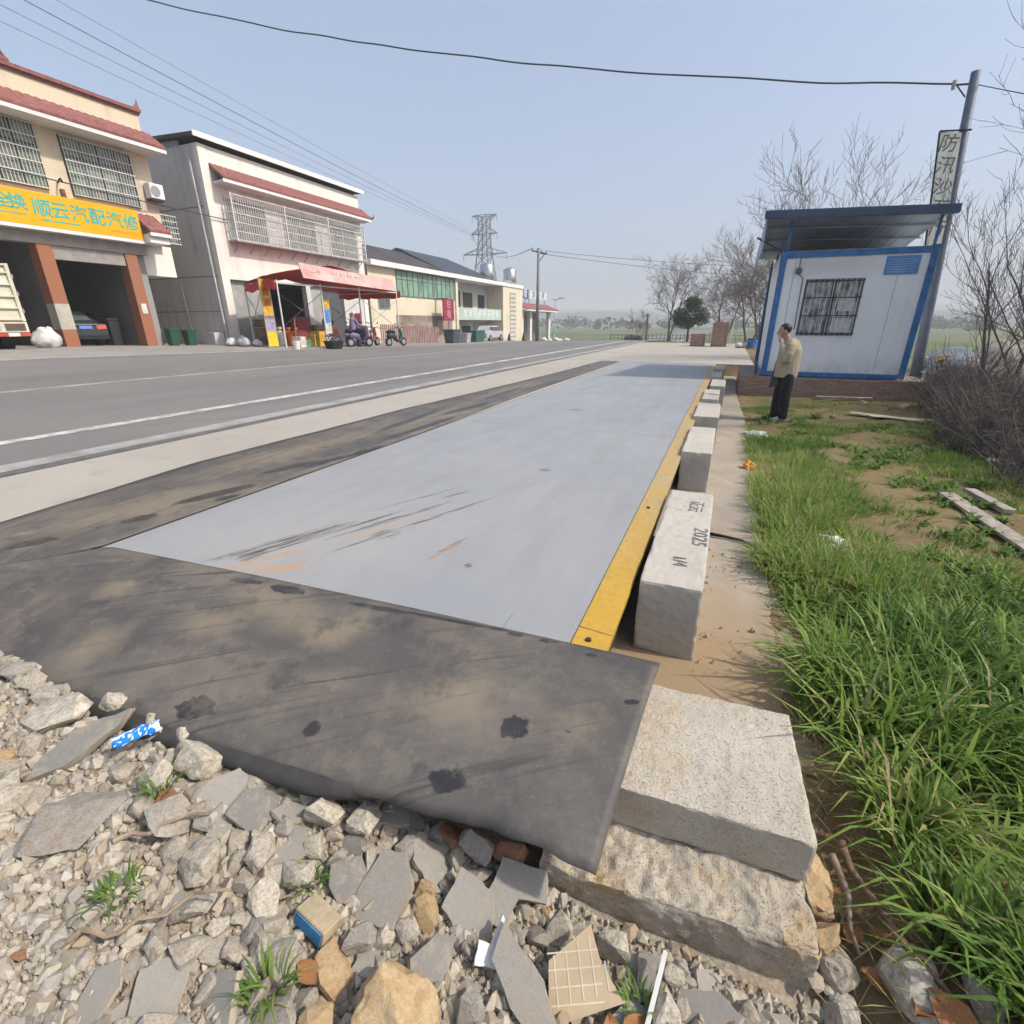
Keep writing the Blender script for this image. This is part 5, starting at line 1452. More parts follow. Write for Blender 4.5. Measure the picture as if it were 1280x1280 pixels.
crumple('plastic_bag', 0.62, 9.0, 0.35, 8, mt('dull_plastic', (0.40,0.42,0.42), 0.5, 0.2, 9), 'grey plastic sheet crumpled at the ledge edge behind the rag', 'plastic bag', 0.25)
# debris heap with tarpaulin beyond the cabin
hm = MB(); n = 26
for j in range(n+1):
    for i in range(n+1):
        x = 4.6 + 7*i/n; y = 14.9 + 9.5*j/n
        e = max(0.0, math.sin(math.pi*i/n)*math.sin(math.pi*j/n))
        hm.v.append((x, y, -1.75 + 2.5*e**0.6 + 0.5*e*nz(x, y, 0.9) + 0.25*e*nz(x, y, 3)))
for j in range(n):
    for i in range(n):
        k = j*(n+1)+i; hm.f.append((k,k+1,k+n+2,k+n+1))
o = hm.build('debris_heap', mt('debris', (0.27,0.24,0.20), 0.95, 0.5, 3, 0.9, 9, col2=(0.42,0.38,0.33)), org=(8,20,-1.6)); tag(o, 'long heap of pale building debris behind the shrubs', 'debris heap')
tm = MB(); n = 16
for j in range(n+1):
    for i in range(n+1):
        u, v = i/n-0.5, j/n-0.5
        x = 5.35 + 1.5*u; y = 16.6 + 1.6*v
        e = max(0, 1-(2*u)**2)*max(0, 1-(2*v)**2)
        tm.v.append((x, y, 0.15 + 0.62*e**0.7 + 0.14*nz(x*2.3, y*2.3)))
for j in range(n):
    for i in range(n):
        k = j*(n+1)+i; tm.f.append((k,k+1,k+n+2,k+n+1))
o = tm.build('tarpaulin', mt('blue_grey_tarp', (0.17,0.205,0.25), 0.7, 0.3, 3), org=(5.3,16.6,0.2)); o.modifiers.new('t','SOLIDIFY').thickness = 0.01
tag(o, 'blue grey tarpaulin thrown over a pile right of the cabin', 'tarpaulin')
for i in range(26):
    x = rb.uniform(4.7,7.5); y = rb.uniform(15.2,17.5)
    put('debris_piece', KINDS[rb.randrange(len(KINDS))][1], x, y, ground_z(x,y) + rb.uniform(0.5,1.2), rb.uniform(0.2,0.5), (rb.uniform(0,90),rb.uniform(0,90),rb.uniform(0,360)), 'broken piece on the debris pile right of the cabin', 'debris', 'debris pieces right of the cabin')
# ---------------------------------------------------------------- buildings across the road
def tiled_eave(parent, y0, y1, xw, zw, xo, zo, name='tiled_eave', pitch=0.26, th=0.07):
    """sloping strip of roll tiles from the wall (xw,zw) out to (xo,zo)"""
    m = MB(); n = int((y1-y0)/pitch*4)
    for i in range(n+1):
        y = y0 + (y1-y0)*i/n
        b = 0.035*abs(math.sin(math.pi*i/4))
        for k in range(7):
            t_ = k/6; st = 0.02*((k % 2))
            m.v.append((xw+(xo-xw)*t_, y, zw+(zo-zw)*t_+b+st))
        m.v.append((xo-0.01, y, zo-th)); m.v.append((xw, y, zw-th-0.1))
    for i in range(n):
        for k in range(9):
            a = i*9+k; c = i*9+(k+1) % 9
            m.f.append((a, c, c+9, a+9))
    m.f.append(tuple(range(9))); m.f.append(tuple(n*9+k for k in range(9))[::-1])
    o = m.build(name, M_TILE, parent)
    e = MB().box(xo-0.09, xo-0.015, y0, y1, zo-th-0.13, zo-th-0.005)
    e.build('eave_trim', WHITE, o)
    e = MB().hexa([(xw,y0,zo-th-0.16),(xo-0.095,y0,zo-th-0.10),(xo-0.095,y1,zo-th-0.10),(xw,y1,zo-th-0.16),(xw,y0,zo-th-0.1),(xo-0.095,y0,zo-th-0.04),(xo-0.095,y1,zo-th-0.04),(xw,y1,zo-th-0.1)])
    e.build('soffit', WHITE, o)
    return o
def barred_window(parent, x, y0, y1, z0, z1, glass, frame, cols=4, rows=2, bars=True, off=0.10, step=0.11, hrows=6, barmat=None):
    f = MB(); t_ = 0.05
    f.box(x-0.02, x+0.05, y0, y1, z0, z0+t_); f.box(x-0.02, x+0.05, y0, y1, z1-t_, z1)
    for k in range(cols+1):
        y = y0 + (y1-y0-t_)*k/cols; f.box(x-0.018, x+0.048, y, y+t_, z0+t_+0.001, z1-t_-0.001)
    if rows > 1:
        z = z0 + (z1-z0)*0.66; f.box(x-0.016, x+0.046, y0+t_, y1-t_, z, z+t_)
    F = f.build('window', frame, parent)
    for k in range(cols):
        ya = y0 + (y1-y0)*k/cols; yb_ = y0 + (y1-y0)*(k+1)/cols
        MB().box(x+0.002, x+0.010, ya+0.03, yb_-0.0, z0+0.03, z1-0.03).build('pane', glass[k % len(glass)], F)
    if bars:
        b = MB(); y = y0+0.03
        while y < y1: b.bar((x+off, y, z0), (x+off, y, z1), 0.016); y += step
        b.build('window_bars', barmat or STEELW, F)
        b = MB()
        for k in range(hrows): b.bar((x+off+0.012, y0, z0+0.03+(z1-z0-0.06)*k/(hrows-1)), (x+off+0.012, y1, z0+0.03+(z1-z0-0.06)*k/(hrows-1)), 0.035, 0.03)
        b.build('bar_rail', barmat or STEELW, F)
    return F
G_GREEN = mt('greenish_glass', (0.15,0.22,0.17), 0.15, 0.3, 1.2, 0, col2=(0.30,0.36,0.30))
G_GREY = mt('curtained_glass', (0.22,0.235,0.225), 0.2, 0.4, 1.5, 0)
G_WHITE = mt('white_curtain_glass', (0.55,0.55,0.53), 0.3, 0.1, 2, 0)
G_MINT = mt('mint_glass', (0.17,0.33,0.24), 0.15, 0.25, 0.8, 0, col2=(0.27,0.42,0.33))

# --- first building: car workshop
B1 = thing('workshop_building', 'cream two storey workshop with yellow sign over its open bays', 'building', (-29, 11, 0.4))
FX = -24.0
MB().box(-38, FX, 2.0, 16.9, 4.62, 9.42).build('upper_wall', M_B1, B1)
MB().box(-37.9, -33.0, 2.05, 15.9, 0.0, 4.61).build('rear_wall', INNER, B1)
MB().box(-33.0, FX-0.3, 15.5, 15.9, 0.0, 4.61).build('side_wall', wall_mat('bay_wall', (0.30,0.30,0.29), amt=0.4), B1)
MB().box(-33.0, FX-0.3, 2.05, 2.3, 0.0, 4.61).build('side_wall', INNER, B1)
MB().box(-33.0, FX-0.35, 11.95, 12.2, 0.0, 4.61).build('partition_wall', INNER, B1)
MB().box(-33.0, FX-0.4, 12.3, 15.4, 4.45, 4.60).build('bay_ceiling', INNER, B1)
for (y0, y1, band) in ((8.5,8.95,False),(11.88,12.36,True),(14.95,15.42,False)):
    c = MB().box(FX-0.5, FX+0.05, y0, y1, 0.1, 4.1).build('column', M_ORANGE, B1)
    if band: MB().box(FX-0.49, FX+0.055, y0-0.005, y1+0.005, 1.12, 2.05).build('pale_band', mt('pale_column_band', (0.45,0.42,0.36), 0.8), c)
MB().box(FX-0.06+0.115, FX+0.07, 15.08, 15.3, 1.75, 2.15).build('notice', mt('pink_notice', (0.65,0.6,0.58), 0.7, 0.3, 9), B1)
MB().box(FX-0.5, FX+0.04, 5.0, 15.9, 4.1, 4.615).build('beam', mt('beam_plaster', (0.33,0.30,0.28), 0.85), B1)
MB().box(FX-0.3, FX-0.02, 12.38, 14.93, 3.62, 4.09).build('shutter_box', mt('shutter_box', (0.30,0.27,0.26), 0.6), B1)
MB().box(-27.5, FX-0.35, 15.95, 17.3, 3.35, 4.6).build('side_annex', M_B2W, B1)
SB = MB().box(FX+0.05, FX+0.45, 4.0, 15.62, 4.62, 5.72).build('sign_board', YELLOW, B1, bevel=0.01)
MB().box(FX+0.05, FX+0.47, 4.0, 15.64, 4.50, 4.615).build('sign_edge', WHITE, SB)
for k, ch in enumerate('顺云汽配汽修'):
    text('character', ch, 0.60, (FX+0.455, 12.22+0.56*k+0.06*max(0,k-1), 5.20), FACE_X, TEAL, SB, 0.006)
for k, ch in enumerate('全换'):
    text('character', ch, 0.52, (FX+0.455, 11.12+0.42*k, 5.28), FACE_X, TEAL, SB, 0.006)
MB().box(FX+0.451, FX+0.457, 12.1, 13.35, 4.83, 4.87).build('sign_line', TEAL, SB)
MB().box(FX+0.451, FX+0.457, 10.9, 11.7, 4.93, 4.96).build('sign_line', TEAL, SB)
MB().box(FX+0.451, FX+0.457, 14.4, 15.4, 4.82, 4.85).build('sign_line', mt('sign_orange', (0.7,0.25,0.03), 0.5), SB)
tiled_eave(B1, 2.0, 17.15, FX, 8.85, FX+0.95, 8.22)
tiled_eave(B1, 15.66, 16.55, FX, 5.70, FX+0.95, 5.0)
MB().box(FX-0.1, FX+0.8, 15.66, 16.5, 4.55, 4.82).build('canopy_slab', WHITE, B1)
MB().box(-38.05, FX+0.06, 1.9, 16.96, 9.42, 9.50).build('parapet_coping', M_TILE, B1)
MB().box(FX-0.22, FX+0.14, 1.9, 17.0, 9.50, 9.62).build('parapet_coping', M_TILE, B1)
MB().box(FX-0.2, FX+0.1, 10.4, 12.75, 9.62, 9.76).build('roof_ornament', M_TILE, B1, bevel=0.03)
for y in (10.6, 11.2, 11.8, 12.3):
    MB().tube([(FX-0.05,y,9.72),(FX-0.05,y+0.12,9.92),(FX-0.05,y+0.3,9.95),(FX-0.05,y+0.42,9.75)], [0.06,0.05,0.05,0.06], 6).build('roof_ornament', M_TILE, B1)
MB().tube([(FX,16.8,9.6),(FX,16.95,9.72),(FX,16.98,9.95)], [0.09,0.08,0.02], 6).build('roof_ornament', M_TILE, B1)
barred_window(B1, FX+0.01, 13.62, 16.12, 5.92, 7.86, [G_GREEN, G_GREY], mt('dark_frame', (0.05,0.06,0.06), 0.5), 4)
barred_window(B1, FX+0.01, 10.2, 12.86, 5.95, 7.98, [G_GREY, G_GREEN], mt('dark_frame', ()), 4)
barred_window(B1, FX-0.5, 16.95, 17.9, 4.75, 5.95, [G_GREEN], mt('dark_frame', ()), 2)
ac = MB().box(FX+0.06, FX+0.42, 16.42, 17.02, 6.35, 6.92).build('air_conditioner', WHITE, B1, bevel=0.02)
MB().tube([(FX+0.425,16.64,6.63),(FX+0.44,16.64,6.63)], 0.2, 16).build('fan_grille', GREYM, ac)
MB().box(FX+0.02, FX+0.4, 16.45, 16.98, 6.27, 6.34).build('bracket', DARK, ac)
lt = MB().tube([(FX+0.02,13.2,6.25),(FX+0.35,13.15,6.35),(FX+0.5,13.1,6.2)], 0.03, 6); lt.build('wall_lamp', DARK, B1)
MB().box(FX+0.01, FX+0.12, 13.2, 13.32, 5.78, 6.05).build('meter_box', mt('meter_brown', (0.18,0.1,0.06), 0.7), B1)
# things in the bays
def sedan(loc):
    T = thing('parked_car', 'dark sedan parked nose-in inside the workshop bay', 'car', loc)
    L = Vector(loc)
    prof = [(-0.0,0.30),(0.0,0.62),(0.06,0.92),(0.55,1.0),(1.15,1.40),(2.2,1.44),(3.0,1.02),(4.2,0.86),(4.4,0.55),(4.35,0.28)]
    m = MB(); n = len(prof)
    for k, (wy, sc) in enumerate(((-0.90,0.0),(-0.86,1),(0.86,1),(0.90,0.0))):
        pass
    for (y, top) in ((-0.78,0.97),(-0.60,1.0),(0.60,1.0),(0.78,0.97)):
        for (x, z) in prof: 
            zz = z if z < 1.05 else 1.0+(z-1.0)*(1 if abs(y) < 0.7 else 0.9)
            yy = y*(1.08 if z < 1.05 else 0.90)
            m.v.append((L.x - x, L.y + yy, L.z + zz*top))
    for j in range(3):
        for i in range(n):
            a = j*n+i; b = j*n+(i+1) % n; m.f.append((a, b, b+n, a+n))
    m.f.append(tuple(range(n))); m.f.append(tuple(3*n+i for i in range(n))[::-1])
    paint = mt('black_car_paint', (0.035,0.037,0.042), 0.2, 0.1, 2, 0, spec=0.6)
    body = m.build('body', paint, T, smooth=False, bevel=0.03, segs=2)
    MB().hexa([L+Vector(q) for q in ((-0.60,-0.62,1.03),(-1.10,-0.58,1.38),(-1.10,0.58,1.38),(-0.60,0.62,1.03),(-0.57,-0.62,1.05),(-1.08,-0.58,1.405),(-1.08,0.58,1.405),(-0.57,0.62,1.05))]).build('rear_window', GLASS, T)
    for s in (-1, 1):
        MB().hexa([L+Vector(q) for q in ((-0.05,0.42*s,0.70),(0.03,0.42*s,0.68),(0.03,0.80*s,0.70),(-0.08,0.82*s,0.72),(-0.08,0.42*s,0.86),(-0.01,0.42*s,0.86),(-0.01,0.80*s,0.88),(-0.1,0.82*s,0.88))]).build('tail_light', mt('tail_red', (0.5,0.10,0.10), 0.2, 0.1, 9, 0), T)
        for x in (-0.75, -3.4):
            w = MB().tube([L+Vector((x,0.66*s,0.31)), L+Vector((x,0.86*s,0.31))], 0.31, 18).build('wheel', BLACK, T)
            MB().tube([L+Vector((x,0.862*s,0.31)), L+Vector((x,0.868*s,0.31))], 0.19, 12).build('rim', GREYM, w)
    MB().box(L.x-0.02, L.x+0.035, L.y-0.24, L.y+0.24, L.z+0.70, L.z+0.84).build('number_plate', mt('blue_plate', (0.16,0.24,0.62), 0.4), T)
    MB().box(L.x-0.05, L.x+0.06, L.y-0.80, L.y+0.80, L.z+0.40, L.z+0.56).build('bumper', paint, T, bevel=0.03, segs=2)
    MB().box(L.x-0.02, L.x+0.045, L.y-0.44, L.y+0.44, L.z+0.87, L.z+0.90).build('chrome_strip', GREYM, T)
sedan((-25.0, 13.25, 0.42))
def truck(loc):
    T = thing('box_truck', 'rear of a cream cargo truck backed out of the workshop', 'truck', loc)
    L = Vector(loc); W_ = 1.15
    cr = mt('cream_truck_paint', (0.62,0.58,0.46), 0.5, 0.15, 2)
    MB().box(L.x-5.0, L.x-0.05, L.y-W_, L.y+W_, L.z+0.95, L.z+2.60).build('cargo_body', cr, T)
    for z in (0.98, 1.32, 1.66, 2.0, 2.34, 2.56):
        MB().box(L.x-0.05, L.x+0.02, L.y-W_, L.y+W_, L.z+z, L.z+z+0.05).build('rib', cr, T)
    for y in (-W_, -0.05, W_-0.09):
        MB().box(L.x-0.05, L.x+0.03, L.y+y, L.y+y+0.09, L.z+0.95, L.z+2.62).build('corner_rail', cr, T)
    for z in (1.2, 1.7, 2.2): MB().tube([(L.x+0.02,L.y+W_+0.015,L.z+z),(L.x+0.02,L.y+W_+0.015,L.z+z+0.12)], 0.03, 8).build('hinge', GREYM, T)
    MB().box(L.x-4.8, L.x-0.1, L.y-0.5, L.y+0.5, L.z+0.6, L.z+0.94).build('chassis', DARK, T)
    MB().box(L.x-0.12, L.x+0.03, L.y-W_, L.y+W_, L.z+0.62, L.z+0.93).build('rear_panel', cr, T)
    for s in (-1, 1):
        MB().box(L.x+0.031, L.x+0.06, L.y+s*0.82-0.25, L.y+s*0.82+0.25, L.z+0.68, L.z+0.88).build('tail_light', mt('lamp_dark', (0.12,0.09,0.07), 0.3), T)
    MB().box(L.x+0.031, L.x+0.05, L.y+0.10, L.y+0.45, L.z+0.68, L.z+0.86).build('number_plate', mt('plate_grey', (0.35,0.4,0.45), 0.4), T)
    for k in range(8):
        MB().box(L.x-0.1, L.x+0.07, L.y-W_+k*W_/4, L.y-W_+(k+1)*W_/4-0.004, L.z+0.50, L.z+0.60).build('bumper_stripe', mt('stripe_red', (0.5,0.07,0.05), 0.4) if k % 2 else WHITE, T)
    for s in (-1, 1):
        for x in (-1.2, -4.3):
            w = MB().tube([L+Vector((x,0.70*s,0.40)), L+Vector((x,1.05*s,0.40))], 0.40, 18).build('wheel', BLACK, T)
            MB().tube([L+Vector((x,1.052*s,0.40)), L+Vector((x,1.06*s,0.40))], 0.22, 12).build('rim', GREYM, w)
    MB().box(L.x-6.6, L.x-5.1, L.y-1.0, L.y+1.0, L.z+0.5, L.z+2.3).build('cab', cr, T, bevel=0.1, segs=2)
    MB().box(L.x-6.2, L.x-5.5, L.y+1.001, L.y+1.01, L.z+1.4, L.z+2.0).build('side_window', GLASS, T)
truck((-21.0, 8.35, 0.46))
def sack(x, y, z, s, seed, label, mat, cat='sack', flat=1.0, group=None):
    bm = bmesh.new(); bmesh.ops.create_icosphere(bm, subdivisions=3, radius=0.5)
    for v in bm.verts:
        k = 1 + 0.30*noise.noise(v.co*3 + Vector((seed,0,0))) + 0.28*noise.noise(v.co*7 + Vector((0,seed,0)))
        v.co *= k
        if v.co.z > 0.15: v.co.x *= 1 - 0.9*(v.co.z-0.15); v.co.y *= 1 - 0.9*(v.co.z-0.15); v.co.z *= 1.12
        v.co.z = max(v.co.z*flat, -0.42*flat)
    me = bpy.data.meshes.new('sack'); bm.to_mesh(me); bm.free(); me.materials.append(mat)
    for p in me.polygons: p.use_smooth = True
    return put('sack', me, x, y, z + s*0.42*flat, s, (0,0,seed*50), label, cat, group)
M_SACK = mt('white_woven_sack', (0.55,0.56,0.56), 0.7, 0.2, 4, 0.6, 12)
sack(-22.8, 10.75, 0.46, 0.78, 2, 'bulging white sack between the truck and the orange column', M_SACK, flat=1.05)
for i, (x, y, w, h, m, lab) in enumerate([(-25.6,14.62,0.5,1.15,'dark_bin','dark rubbish bin at the right wall of the bay'),(-26.5,14.7,0.6,1.4,'dark_bin','tall dark cabinet at the back right of the bay'),(-23.9,16.1,0.42,0.75,'green_bin','green bin at the foot of the right orange column'),(-24.0,17.0,0.45,0.7,'green_bin','green bin standing by the grey cement wall'),(-28.0,13.9,0.8,1.6,'dark_bin','dark machine at the back of the bay')]):
    z = road_h(x,y); T = thing('bin', lab, 'bin', (x,y,z))
    MB().hexa([(x-w*0.4,y-w*0.4,z),(x+w*0.4,y-w*0.4,z),(x+w*0.4,y+w*0.4,z),(x-w*0.4,y+w*0.4,z),(x-w/2,y-w/2,z+h*0.9),(x+w/2,y-w/2,z+h*0.9),(x+w/2,y+w/2,z+h*0.9),(x-w/2,y+w/2,z+h*0.9)]).build('bin_body', mt(m, (0.02,0.085,0.05) if m == 'green_bin' else (0.035,0.035,0.04), 0.5, 0.2), T, bevel=0.02)
    MB().box(x-w*0.53,x+w*0.53,y-w*0.53,y+w*0.53,z+h*0.9+0.002,z+h).build('lid', mt(m, ()), T, bevel=0.02)

# --- second building: shop with barred bay window
B2 = thing('shop_building', 'white two storey shop with grey side wall and long barred window', 'building', (-30, 25, 0.2))
Y0, Y1 = 19.4, 30.7
MB().box(-38, FX-0.001, Y0+0.2, Y1, 3.7, 9.15).build('upper_wall', M_B2W, B2)
MB().box(-38, FX-0.01, Y0, Y0+0.199, -0.3, 9.15).build('side_wall', M_B2G, B2)
MB().box(FX-0.25, FX+0.02, Y0-0.02, Y0+0.42, -0.3, 9.15).build('corner_pier', M_B2W, B2)
MB().box(FX-0.25, FX+0.02, Y1-0.4, Y1+0.02, -0.3, 3.7).build('corner_pier', M_B2W, B2)
MB().box(FX-0.3, FX+0.01, Y0+0.42, Y1-0.4, 3.45, 4.0).build('lintel', M_B2W, B2)
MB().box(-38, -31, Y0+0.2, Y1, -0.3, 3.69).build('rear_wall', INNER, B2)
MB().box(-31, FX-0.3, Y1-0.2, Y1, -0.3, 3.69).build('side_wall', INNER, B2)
MB().box(FX-0.35, FX-0.2, Y0+0.42, 22.3, -0.3, 3.44).build('shutter', mt('grey_shutter', (0.36,0.36,0.35), 0.6, 0.2, 2), B2)
MB().box(FX-0.35, FX-0.0, 25.0, 25.35, -0.3, 3.44).build('pier', M_B2G, B2)
MB().box(FX-0.35, FX-0.15, 25.36, 26.5, -0.3, 3.44).build('shutter', mt('grey_shutter', ()), B2)
MB().box(FX-0.35, FX-0.22, 26.51, 28.3, -0.3, 3.44).build('shutter', mt('dark_shutter', (0.09,0.09,0.10), 0.6, 0.2, 2), B2)
MB().box(FX-0.36, FX-0.05, 28.31, Y1-0.4, -0.3, 3.44).build('pier', M_B2G, B2)
MB().box(FX-0.049, FX-0.03, 28.7, 29.8, 0.9, 2.0).build('poster', mt('dark_red_poster', (0.14,0.03,0.04), 0.6, 0.5, 3), B2)
for (z0, z1) in ((3.55,3.6),(6.6,6.64),(1.9,1.94)):
    MB().box(-38, FX-0.26, Y0-0.012, Y0-0.0005, z0, z1).build('cement_seam', mt('cement_seam', (0.25,0.24,0.23), 0.9), B2)
tiled_eave(B2, Y0+0.45, Y1+0.25, FX, 8.45, FX+0.8, 7.85)
MB().tube([(FX+0.75,Y1+0.2,7.85),(FX+0.75,Y1+0.5,7.95),(FX+0.75,Y1+0.62,8.15)], [0.09,0.07,0.02], 6).build('eave_tip', M_TILE, B2)
# sheet roof on short posts
r_ = MB().hexa([(-38,Y0-0.3,9.85),(FX+0.25,Y0-0.3,9.34),(FX+0.25,Y1+0.3,9.34),(-38,Y1+0.3,9.85),(-38,Y0-0.3,9.97),(FX+0.25,Y0-0.3,9.48),(FX+0.25,Y1+0.3,9.48),(-38,Y1+0.3,9.97)]).build('sheet_roof', M_DROOF, B2)
MB().box(FX+0.251, FX+0.30, Y0-0.32, Y1+0.32, 9.31, 9.53).build('roof_edge', WHITE, r_)
MB().hexa([(-38,Y0-0.02,9.16),(FX-1.2,Y0-0.02,9.16),(FX-1.2,Y0+0.06,9.16),(-38,Y0+0.06,9.16),(-38,Y0-0.02,9.83),(FX-1.2,Y0-0.02,9.36),(FX-1.2,Y0+0.06,9.36),(-38,Y0+0.06,9.83)]).build('gable_sheet', mt('blue_grey_sheet', (0.30,0.34,0.40), 0.5, 0.25, 3), B2)
for k in range(7): MB().box(FX-0.2, FX-0.12, Y0+0.2+k*1.8, Y0+0.28+k*1.8, 9.151, 9.34).build('roof_post', DARK, B2)
# long barred bay window
barred_window(B2, FX+0.01, 20.3, 30.0, 5.35, 7.15, [G_GREY, G_GREY, G_WHITE, G_GREY, G_GREY, G_WHITE, G_GREY, G_GREY], mt('alu_frame', (0.45,0.46,0.46), 0.5), 8, bars=False)
cg = MB(); y = 20.2
cx = FX+0.62
while y < 30.2:
    cg.bar((cx,y,5.25),(cx,y,7.25),0.018); y += 0.14
for z in (5.25,5.65,6.05,6.45,6.85,7.25): cg.bar((cx,20.2,z),(cx,30.2,z),0.03)
for z in (5.25,5.65,6.05,6.45,6.85,7.25):
    for y in (20.2, 30.2): cg.bar((FX,y,z),(cx,y,z),0.025)
for k in range(1, 5):
    for y in (20.2, 30.2): cg.bar((FX+0.12*k,y,5.25),(FX+0.12*k,y,7.25),0.016)
CG = cg.build('window_cage', STEELW, B2)
MB().box(FX+0.02, cx, 20.2, 30.2, 5.18, 5.235).build('cage_floor', GREYM, CG)
for k in range(11): MB().bar((cx-0.1,20.4+0.95*k,5.18),(FX+0.02,20.4+0.95*k,4.75),0.03).build('cage_brace', GREYM, CG)
for k in range(4): MB().bar((cx+0.02,20.2+k*3.33,5.2),(cx+0.02,20.2+k*3.33,7.3),0.06).build('cage_post', STEELW, CG)
MB().tube([(FX-0.9,Y0-0.08,8.9),(FX-0.55,Y0-0.08,8.6),(FX-0.35,Y0-0.08,0.3)], 0.06, 8).build('drain_pipe', mt('pvc_grey', (0.5,0.5,0.5), 0.5), B2)
MB().box(FX-1.3, FX-0.5, Y0-0.7, Y0-0.1, 0.2, 0.9).build('pipe_box', M_B2G, B2)
MB().tube([(FX-3.0,Y0-0.1,3.3),(FX-2.9,Y0-0.1,0.3)], 0.045, 8).build('drain_pipe', mt('pvc_grey', ()), B2)

# --- red canopy in front of the shop
CN = thing('shop_canopy', 'red fabric canopy on white posts with faded pink banner', 'canopy', (-20.5, 21, 0.2))
cm = MB(); n = 14
for j in range(n+1):
    x = -22.6 + 4.3*j/n
    for i in range(11):
        ya = 17.3 + 2.1*(1-j/n); y = ya + (26.2-ya)*i/10
        ridge = 1 - abs(i-4.2)/5.8
        cm.v.append((x, y, 3.05 + 0.95*max(0,ridge)**0.9*(0.55+0.45*sm(0,1,j/n)) + 0.07*nz(x*1.2, y*1.2)))
for j in range(n):
    for i in range(10):
        k = j*11+i; cm.f.append((k,k+1,k+12,k+11))
o = cm.build('canopy_fabric', RED, CN); o.modifiers.new('t','SOLIDIFY').thickness = 0.015
def valance(pts, h, name='valance'):
    m = MB()
    for p in pts:
        m.v += [tuple(p), (p[0], p[1], p[2]-h*(0.85+0.3*abs(nz(p[0]*2, p[1]*2))))]
    for i in range(len(pts)-1): m.f.append((2*i,2*i+1,2*i+3,2*i+2))
    q = m.build(name, RED, CN); q.modifiers.new('t','SOLIDIFY').thickness = 0.015
valance([(-22.6+0.33*k, 19.4-2.1*k/13-0.02, 3.12+0.06*math.sin(k*1.3)) for k in range(14)], 0.42)
valance([(-22.6+0.3*k, 26.2+0.02, 3.10+0.04*math.sin(k*1.7)) for k in range(16)], 0.42)
BN = MB().hexa([(-17.75,18.4,3.22),(-17.71,18.4,3.22),(-17.71,25.3,3.03),(-17.75,25.3,3.03),(-17.95,18.4,3.84),(-17.91,18.4,3.84),(-17.91,25.3,3.62),(-17.95,25.3,3.62)]).build('banner', mt('faded_pink', (0.60,0.30,0.29), 0.7, 0.25, 1.2, col2=(0.68,0.45,0.42)), CN)
M_FL = mt('faded_letters', (0.72,0.62,0.58), 0.7, 0.1)
for k, ch in enumerate('批发超市'):
    text('character', ch, 0.46, (-17.80, 20.6+0.52*k, 3.42-0.012*k), (R(90), 0, R(90)), M_FL, BN, 0.004)
text('character', '一品', 0.34, (-17.79, 19.3, 3.48), FACE_X, mt('faded_yellow', (0.62,0.55,0.3), 0.7), BN, 0.004)
for (x, y) in ((-18.3,17.4),(-20.5,18.45),(-22.5,19.35),(-18.3,20.0),(-18.3,22.8),(-18.3,26.1),(-21.0,26.1)):
    z = road_h(x,y); MB().tube([(x,y,z),(x,y,3.1)], 0.035, 8).build('post', STEELW, CN)
for (a, b) in (((-18.3,17.4,3.0),(-18.3,26.1,3.0)),((-18.3,17.4,3.0),(-22.5,19.35,3.0)),((-18.3,26.1,3.0),(-22.5,26.1,3.0))):
    MB().tube([a,b], 0.03, 6).build('rail', STEELW, CN)
for (x, ya, yb_) in ((-18.3,22.8,26.1),(-21.0,22.8,26.1),):
    for s in (0, 1): MB().tube([(x,(ya,yb_)[s],1.0),(x,(yb_,ya)[s],2.6)], 0.016, 5).build('brace', GREYM, CN)
for s in (0, 1): MB().tube([((-20.5,-22.5)[s],(18.45,19.35)[s],1.1),((-22.5,-20.5)[s],(19.35,18.45)[s],2.7)], 0.016, 5).build('brace', GREYM, CN)
for s in (0, 1): MB().tube([((-18.3,-21.0)[s],20.0,1.2),((-21.0,-18.3)[s],20.0,2.7)], 0.016, 5).build('brace', GREYM, CN)
def banner_stand(x, y, w, h, bands, label, chars=None):
    z = road_h(x, y); T = thing('banner_stand', label, 'banner', (x,y,z))
    zz = z+0.05
    for k, (f, m) in enumerate(bands):
        MB().box(x-0.015, x+0.015, y-w/2, y+w/2, zz, zz+h*f-0.003).build('banner_panel', m, T); zz += h*f
    for s in (-1, 1): MB().bar((x,y+s*(w/2+0.02),z),(x,y+s*(w/2+0.02),z+h+0.1),0.035).build('stand_pole', mt('gilt', (0.5,0.42,0.25), 0.5), T)
    if chars:
        for k, ch in enumerate(chars): text('character', ch, w*0.75, (x+0.02, y, z+h*0.83-k*w*0.9), FACE_X, mt('banner_red', (0.45,0.06,0.03), 0.6), T, 0.003)
banner_stand(-19.6, 17.9, 0.5, 2.85, [(0.22,mt('bright_yellow', (0.75,0.55,0.02), 0.6)),(0.24,mt('violet_print', (0.34,0.30,0.42), 0.6, 0.5, 5)),(0.54,mt('golden_print', (0.60,0.36,0.05), 0.6, 0.4, 4))], 'tall golden standing banner left under the canopy', '烟酒')
banner_stand(-18.5, 20.4, 0.42, 2.2, [(0.5,mt('pale_print', (0.5,0.5,0.47), 0.6, 0.4, 5)),(0.28,mt('blue_print', (0.08,0.22,0.55), 0.6, 0.3, 5)),(0.22,mt('golden_print', ()))], 'narrow blue and white standing banner in the canopy middle')
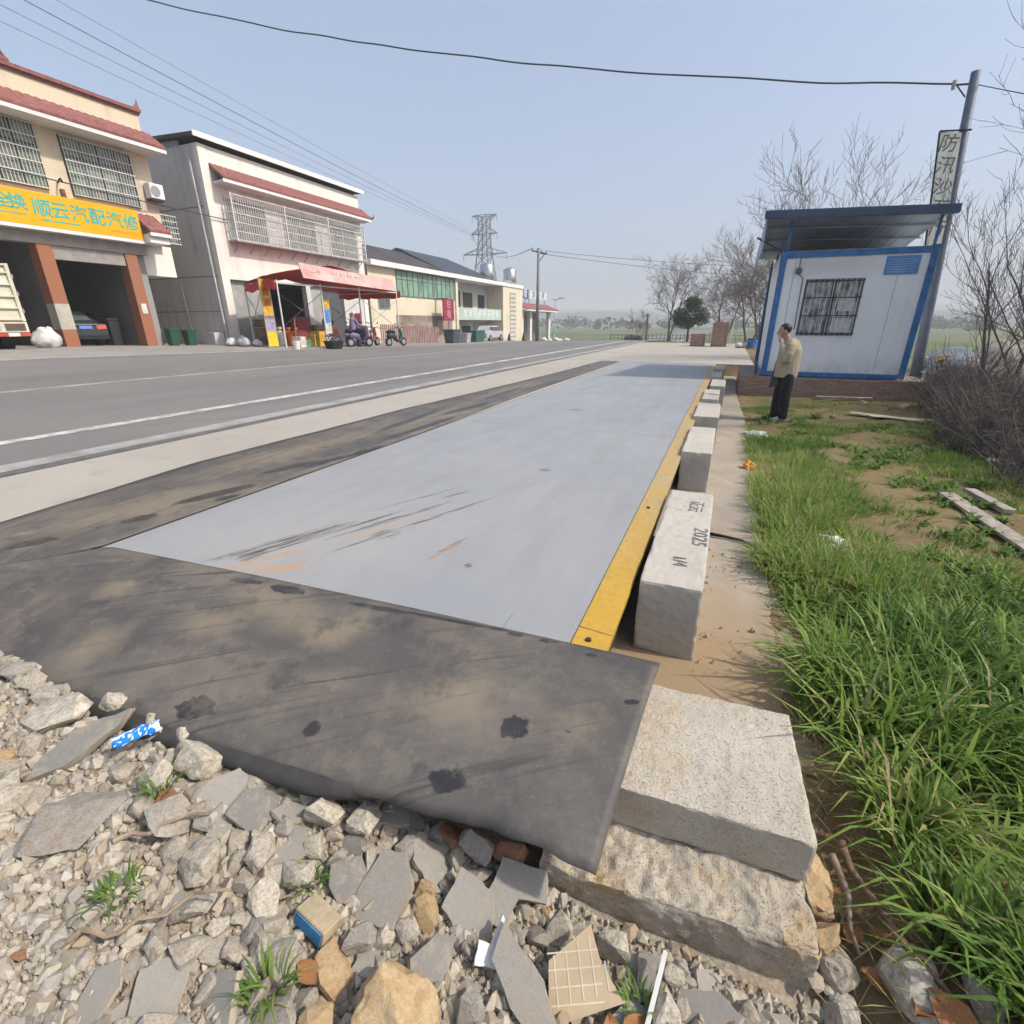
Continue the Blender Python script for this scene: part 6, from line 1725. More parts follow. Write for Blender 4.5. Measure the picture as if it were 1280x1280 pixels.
# goods in front of the shop
def canister(x, y, label, mat):
    z = road_h(x, y); T = thing('gas_bottle', label, 'gas bottle', (x,y,z), 'gas bottles at the shop')
    MB().tube([(x,y,z),(x,y,z+0.06),(x,y,z+0.62),(x,y,z+0.74)], [0.15,0.17,0.17,0.08], 12).build('bottle_body', mat, T, smooth=True)
    MB().tube([(x,y,z+0.74),(x,y,z+0.86)], 0.05, 8).build('valve', GREYM, T)
    MB().tube([(x,y,z+0.80),(x,y,z+0.9)], 0.11, 10).build('collar', mat, T)
M_GB = mt('orange_bottle', (0.62,0.13,0.03), 0.5, 0.15, 3)
for i, (x, y) in enumerate(((-20.6,19.9),(-20.6,20.35),(-21.0,20.1),(-20.9,20.6))):
    canister(x, y, ('front left','front right','back left','back right')[i] + ' orange gas bottle of the cluster under the canopy', M_GB)
canister(-20.7, 19.4, 'pale gas bottle left of the orange cluster', mt('pale_bottle', (0.6,0.55,0.42), 0.5))
def scooter(loc, rz, body, label, cover=None):
    T = thing('scooter', label, 'scooter', (0,0,0), 'scooters parked before the shop')
    m = MB(); m.tube([(-0.55,0,0.52),(-0.35,0,0.60),(-0.05,0,0.55),(0.10,0,0.32)], [0.12,0.17,0.16,0.10], 10); m.build('rear_body', body, T, smooth=True)
    m = MB(); m.tube([(0.10,0,0.30),(0.40,0,0.30),(0.52,0,0.62),(0.46,0,0.95)], [0.09,0.08,0.10,0.07], 10); m.build('front_body', body, T, smooth=True)
    m = MB(); m.tube([(-0.58,0,0.76),(-0.3,0,0.80),(0.02,0,0.75)], [0.09,0.12,0.09], 10); m.build('seat', BLACK, T, smooth=True)
    for x in (-0.50, 0.66):
        w = MB().tube([(x,-0.05,0.24),(x,0.05,0.24)], 0.24, 16).build('wheel', BLACK, T)
        MB().tube([(x,-0.054,0.24),(x,0.054,0.24)], 0.14, 12).build('rim', GREYM, w)
    MB().bar((0.64,0,0.24),(0.47,0,0.9),0.05).build('fork', DARK, T)
    MB().tube([(0.40,-0.34,1.02),(0.46,0,0.98),(0.40,0.34,1.02)], 0.018, 6).build('handlebar', DARK, T)
    MB().ball((0.54,0,0.92), (0.06,0.08,0.07), 8, 6).build('headlight', mt('lamp_glass', (0.6,0.6,0.6), 0.2), T)
    for s in (-1,1): MB().ball((0.40,0.30*s,1.22), (0.015,0.06,0.04), 8, 5).build('mirror', DARK, T)
    if cover:
        c = MB().hexa([(0.50,-0.34,0.55),(0.56,-0.3,0.5),(0.56,0.3,0.5),(0.50,0.34,0.55),(0.40,-0.38,1.04),(0.46,-0.36,1.06),(0.46,0.36,1.06),(0.40,0.38,1.04)]); c.build('wind_apron', cover, T, bevel=0.02)
    T.location = loc; T.rotation_euler = (0,0,rz)
    return T
M_WCOV = mt('white_apron', (0.66,0.64,0.68), 0.7, 0.1)
scooter((-18.2,22.2,road_h(-18.2,22.2)), R(75), mt('violet_paint', (0.16,0.13,0.26), 0.4), 'scooter with a white wind apron before the shop', M_WCOV)
scooter((-18.4,22.9,road_h(-18.4,22.9)), R(100), mt('black_paint', (0.02,0.02,0.022), 0.35), 'black scooter right next to the one with the white apron')
scooter((-18.0,25.2,road_h(-18,25.2)), R(80), mt('dark_green_paint', (0.03,0.06,0.06), 0.4), 'dark scooter at the right end of the canopy, farthest from the banner')
def sitter(loc, rz, top, label):
    T = thing('person', label, 'person', (0,0,0))
    def rm(o, vox):
        q = o.modifiers.new('remesh', 'REMESH'); q.mode = 'VOXEL'; q.voxel_size = vox; q.use_smooth_shade = True
        q = o.modifiers.new('smooth', 'SMOOTH'); q.factor = 0.5; q.iterations = 3
    b = MB()
    b.tube([(-0.25,0,0.86),(-0.24,0,1.10),(-0.22,0,1.36),(-0.20,0,1.46),(-0.17,0,1.55)], [0.13,0.13,0.12,0.06,0.055], 12)
    b.ball((-0.15,0,1.65), (0.095,0.077,0.115), 14, 10); b.ball((-0.18,0,1.59), (0.06,0.056,0.07), 12, 8); b.ball((-0.25,0,1.62), (0.016,0.014,0.02), 6, 5)
    b.ball((-0.045,0,1.63), (0.02,0.014,0.022), 6, 5)
    for s in (-1,1):
        b.tube([(-0.22,0.19*s,1.36),(-0.10,0.25*s,1.12),(0.28,0.27*s,1.05)], [0.045,0.042,0.028], 8)
        b.ball((0.33,0.27*s,1.045), (0.05,0.03,0.035), 8, 6)
        for k in range(4): b.tube([(0.35,0.27*s+0.018*(k-1.5),1.06),(0.39,0.27*s+0.018*(k-1.5),1.05),(0.39,0.27*s+0.018*(k-1.5),1.02)], 0.0095, 5)
        b.tube([(-0.22,0.10*s,0.86),(0.18,0.14*s,0.84),(0.20,0.14*s,0.46)], [0.08,0.06,0.045], 8)
    rm(b.build('body', mt('skin', ()), T), 0.012)
    j = MB(); j.tube([(-0.25,0,0.84),(-0.24,0,1.10),(-0.22,0,1.36),(-0.19,0,1.47)], [0.175,0.185,0.165,0.08], 14)
    for s in (-1,1): j.tube([(-0.22,0.17*s,1.38),(-0.10,0.25*s,1.12),(0.24,0.27*s,1.05)], [0.075,0.066,0.048], 8)
    rm(j.build('jacket', top, T), 0.016)
    k = MB()
    for s in (-1,1): k.tube([(-0.24,0.09*s,0.88),(0.18,0.14*s,0.85),(0.20,0.14*s,0.45)], [0.115,0.085,0.07], 10)
    rm(k.build('trousers', mt('navy_trousers', ()), T), 0.016)
    for s in (-1,1): MB().ball((0.25,0.14*s,0.40), (0.13,0.05,0.05), 10, 6).build('shoe', BLACK, T)
    h = MB().ball((-0.135,0,1.69), (0.105,0.088,0.09), 14, 10); h.build('cap', WHITE, T, smooth=True)
    T.location = loc; T.rotation_euler = (0,0,rz)
sitter((-18.2,22.2,road_h(-18.2,22.2)), R(75), mt('lilac_jacket', (0.22,0.17,0.30), 0.8), 'person in a lilac jacket and white cap sitting on a scooter')
scooter((-18.9,24.1,road_h(-18.9,24.1)), R(95), mt('dark_red_paint', (0.22,0.03,0.03), 0.4), 'dark red scooter between the seated person and the last scooter')
scooter((-19.6,23.3,road_h(-19.6,23.3)), R(110), mt('silver_paint', (0.4,0.4,0.42), 0.4), 'silver scooter parked behind the seated person', M_WCOV)
def helper_person(loc, rz, col, label):
    q = copy_tree(MAN, loc, rz, label)
    for ch in q.children:
        if ch.name.startswith('jacket') and 'flap' not in ch.name:
            ch.material_slots[0].link = 'OBJECT'; ch.material_slots[0].material = col
helper_person((-21.2,23.4,road_h(-21.2,23.4)), R(150), mt('black_coat', (0.03,0.03,0.035), 0.85), 'person in a dark jacket standing in the shop opening')
def bucket(x, y, label):
    z = road_h(x,y); T = thing('bucket', label, 'bucket', (x,y,z))
    MB().tube([(x,y,z),(x,y,z+0.36)], [0.13,0.18], 14).build('bucket_body', WHITE, T)
    MB().tube([(x,y,z+0.1),(x+0.05,y+0.05,z+1.3)], 0.02, 6).build('broom_handle', mt('dry_wood', ()), T)
bucket(-17.9, 17.6, 'white bucket with a broom standing in it')
for i, (x, y, s) in enumerate(((-20.8,17.3,0.55),(-21.3,17.7,0.6),(-20.6,17.85,0.45),(-21.5,17.2,0.5))):
    sack(x, y, road_h(x,y), s, 10+i, ('front left','front middle','front right','back')[i] + ' white sack of the heap at the canopy left post', M_SACK, flat=0.75)
pl_ = thing('planter', 'black planter with small red and green plants on the kerb', 'planter', (-17.4,19.4,road_h(-17.4,19.4)))
z = road_h(-17.4,19.4)
MB().hexa([(-17.6,19.1,z),(-17.2,19.1,z),(-17.2,19.75,z),(-17.6,19.75,z),(-17.68,19.02,z+0.36),(-17.12,19.02,z+0.36),(-17.12,19.83,z+0.36),(-17.68,19.83,z+0.36)]).build('trough', BLACK, pl_, bevel=0.02)
lf = MB()
for _ in range(160):
    p = Vector((rb.uniform(-17.65,-17.15), rb.uniform(19.05,19.8), z+0.34+rb.random()*0.35)); u = Vector((rb.gauss(0,1),rb.gauss(0,1),rb.gauss(0,1))).normalized()*0.06; w = perp(u.normalized(), rb)*0.03
    lf.add([p-u,p+w,p+u,p-w],[(0,1,2,3)])
lf.build('leaves', mt('mixed_leaves', (0.10,0.09,0.05), 0.7, 0.6, 6, 0, col2=(0.16,0.10,0.12)), pl_)
# crates and bits under the canopy
for i, (x, y, w, h, c, lab) in enumerate([(-22.8,20.6,1.3,0.45,(0.20,0.13,0.08),'bottom crate of the brown stack behind the canopy post'),(-22.8,20.6,1.2,0.42,(0.24,0.16,0.10),'middle crate of the brown stack behind the canopy post'),(-22.8,20.6,1.25,0.4,(0.17,0.11,0.07),'top crate of the brown stack behind the canopy post'),
        (-20.2,21.4,0.8,0.5,(0.55,0.10,0.05),'red crate right of the gas bottles'),(-19.8,21.0,0.45,0.75,(0.62,0.36,0.08),'yellow orange box beside the red crate'),(-19.9,21.9,0.7,0.35,(0.5,0.12,0.06),'low red box in front of the dark shutter')]):
    z = road_h(x,y) + (0.45*i if i < 3 else 0)
    T = thing('crate', lab, 'crate', (x,y,z))
    m_ = plain('crate_colour', c, 0.7, 0.2, 4)
    MB().box(x-0.3,x+0.28,y-w/2+0.01,y+w/2-0.01,z,z+h-0.02).build('crate_core', m_, T)
    for k in range(3): MB().box(x+0.281,x+0.30,y-w/2,y+w/2,z+h*k/3+0.01,z+h*(k+1)/3-0.02).build('slat', m_, T)

for i, (x, y, w, h, c, lab) in enumerate([(-22.6,22.9,0.7,1.5,(0.35,0.12,0.10),'tall dark red carton pile in the shop opening'),(-22.4,23.8,0.8,1.1,(0.42,0.30,0.22),'tan carton pile in the shop opening'),(-22.3,24.6,0.6,0.8,(0.10,0.14,0.30),'blue carton in the shop opening'),
        (-20.3,22.6,0.5,0.9,(0.55,0.12,0.05),'red orange carton pile left of the silver scooter'),(-20.0,20.9,0.4,0.6,(0.6,0.5,0.1),'yellow carton just right of the gas bottles'),(-21.3,21.3,0.7,1.3,(0.30,0.06,0.08),'maroon carton pile behind the gas bottles'),(-19.2,19.4,0.4,0.35,(0.10,0.25,0.12),'small green carton behind the black planter'),
        (-21.6,27.2,0.9,0.7,(0.30,0.33,0.30),'grey green box before the dark shutter'),(-19.3,21.6,0.5,0.45,(0.20,0.25,0.5),'small blue box right of the yellow one'),(-19.0,18.9,0.35,0.5,(0.6,0.55,0.5),'small pale carton beside the golden banner'),(-22.9,28.9,0.8,0.9,(0.2,0.08,0.09),'dark red box under the poster')]):
    z = road_h(x,y); T = thing('carton', lab, 'carton', (x,y,z)); m_ = plain('carton_colour', c, 0.75, 0.35, 6)
    n_ = max(1, int(h/0.35))
    for k in range(n_): MB().box(x-0.25+0.03*(k%2),x+0.25+0.03*(k%2),y-w/2+0.02*(k%3),y+w/2-0.03*(k%2),z+h*k/n_+0.002,z+h*(k+1)/n_-0.008).build('carton_box', m_, T, bevel=0.01)
# --- third building
B3 = thing('row_building', 'long cream low building with green windows and balcony wing', 'building', (-29, 45, -0.4))
MB().box(-36, FX, 31.0, 43.55, -1.2, 5.15).build('wall', M_B3, B3)
MB().box(-36, FX+0.45, 30.9, 59.6, 5.16, 5.5).build('fascia', WHITE, B3)
for (x0r, zr, y0r, y1r, m) in ((-28.5,7.35,31.0,42.0,M_DROOF),(-29,7.75,42.02,53.5,M_BROOF)):
    MB().hexa([(-36,y0r,5.51),(FX+0.2,y0r,5.51),(FX+0.2,y1r,5.51),(-36,y1r,5.51),(x0r-0.4,y0r+(0.0 if m is M_DROOF else 0.2),zr),(x0r,y0r,zr),(x0r,y1r-(0 if m is M_DROOF else 2.6),zr),(x0r-0.4,y1r-(0 if m is M_DROOF else 2.6),zr)]).build('roof', m, B3)
GW = barred_window(B3, FX+0.01, 34.3, 43.3, 3.3, 5.12, [G_MINT, G_GREEN, G_MINT], mt('green_frame', (0.10,0.16,0.13), 0.5), 12, 2, bars=False)
barred_window(B3, FX+0.01, 31.9, 33.3, 2.35, 3.6, [GLASS], GREYM, 2, 1, bars=False)
MB().box(FX-0.02, FX+0.03, 34.0, 42.7, -0.9, 1.95).build('bay_shade_panel', mt('painted_bay_shade', (0.22,0.19,0.16), 0.9, 0.4, 0.6), B3)  # flat dark panel on the wall: the open bay's shade painted as colour
for k in range(3): MB().box(FX+0.031, FX+0.05, 34.4+k*2.8, 36.4+k*2.8, -0.85, 1.3+0.15*k).build('bay_door', mt('bay_door', (0.32,0.25,0.2), 0.7, 0.3, 1), B3)
# balcony wing
MB().box(-36, FX-1.6, 43.56, 53.7, -1.2, 5.15).build('wall', M_WHITEGREY, B3)
MB().box(FX-1.59, FX-0.02, 43.56, 53.69, 1.65, 1.85).build('balcony_floor', WHITE, B3)
BP = MB().box(FX-0.02, FX+0.12, 43.8, 53.69, 1.66, 2.75).build('balcony_sign', mt('pale_green_sign', (0.42,0.52,0.47), 0.6, 0.15, 1), B3)
for k, ch in enumerate('农资农药种子肥料'): text('character', ch, 0.75, (FX+0.125, 45.2+1.05*k, 2.2), FACE_X, WHITE, BP, 0.004)
for (y0, y1, z0, z1, m) in ((44.0,45.3,2.2,4.5,GLASS),(46.3,47.3,2.2,4.4,DARK),(48.0,50.0,2.2,4.3,mt('door_brown', (0.10,0.075,0.06), 0.6)),(51.4,52.9,1.9,4.2,mt('door_blue', (0.03,0.04,0.07), 0.5)),(47.6,49.4,-0.5,1.1,DARK)):
    d = MB().box(FX-1.598, FX-1.54, y0, y1, z0, z1).build('door', m, B3)
    MB().box(FX-1.539, FX-1.52, y0-0.06, y1+0.06, z1, z1+0.08).build('frame', WHITE, d)
MB().box(FX-1.599, FX-1.5, 50.2, 53.6, -1.0, 1.4).build('garage_door', mt('garage_grey', (0.38,0.36,0.35), 0.6, 0.15, 1), B3)
MB().box(FX-0.3, FX+0.15, 43.4, 43.8, -1.2, 5.15).build('pier', M_B3, B3)
# stair tower
MB().box(-32, FX+0.35, 53.71, 59.5, -1.3, 5.15).build('stair_tower', M_B3, B3)
g = MB().box(FX+0.352, FX+0.38, 55.6, 57.4, -0.6, 4.6).build('stair_grille', mt('grille_dark', (0.30,0.29,0.26), 0.7), B3)
for k in range(11): MB().box(FX+0.381, FX+0.42, 55.6, 57.4, -0.5+0.46*k, -0.2+0.46*k).build('slat', mt('grille_slat', (0.55,0.53,0.46), 0.7), g)
for y in (54.1, 58.6): MB().tube([(FX+0.9,y,-0.95),(FX+0.9,y,0.3)], [0.35,0.05], 8).build('potted_cypress', mt('cypress', (0.02,0.035,0.02), 0.8), B3)
def tank(x, y, z, label):
    T = thing('water_tank', label, 'water tank', (x,y,z), 'steel water tanks on the roof')
    MB().tube([(x,y,z+0.25),(x,y,z+0.3),(x,y,z+1.7),(x,y,z+1.95)], [0.75,0.78,0.78,0.25], 16).build('tank_body', mt('stainless', (0.5,0.5,0.5), 0.25, 0.1, 3, 0, metal=0.9), T, smooth=True)
    for k in range(3): MB().bar((x+0.6*math.cos(2.1*k),y+0.6*math.sin(2.1*k),z),(x+0.6*math.cos(2.1*k),y+0.6*math.sin(2.1*k),z+0.26),0.06).build('leg', GREYM, T)
tank(-25.2, 53.0, 5.50, 'steel water tank nearer the slate roof')
tank(-25.0, 60.6-1.8, 5.50, 'steel water tank above the stair tower')
RS = thing('hanging_sign', 'tall dark red sign hanging before the green windows', 'sign', (-22.9,40.2,1.5))
MB().box(-22.95,-22.85,39.3,41.1,1.55,3.3).build('board', mt('crimson_board', (0.26,0.03,0.07), 0.5, 0.15, 2), RS)
MB().box(-24.0,-22.85,39.9,40.1,3.31,3.36).build('bracket', DARK, RS)
MB().bar((-22.9,40.2,-0.5),(-22.9,40.2,1.54),0.1).build('post', GREYM, RS)
for k, ch in enumerate('住宿'): text('character', ch, 0.7, (-22.845, 40.2, 2.85-0.8*k), FACE_X, mt('rose_letters', (0.6,0.3,0.33), 0.6), RS, 0.003)
# picket fence
FN = thing('picket_fence', 'faded red picket fence beyond the scooters', 'fence', (-21.5,31,-0.1))
for k in range(34):
    y = 28.6 + 0.22*k; z = road_h(-21.5, y)
    MB().box(-21.53,-21.48,y,y+0.10,z+0.05,z+1.25).build('picket', mt('faded_red_paint', (0.33,0.22,0.21), 0.7, 0.3, 2), FN)
for h in (0.3, 1.0): MB().bar((-21.55,28.5,road_h(-21.5,28.5)+h),(-21.55,36.2,road_h(-21.5,36.2)+h),0.05,0.08).build('rail', mt('faded_red_paint', ()), FN)
for i, (y, w, h, c, lab) in enumerate(((37.6,1.1,1.0,(0.06,0.08,0.10),'dark metal bin at the fence end'),(42.0,1.8,0.9,(0.03,0.12,0.09),'green skip in front of the balcony wing'),(39.8,0.8,0.7,(0.4,0.4,0.42),'small grey box between the bin and the green skip'))):
    z = road_h(-21.2,y); T = thing('bin', lab, 'bin', (-21.2,y,z)); m_ = plain('bin_colour', c, 0.6, 0.2, 3)
    MB().hexa([(-21.6,y-w*0.42,z),(-20.8,y-w*0.42,z),(-20.8,y+w*0.42,z),(-21.6,y+w*0.42,z),(-21.7,y-w/2,z+h),(-20.7,y-w/2,z+h),(-20.7,y+w/2,z+h),(-21.7,y+w/2,z+h)]).build('bin_body', m_, T, bevel=0.03)
    MB().box(-21.72,-20.68,y-w/2-0.02,y+w/2+0.02,z+h+0.003,z+h+0.08).build('lid', m_, T)
def covered_car(x, y, label):
    z = road_h(x,y); T = thing('parked_car', label, 'car', (x,y,z))
    prof = [(-2.0,0.3),(-1.95,0.8),(-1.2,0.95),(-0.6,1.42),(0.7,1.45),(1.3,1.0),(2.0,0.85),(2.05,0.35)]
    m = MB(); n = len(prof)
    for xx in (-0.8,-0.7,0.7,0.8):
        for (a, b) in prof: m.v.append((x+xx, y+a*(1 if abs(xx) < 0.75 else 0.97), z+(b if b < 1 else (b if abs(xx) < 0.75 else b-0.12))))
    for j in range(3):
        for i in range(n): a = j*n+i; b = j*n+(i+1)%n; m.f.append((a,b,b+n,a+n))
    m.f.append(tuple(range(n))); m.f.append(tuple(3*n+i for i in range(n))[::-1])
    m.build('body', mt('grey_car', (0.42,0.43,0.46), 0.35, 0.1, 2, 0), T, bevel=0.04, segs=2)
    MB().box(x+0.70,x+0.83,y-1.0,y+1.0,z+1.0,z+1.34).build('side_window', GLASS, T)
    for yy in (-1.25, 1.3):
        w = MB().tube([(x+0.66,y+yy,z+0.3),(x+0.85,y+yy,z+0.3)],0.3,14).build('wheel', BLACK, T); MB().tube([(x+0.852,y+yy,z+0.3),(x+0.86,y+yy,z+0.3)],0.17,10).build('rim', GREYM, w)
covered_car(-22.6, 47.6, 'grey car parked under the balcony sign')

# --- fourth building with roof signs
B4 = thing('roadside_shop', 'low shop with columns, red tiled eave and signs on its roof', 'building', (-28,65,-1.0))
MB().box(-36, FX-1.8, 59.9, 71.5, -1.5, 2.9).build('wall', wall_mat('shop_wall', (0.30,0.27,0.25), amt=0.3), B4)
for (y0,y1) in ((60.0,62.6),(64.2,67.6),(68.6,70.6)): MB().box(FX-1.79,FX-1.7,y0,y1,-1.3,2.4).build('shutter', mt('shop_shutter', (0.16,0.13,0.13), 0.6, 0.2, 1), B4)
for y in (59.95, 63.0, 70.4): MB().box(FX-0.35,FX+0.05,y,y+0.75,-1.6,2.75).build('column', M_WHITEGREY, B4)
MB().box(-36, FX+0.2, 59.8, 71.8, 2.76, 2.95).build('beam', WHITE, B4)
tiled_eave(B4, 59.7, 72.0, FX-0.8, 3.75, FX+0.9, 3.0, pitch=0.5)
s1 = MB().box(FX-0.5,FX-0.4,59.6,63.4,4.25,5.35).build('roof_sign', mt('navy_sign', (0.03,0.07,0.30), 0.5), B4)
for k, ch in enumerate('泽管'): text('character', ch, 1.1, (FX-0.39, 61.2+1.2*k, 4.8), FACE_X, WHITE, s1, 0.004)
s2 = MB().box(FX-0.5,FX-0.4,63.8,70.6,4.3,5.3).build('roof_sign', mt('pale_sign', (0.55,0.6,0.58), 0.5), B4)
for k, ch in enumerate('水石材'): text('character', ch, 1.1, (FX-0.39, 65.4+1.8*k, 4.8), FACE_X, mt('navy_letters', (0.05,0.12,0.22), 0.5), s2, 0.004)
for y in (60.2,62.8,64.2,67.2,70.2): MB().bar((FX-0.6,y,3.6),(FX-0.6,y,4.4),0.08).build('sign_leg', GREYM, B4)
LM = thing('street_lamp', 'thin white lamp post at the end of the shop row', 'street lamp', (-24,73.2,-1.1))
MB().tube([(-24,73.2,-1.3),(-24,73.2,4.4)], [0.09,0.05], 8).build('post', STEELW, LM)
MB().tube([(-24,73.2,4.3),(-23.4,73.4,4.7)], 0.04, 6).build('arm', STEELW, LM)
MB().box(-23.6,-22.8,73.2,73.6,4.66,4.76).build('lamp_head', GREYM, LM)
MB().box(-24.4,-23.6,72.9,73.5,4.5,4.54).build('solar_panel', mt('solar_blue', (0.08,0.13,0.25), 0.3), LM)
MB().box(-23.94,-23.9,72.9,73.3,-0.3,0.5).build('notice', mt('teal_notice', (0.1,0.35,0.35), 0.6), LM)
for i, (y, s) in enumerate(((61.5,0.8),(63.6,0.7),(66.5,0.9),(68.2,0.7),(71.3,0.9))):
    sack(-21.5, y, road_h(-21.5,y), s, 40+i, ('first','second','third','fourth','last')[i] + ' pale sack from the left in front of the roadside shop', M_SACK, flat=0.6)

# --- poles, wires, pylon
UP = thing('utility_pole', 'concrete utility pole with cross arm in front of the far shops', 'utility pole', (-16,43.9,-0.3))
MB().tube([(-16,43.9,-0.4),(-16,43.9,7.3)], [0.17,0.11], 12).build('shaft', POLEM, UP, smooth=True)
MB().bar((-16.25,42.9,7.0),(-15.75,45.3,7.0),0.09).build('cross_arm', DARK, UP)
for k in (0.05,0.35,0.65,0.95): MB().tube([(-16.25+0.5*k,42.9+2.4*k,7.05),(-16.25+0.5*k,42.9+2.4*k,7.25)],0.05,6).build('insulator', GREYM, UP)
MB().bar((-16,43.9,6.2),(-15.8,44.9,6.95),0.05).build('arm_brace', DARK, UP)
UP2 = thing('utility_pole', 'short far pole left of the large bare tree', 'utility pole', (-8.55,59,-0.7))
MB().tube([(-8.55,59,-0.8),(-8.65,59,2.35)], [0.14,0.12], 8).build('shaft', POLEM, UP2)
MB().bar((-8.95,59,2.1),(-8.35,59,2.12),0.08).build('cross_arm', DARK, UP2)
for i, (a, b, s, r_, lab) in enumerate([((-20,2.0,10.9),(-24,47.3,9.3),0.25,0.012,'uppermost cable above the workshop roof'),((-20,2.2,10.35),(-24,47.3,9.15),0.25,0.007,'second cable above the workshop roof'),((-20,2.4,9.85),(-23,47.0,8.7),0.3,0.006,'third cable above the workshop roof'),((-20,2.0,11.4),(-24,47.3,9.6),0.2,0.006,'thin cable running highest over the workshop'),
        ((-16.2,43.0,7.2),(-72,150,24),2.0,0.03,'cable from the cross arm towards the pylon'),((-15.8,45.2,7.2),(20,95,9.5),0.8,0.02,'cable from the cross arm to the right, upper'),((-16,44,6.9),(20,95,7.6),0.8,0.02,'cable from the cross arm to the right, lower'),((-24,47.3,9.3),(-72,150,26),2.5,0.03,'cable from the row building to the pylon'),
        ((-23.4,10.0,6.3),(-23.9,20.3,6.15),0.05,0.022,'low cable strung across the workshop windows')]):
    cable('overhead_cable', a, b, s, r_, lab, 24, 0.0)
PY = thing('pylon', 'steel lattice power pylon behind the row building', 'pylon', (-72,150,-2))
lg = MB(); br = MB()
def wd(z): return 4.2*(1-min(z,24)/24*0.68) if z < 24 else 1.35
zs = [-2,4,9,13.5,17.2,20.6,23.4,26,28.6,31]
for sx in (-1,1):
    for sy in (-1,1):
        for a, b in zip(zs, zs[1:]):
            lg.bar((-72+sx*wd(a),150+sy*wd(a),a),(-72+sx*wd(b),150+sy*wd(b),b),0.28)
for a, b in zip(zs, zs[1:]):
    for s in (-1,1):
        br.bar((-72-wd(a),150+s*wd(a),a),(-72+wd(b),150+s*wd(b),b),0.16); br.bar((-72+wd(a),150+s*wd(a),a),(-72-wd(b),150+s*wd(b),b),0.16)
        br.bar((-72+s*wd(a),150-wd(a),a),(-72+s*wd(b),150+wd(b),b),0.16); br.bar((-72-wd(b),150+s*wd(b),b),(-72+wd(b),150+s*wd(b),b),0.16)
lg.build('leg', mt('galvanised', (0.20,0.21,0.23), 0.6), PY); br.build('lattice_brace', mt('galvanised', ()), PY)
for (z, w) in ((20.8,7.2),(31,4.0),(26.2,4.2)):
    m = MB()
    for s in (-1, 1):
        for q in (-1, 1):
            m.bar((-72+s*1.2,150+q*1.2,z),(-72+s*w,150,z+0.1),0.2); m.bar((-72+s*1.2,150+q*1.2,z+(1.8 if z < 30 else -1.2)),(-72+s*w,150,z+0.15),0.18)
        for k in range(1,4): m.bar((-72+s*(1.2+(w-1.2)*k/4),150,z),(-72+s*(1.2+(w-1.2)*k/4),150,z+1.8*(1-k/4)*(1 if z < 30 else -0.6)),0.12)
        m.bar((-72+s*w,150,z),(-72+s*w,150,z-1.6),0.12)
    m.build('cross_arm', mt('galvanised', ()), PY)
# --- brick stacks and bits on the far apron
M_STK = plain('stacked_brick', (0.30,0.20,0.15), 0.9, 0.3, 5)
sb = MB().box(-0.118,0.118,-0.06,0.06,-0.027,0.027).mesh('brick', M_BRK)
for (x0, x1, y, z1, lab) in ((-2.25,-1.4,34.0,0.75,'low square stack of bricks on the far apron'),(-1.05,-0.12,34.0,1.42,'tall stack of bricks on the far apron, near the white post')):
    T = thing('brick_stack', lab, 'brick stack', ((x0+x1)/2, y+0.5, 0.0))
    MB().box(x0+0.02,x1-0.02,y+0.03,y+1.0,0.1,z1-0.02).build('stack_core', M_STK, T)
    MB().box(x0,x1,y,y+1.0,0.0,0.099).build('pallet', M_WOOD, T)
    nrow = int((z1-0.1)/0.062)
    for r_ in range(nrow):
        for k in range(int((x1-x0)/0.245)):
            piece('brick', sb, T, (x0+0.13+0.245*k, y+0.0+rng.uniform(-0.008,0.008), 0.13+0.062*r_))
plank((0.02,34.1,0.0),(0.12,34.2,1.5),0.06,0.06,'white post standing beside the tall brick stack',WHITE,'post')
for i, (x, y, s, lab) in enumerate(((0.6,33,0.5,'small white heap right of the brick stacks, left one'),(1.2,33.5,0.6,'small white heap right of the brick stacks, middle one'),(1.8,33.2,0.5,'small grey heap right of the brick stacks beside the cabin'))):
    sack(x, y, 0.0, s, 60+i, lab, M_SACK if i < 2 else GREYM, 'heap', 0.6)
bb = thing('blue_drum', 'blue drum standing left of the cabin on the apron', 'drum', (1.25,33,0.0))
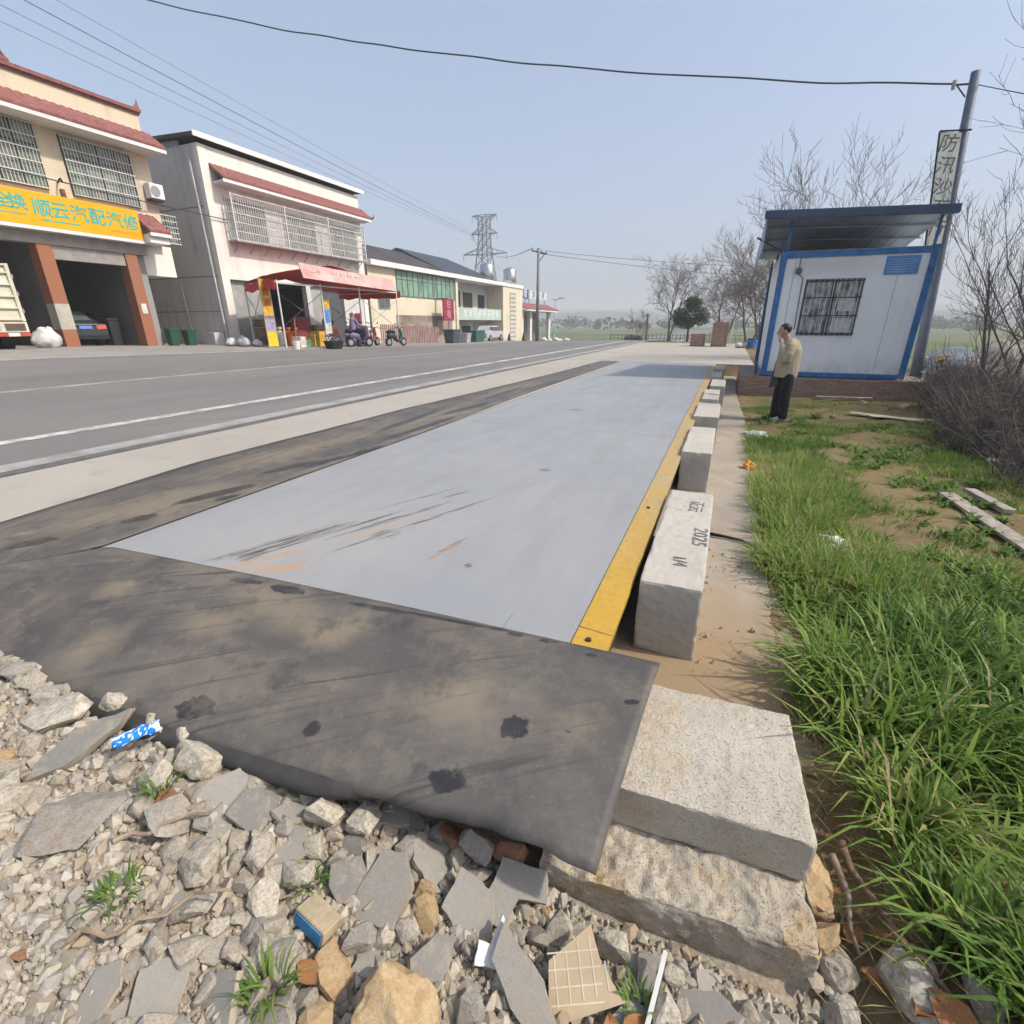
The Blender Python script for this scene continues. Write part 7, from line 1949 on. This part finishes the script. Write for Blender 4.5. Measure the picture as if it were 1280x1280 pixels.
MB().tube([(1.25,33,0),(1.25,33,0.5)],0.28,14).build('drum_body', BLUE, bb); MB().tube([(1.25,33,0.501),(1.25,33,0.53)],0.29,14).build('rim', DARK, bb)
PT = thing('far_gate_post', 'short dark post with a cap by the bare trees', 'post', (1.9,40,-0.1))
MB().box(1.8,2.0,39.9,40.1,-0.2,1.1).build('shaft', mt('rusty_post', (0.14,0.09,0.07), 0.8), PT); MB().box(1.65,2.15,39.85,40.15,1.1,1.2).build('cap', mt('rusty_post', ()), PT)
FF = thing('low_fence', 'low grey fence along the far end of the road', 'fence', (-6,58,-0.7))
for k in range(34): MB().box(-12.5+0.42*k,-12.45+0.42*k,58.5,58.55,-0.8,0.25).build('stake', mt('stake_grey', (0.22,0.20,0.18), 0.9), FF)
for h in (-0.2,0.15): MB().bar((-12.5,58.6,h),(1.5,58.6,h),0.04).build('rail', mt('stake_grey', ()), FF)

# --- haze: the air of the whole place
hb = MB().box(-3300,3300,-3300,3300,-14,62)
o = hb.build('haze', None)
m = bpy.data.materials.new('haze_air'); m.use_nodes = True
for q in list(m.node_tree.nodes): m.node_tree.nodes.remove(q)
ot = m.node_tree.nodes.new('ShaderNodeOutputMaterial'); pv = m.node_tree.nodes.new('ShaderNodeVolumePrincipled')
pv.inputs['Color'].default_value = (0.96,0.98,1.0,1); pv.inputs['Density'].default_value = 0.0014; pv.inputs['Density Attribute'].default_value = ''; pv.inputs['Temperature Attribute'].default_value = ''; pv.inputs['Color Attribute'].default_value = ''; pv.inputs['Anisotropy'].default_value = 0.0
m.node_tree.links.new(pv.outputs[0], ot.inputs['Volume'])
m.cycles.homogeneous_volume = True
o.data.materials.append(m)
tag(o, 'thin pale haze filling the air over the whole place', 'haze', kind='stuff')

# letters become plain meshes
bpy.context.view_layer.update()
dg = bpy.context.evaluated_depsgraph_get()
for o in TEXTS:
    me = bpy.data.meshes.new_from_object(o.evaluated_get(dg))
    q = bpy.data.objects.new('letter_tmp', me)
    q.parent = o.parent; q.location = o.location; q.rotation_euler = o.rotation_euler; q.scale = o.scale
    nm = o.name.split('.')[0]
    bpy.data.objects.remove(o)
    q.name = nm; COL.objects.link(q)
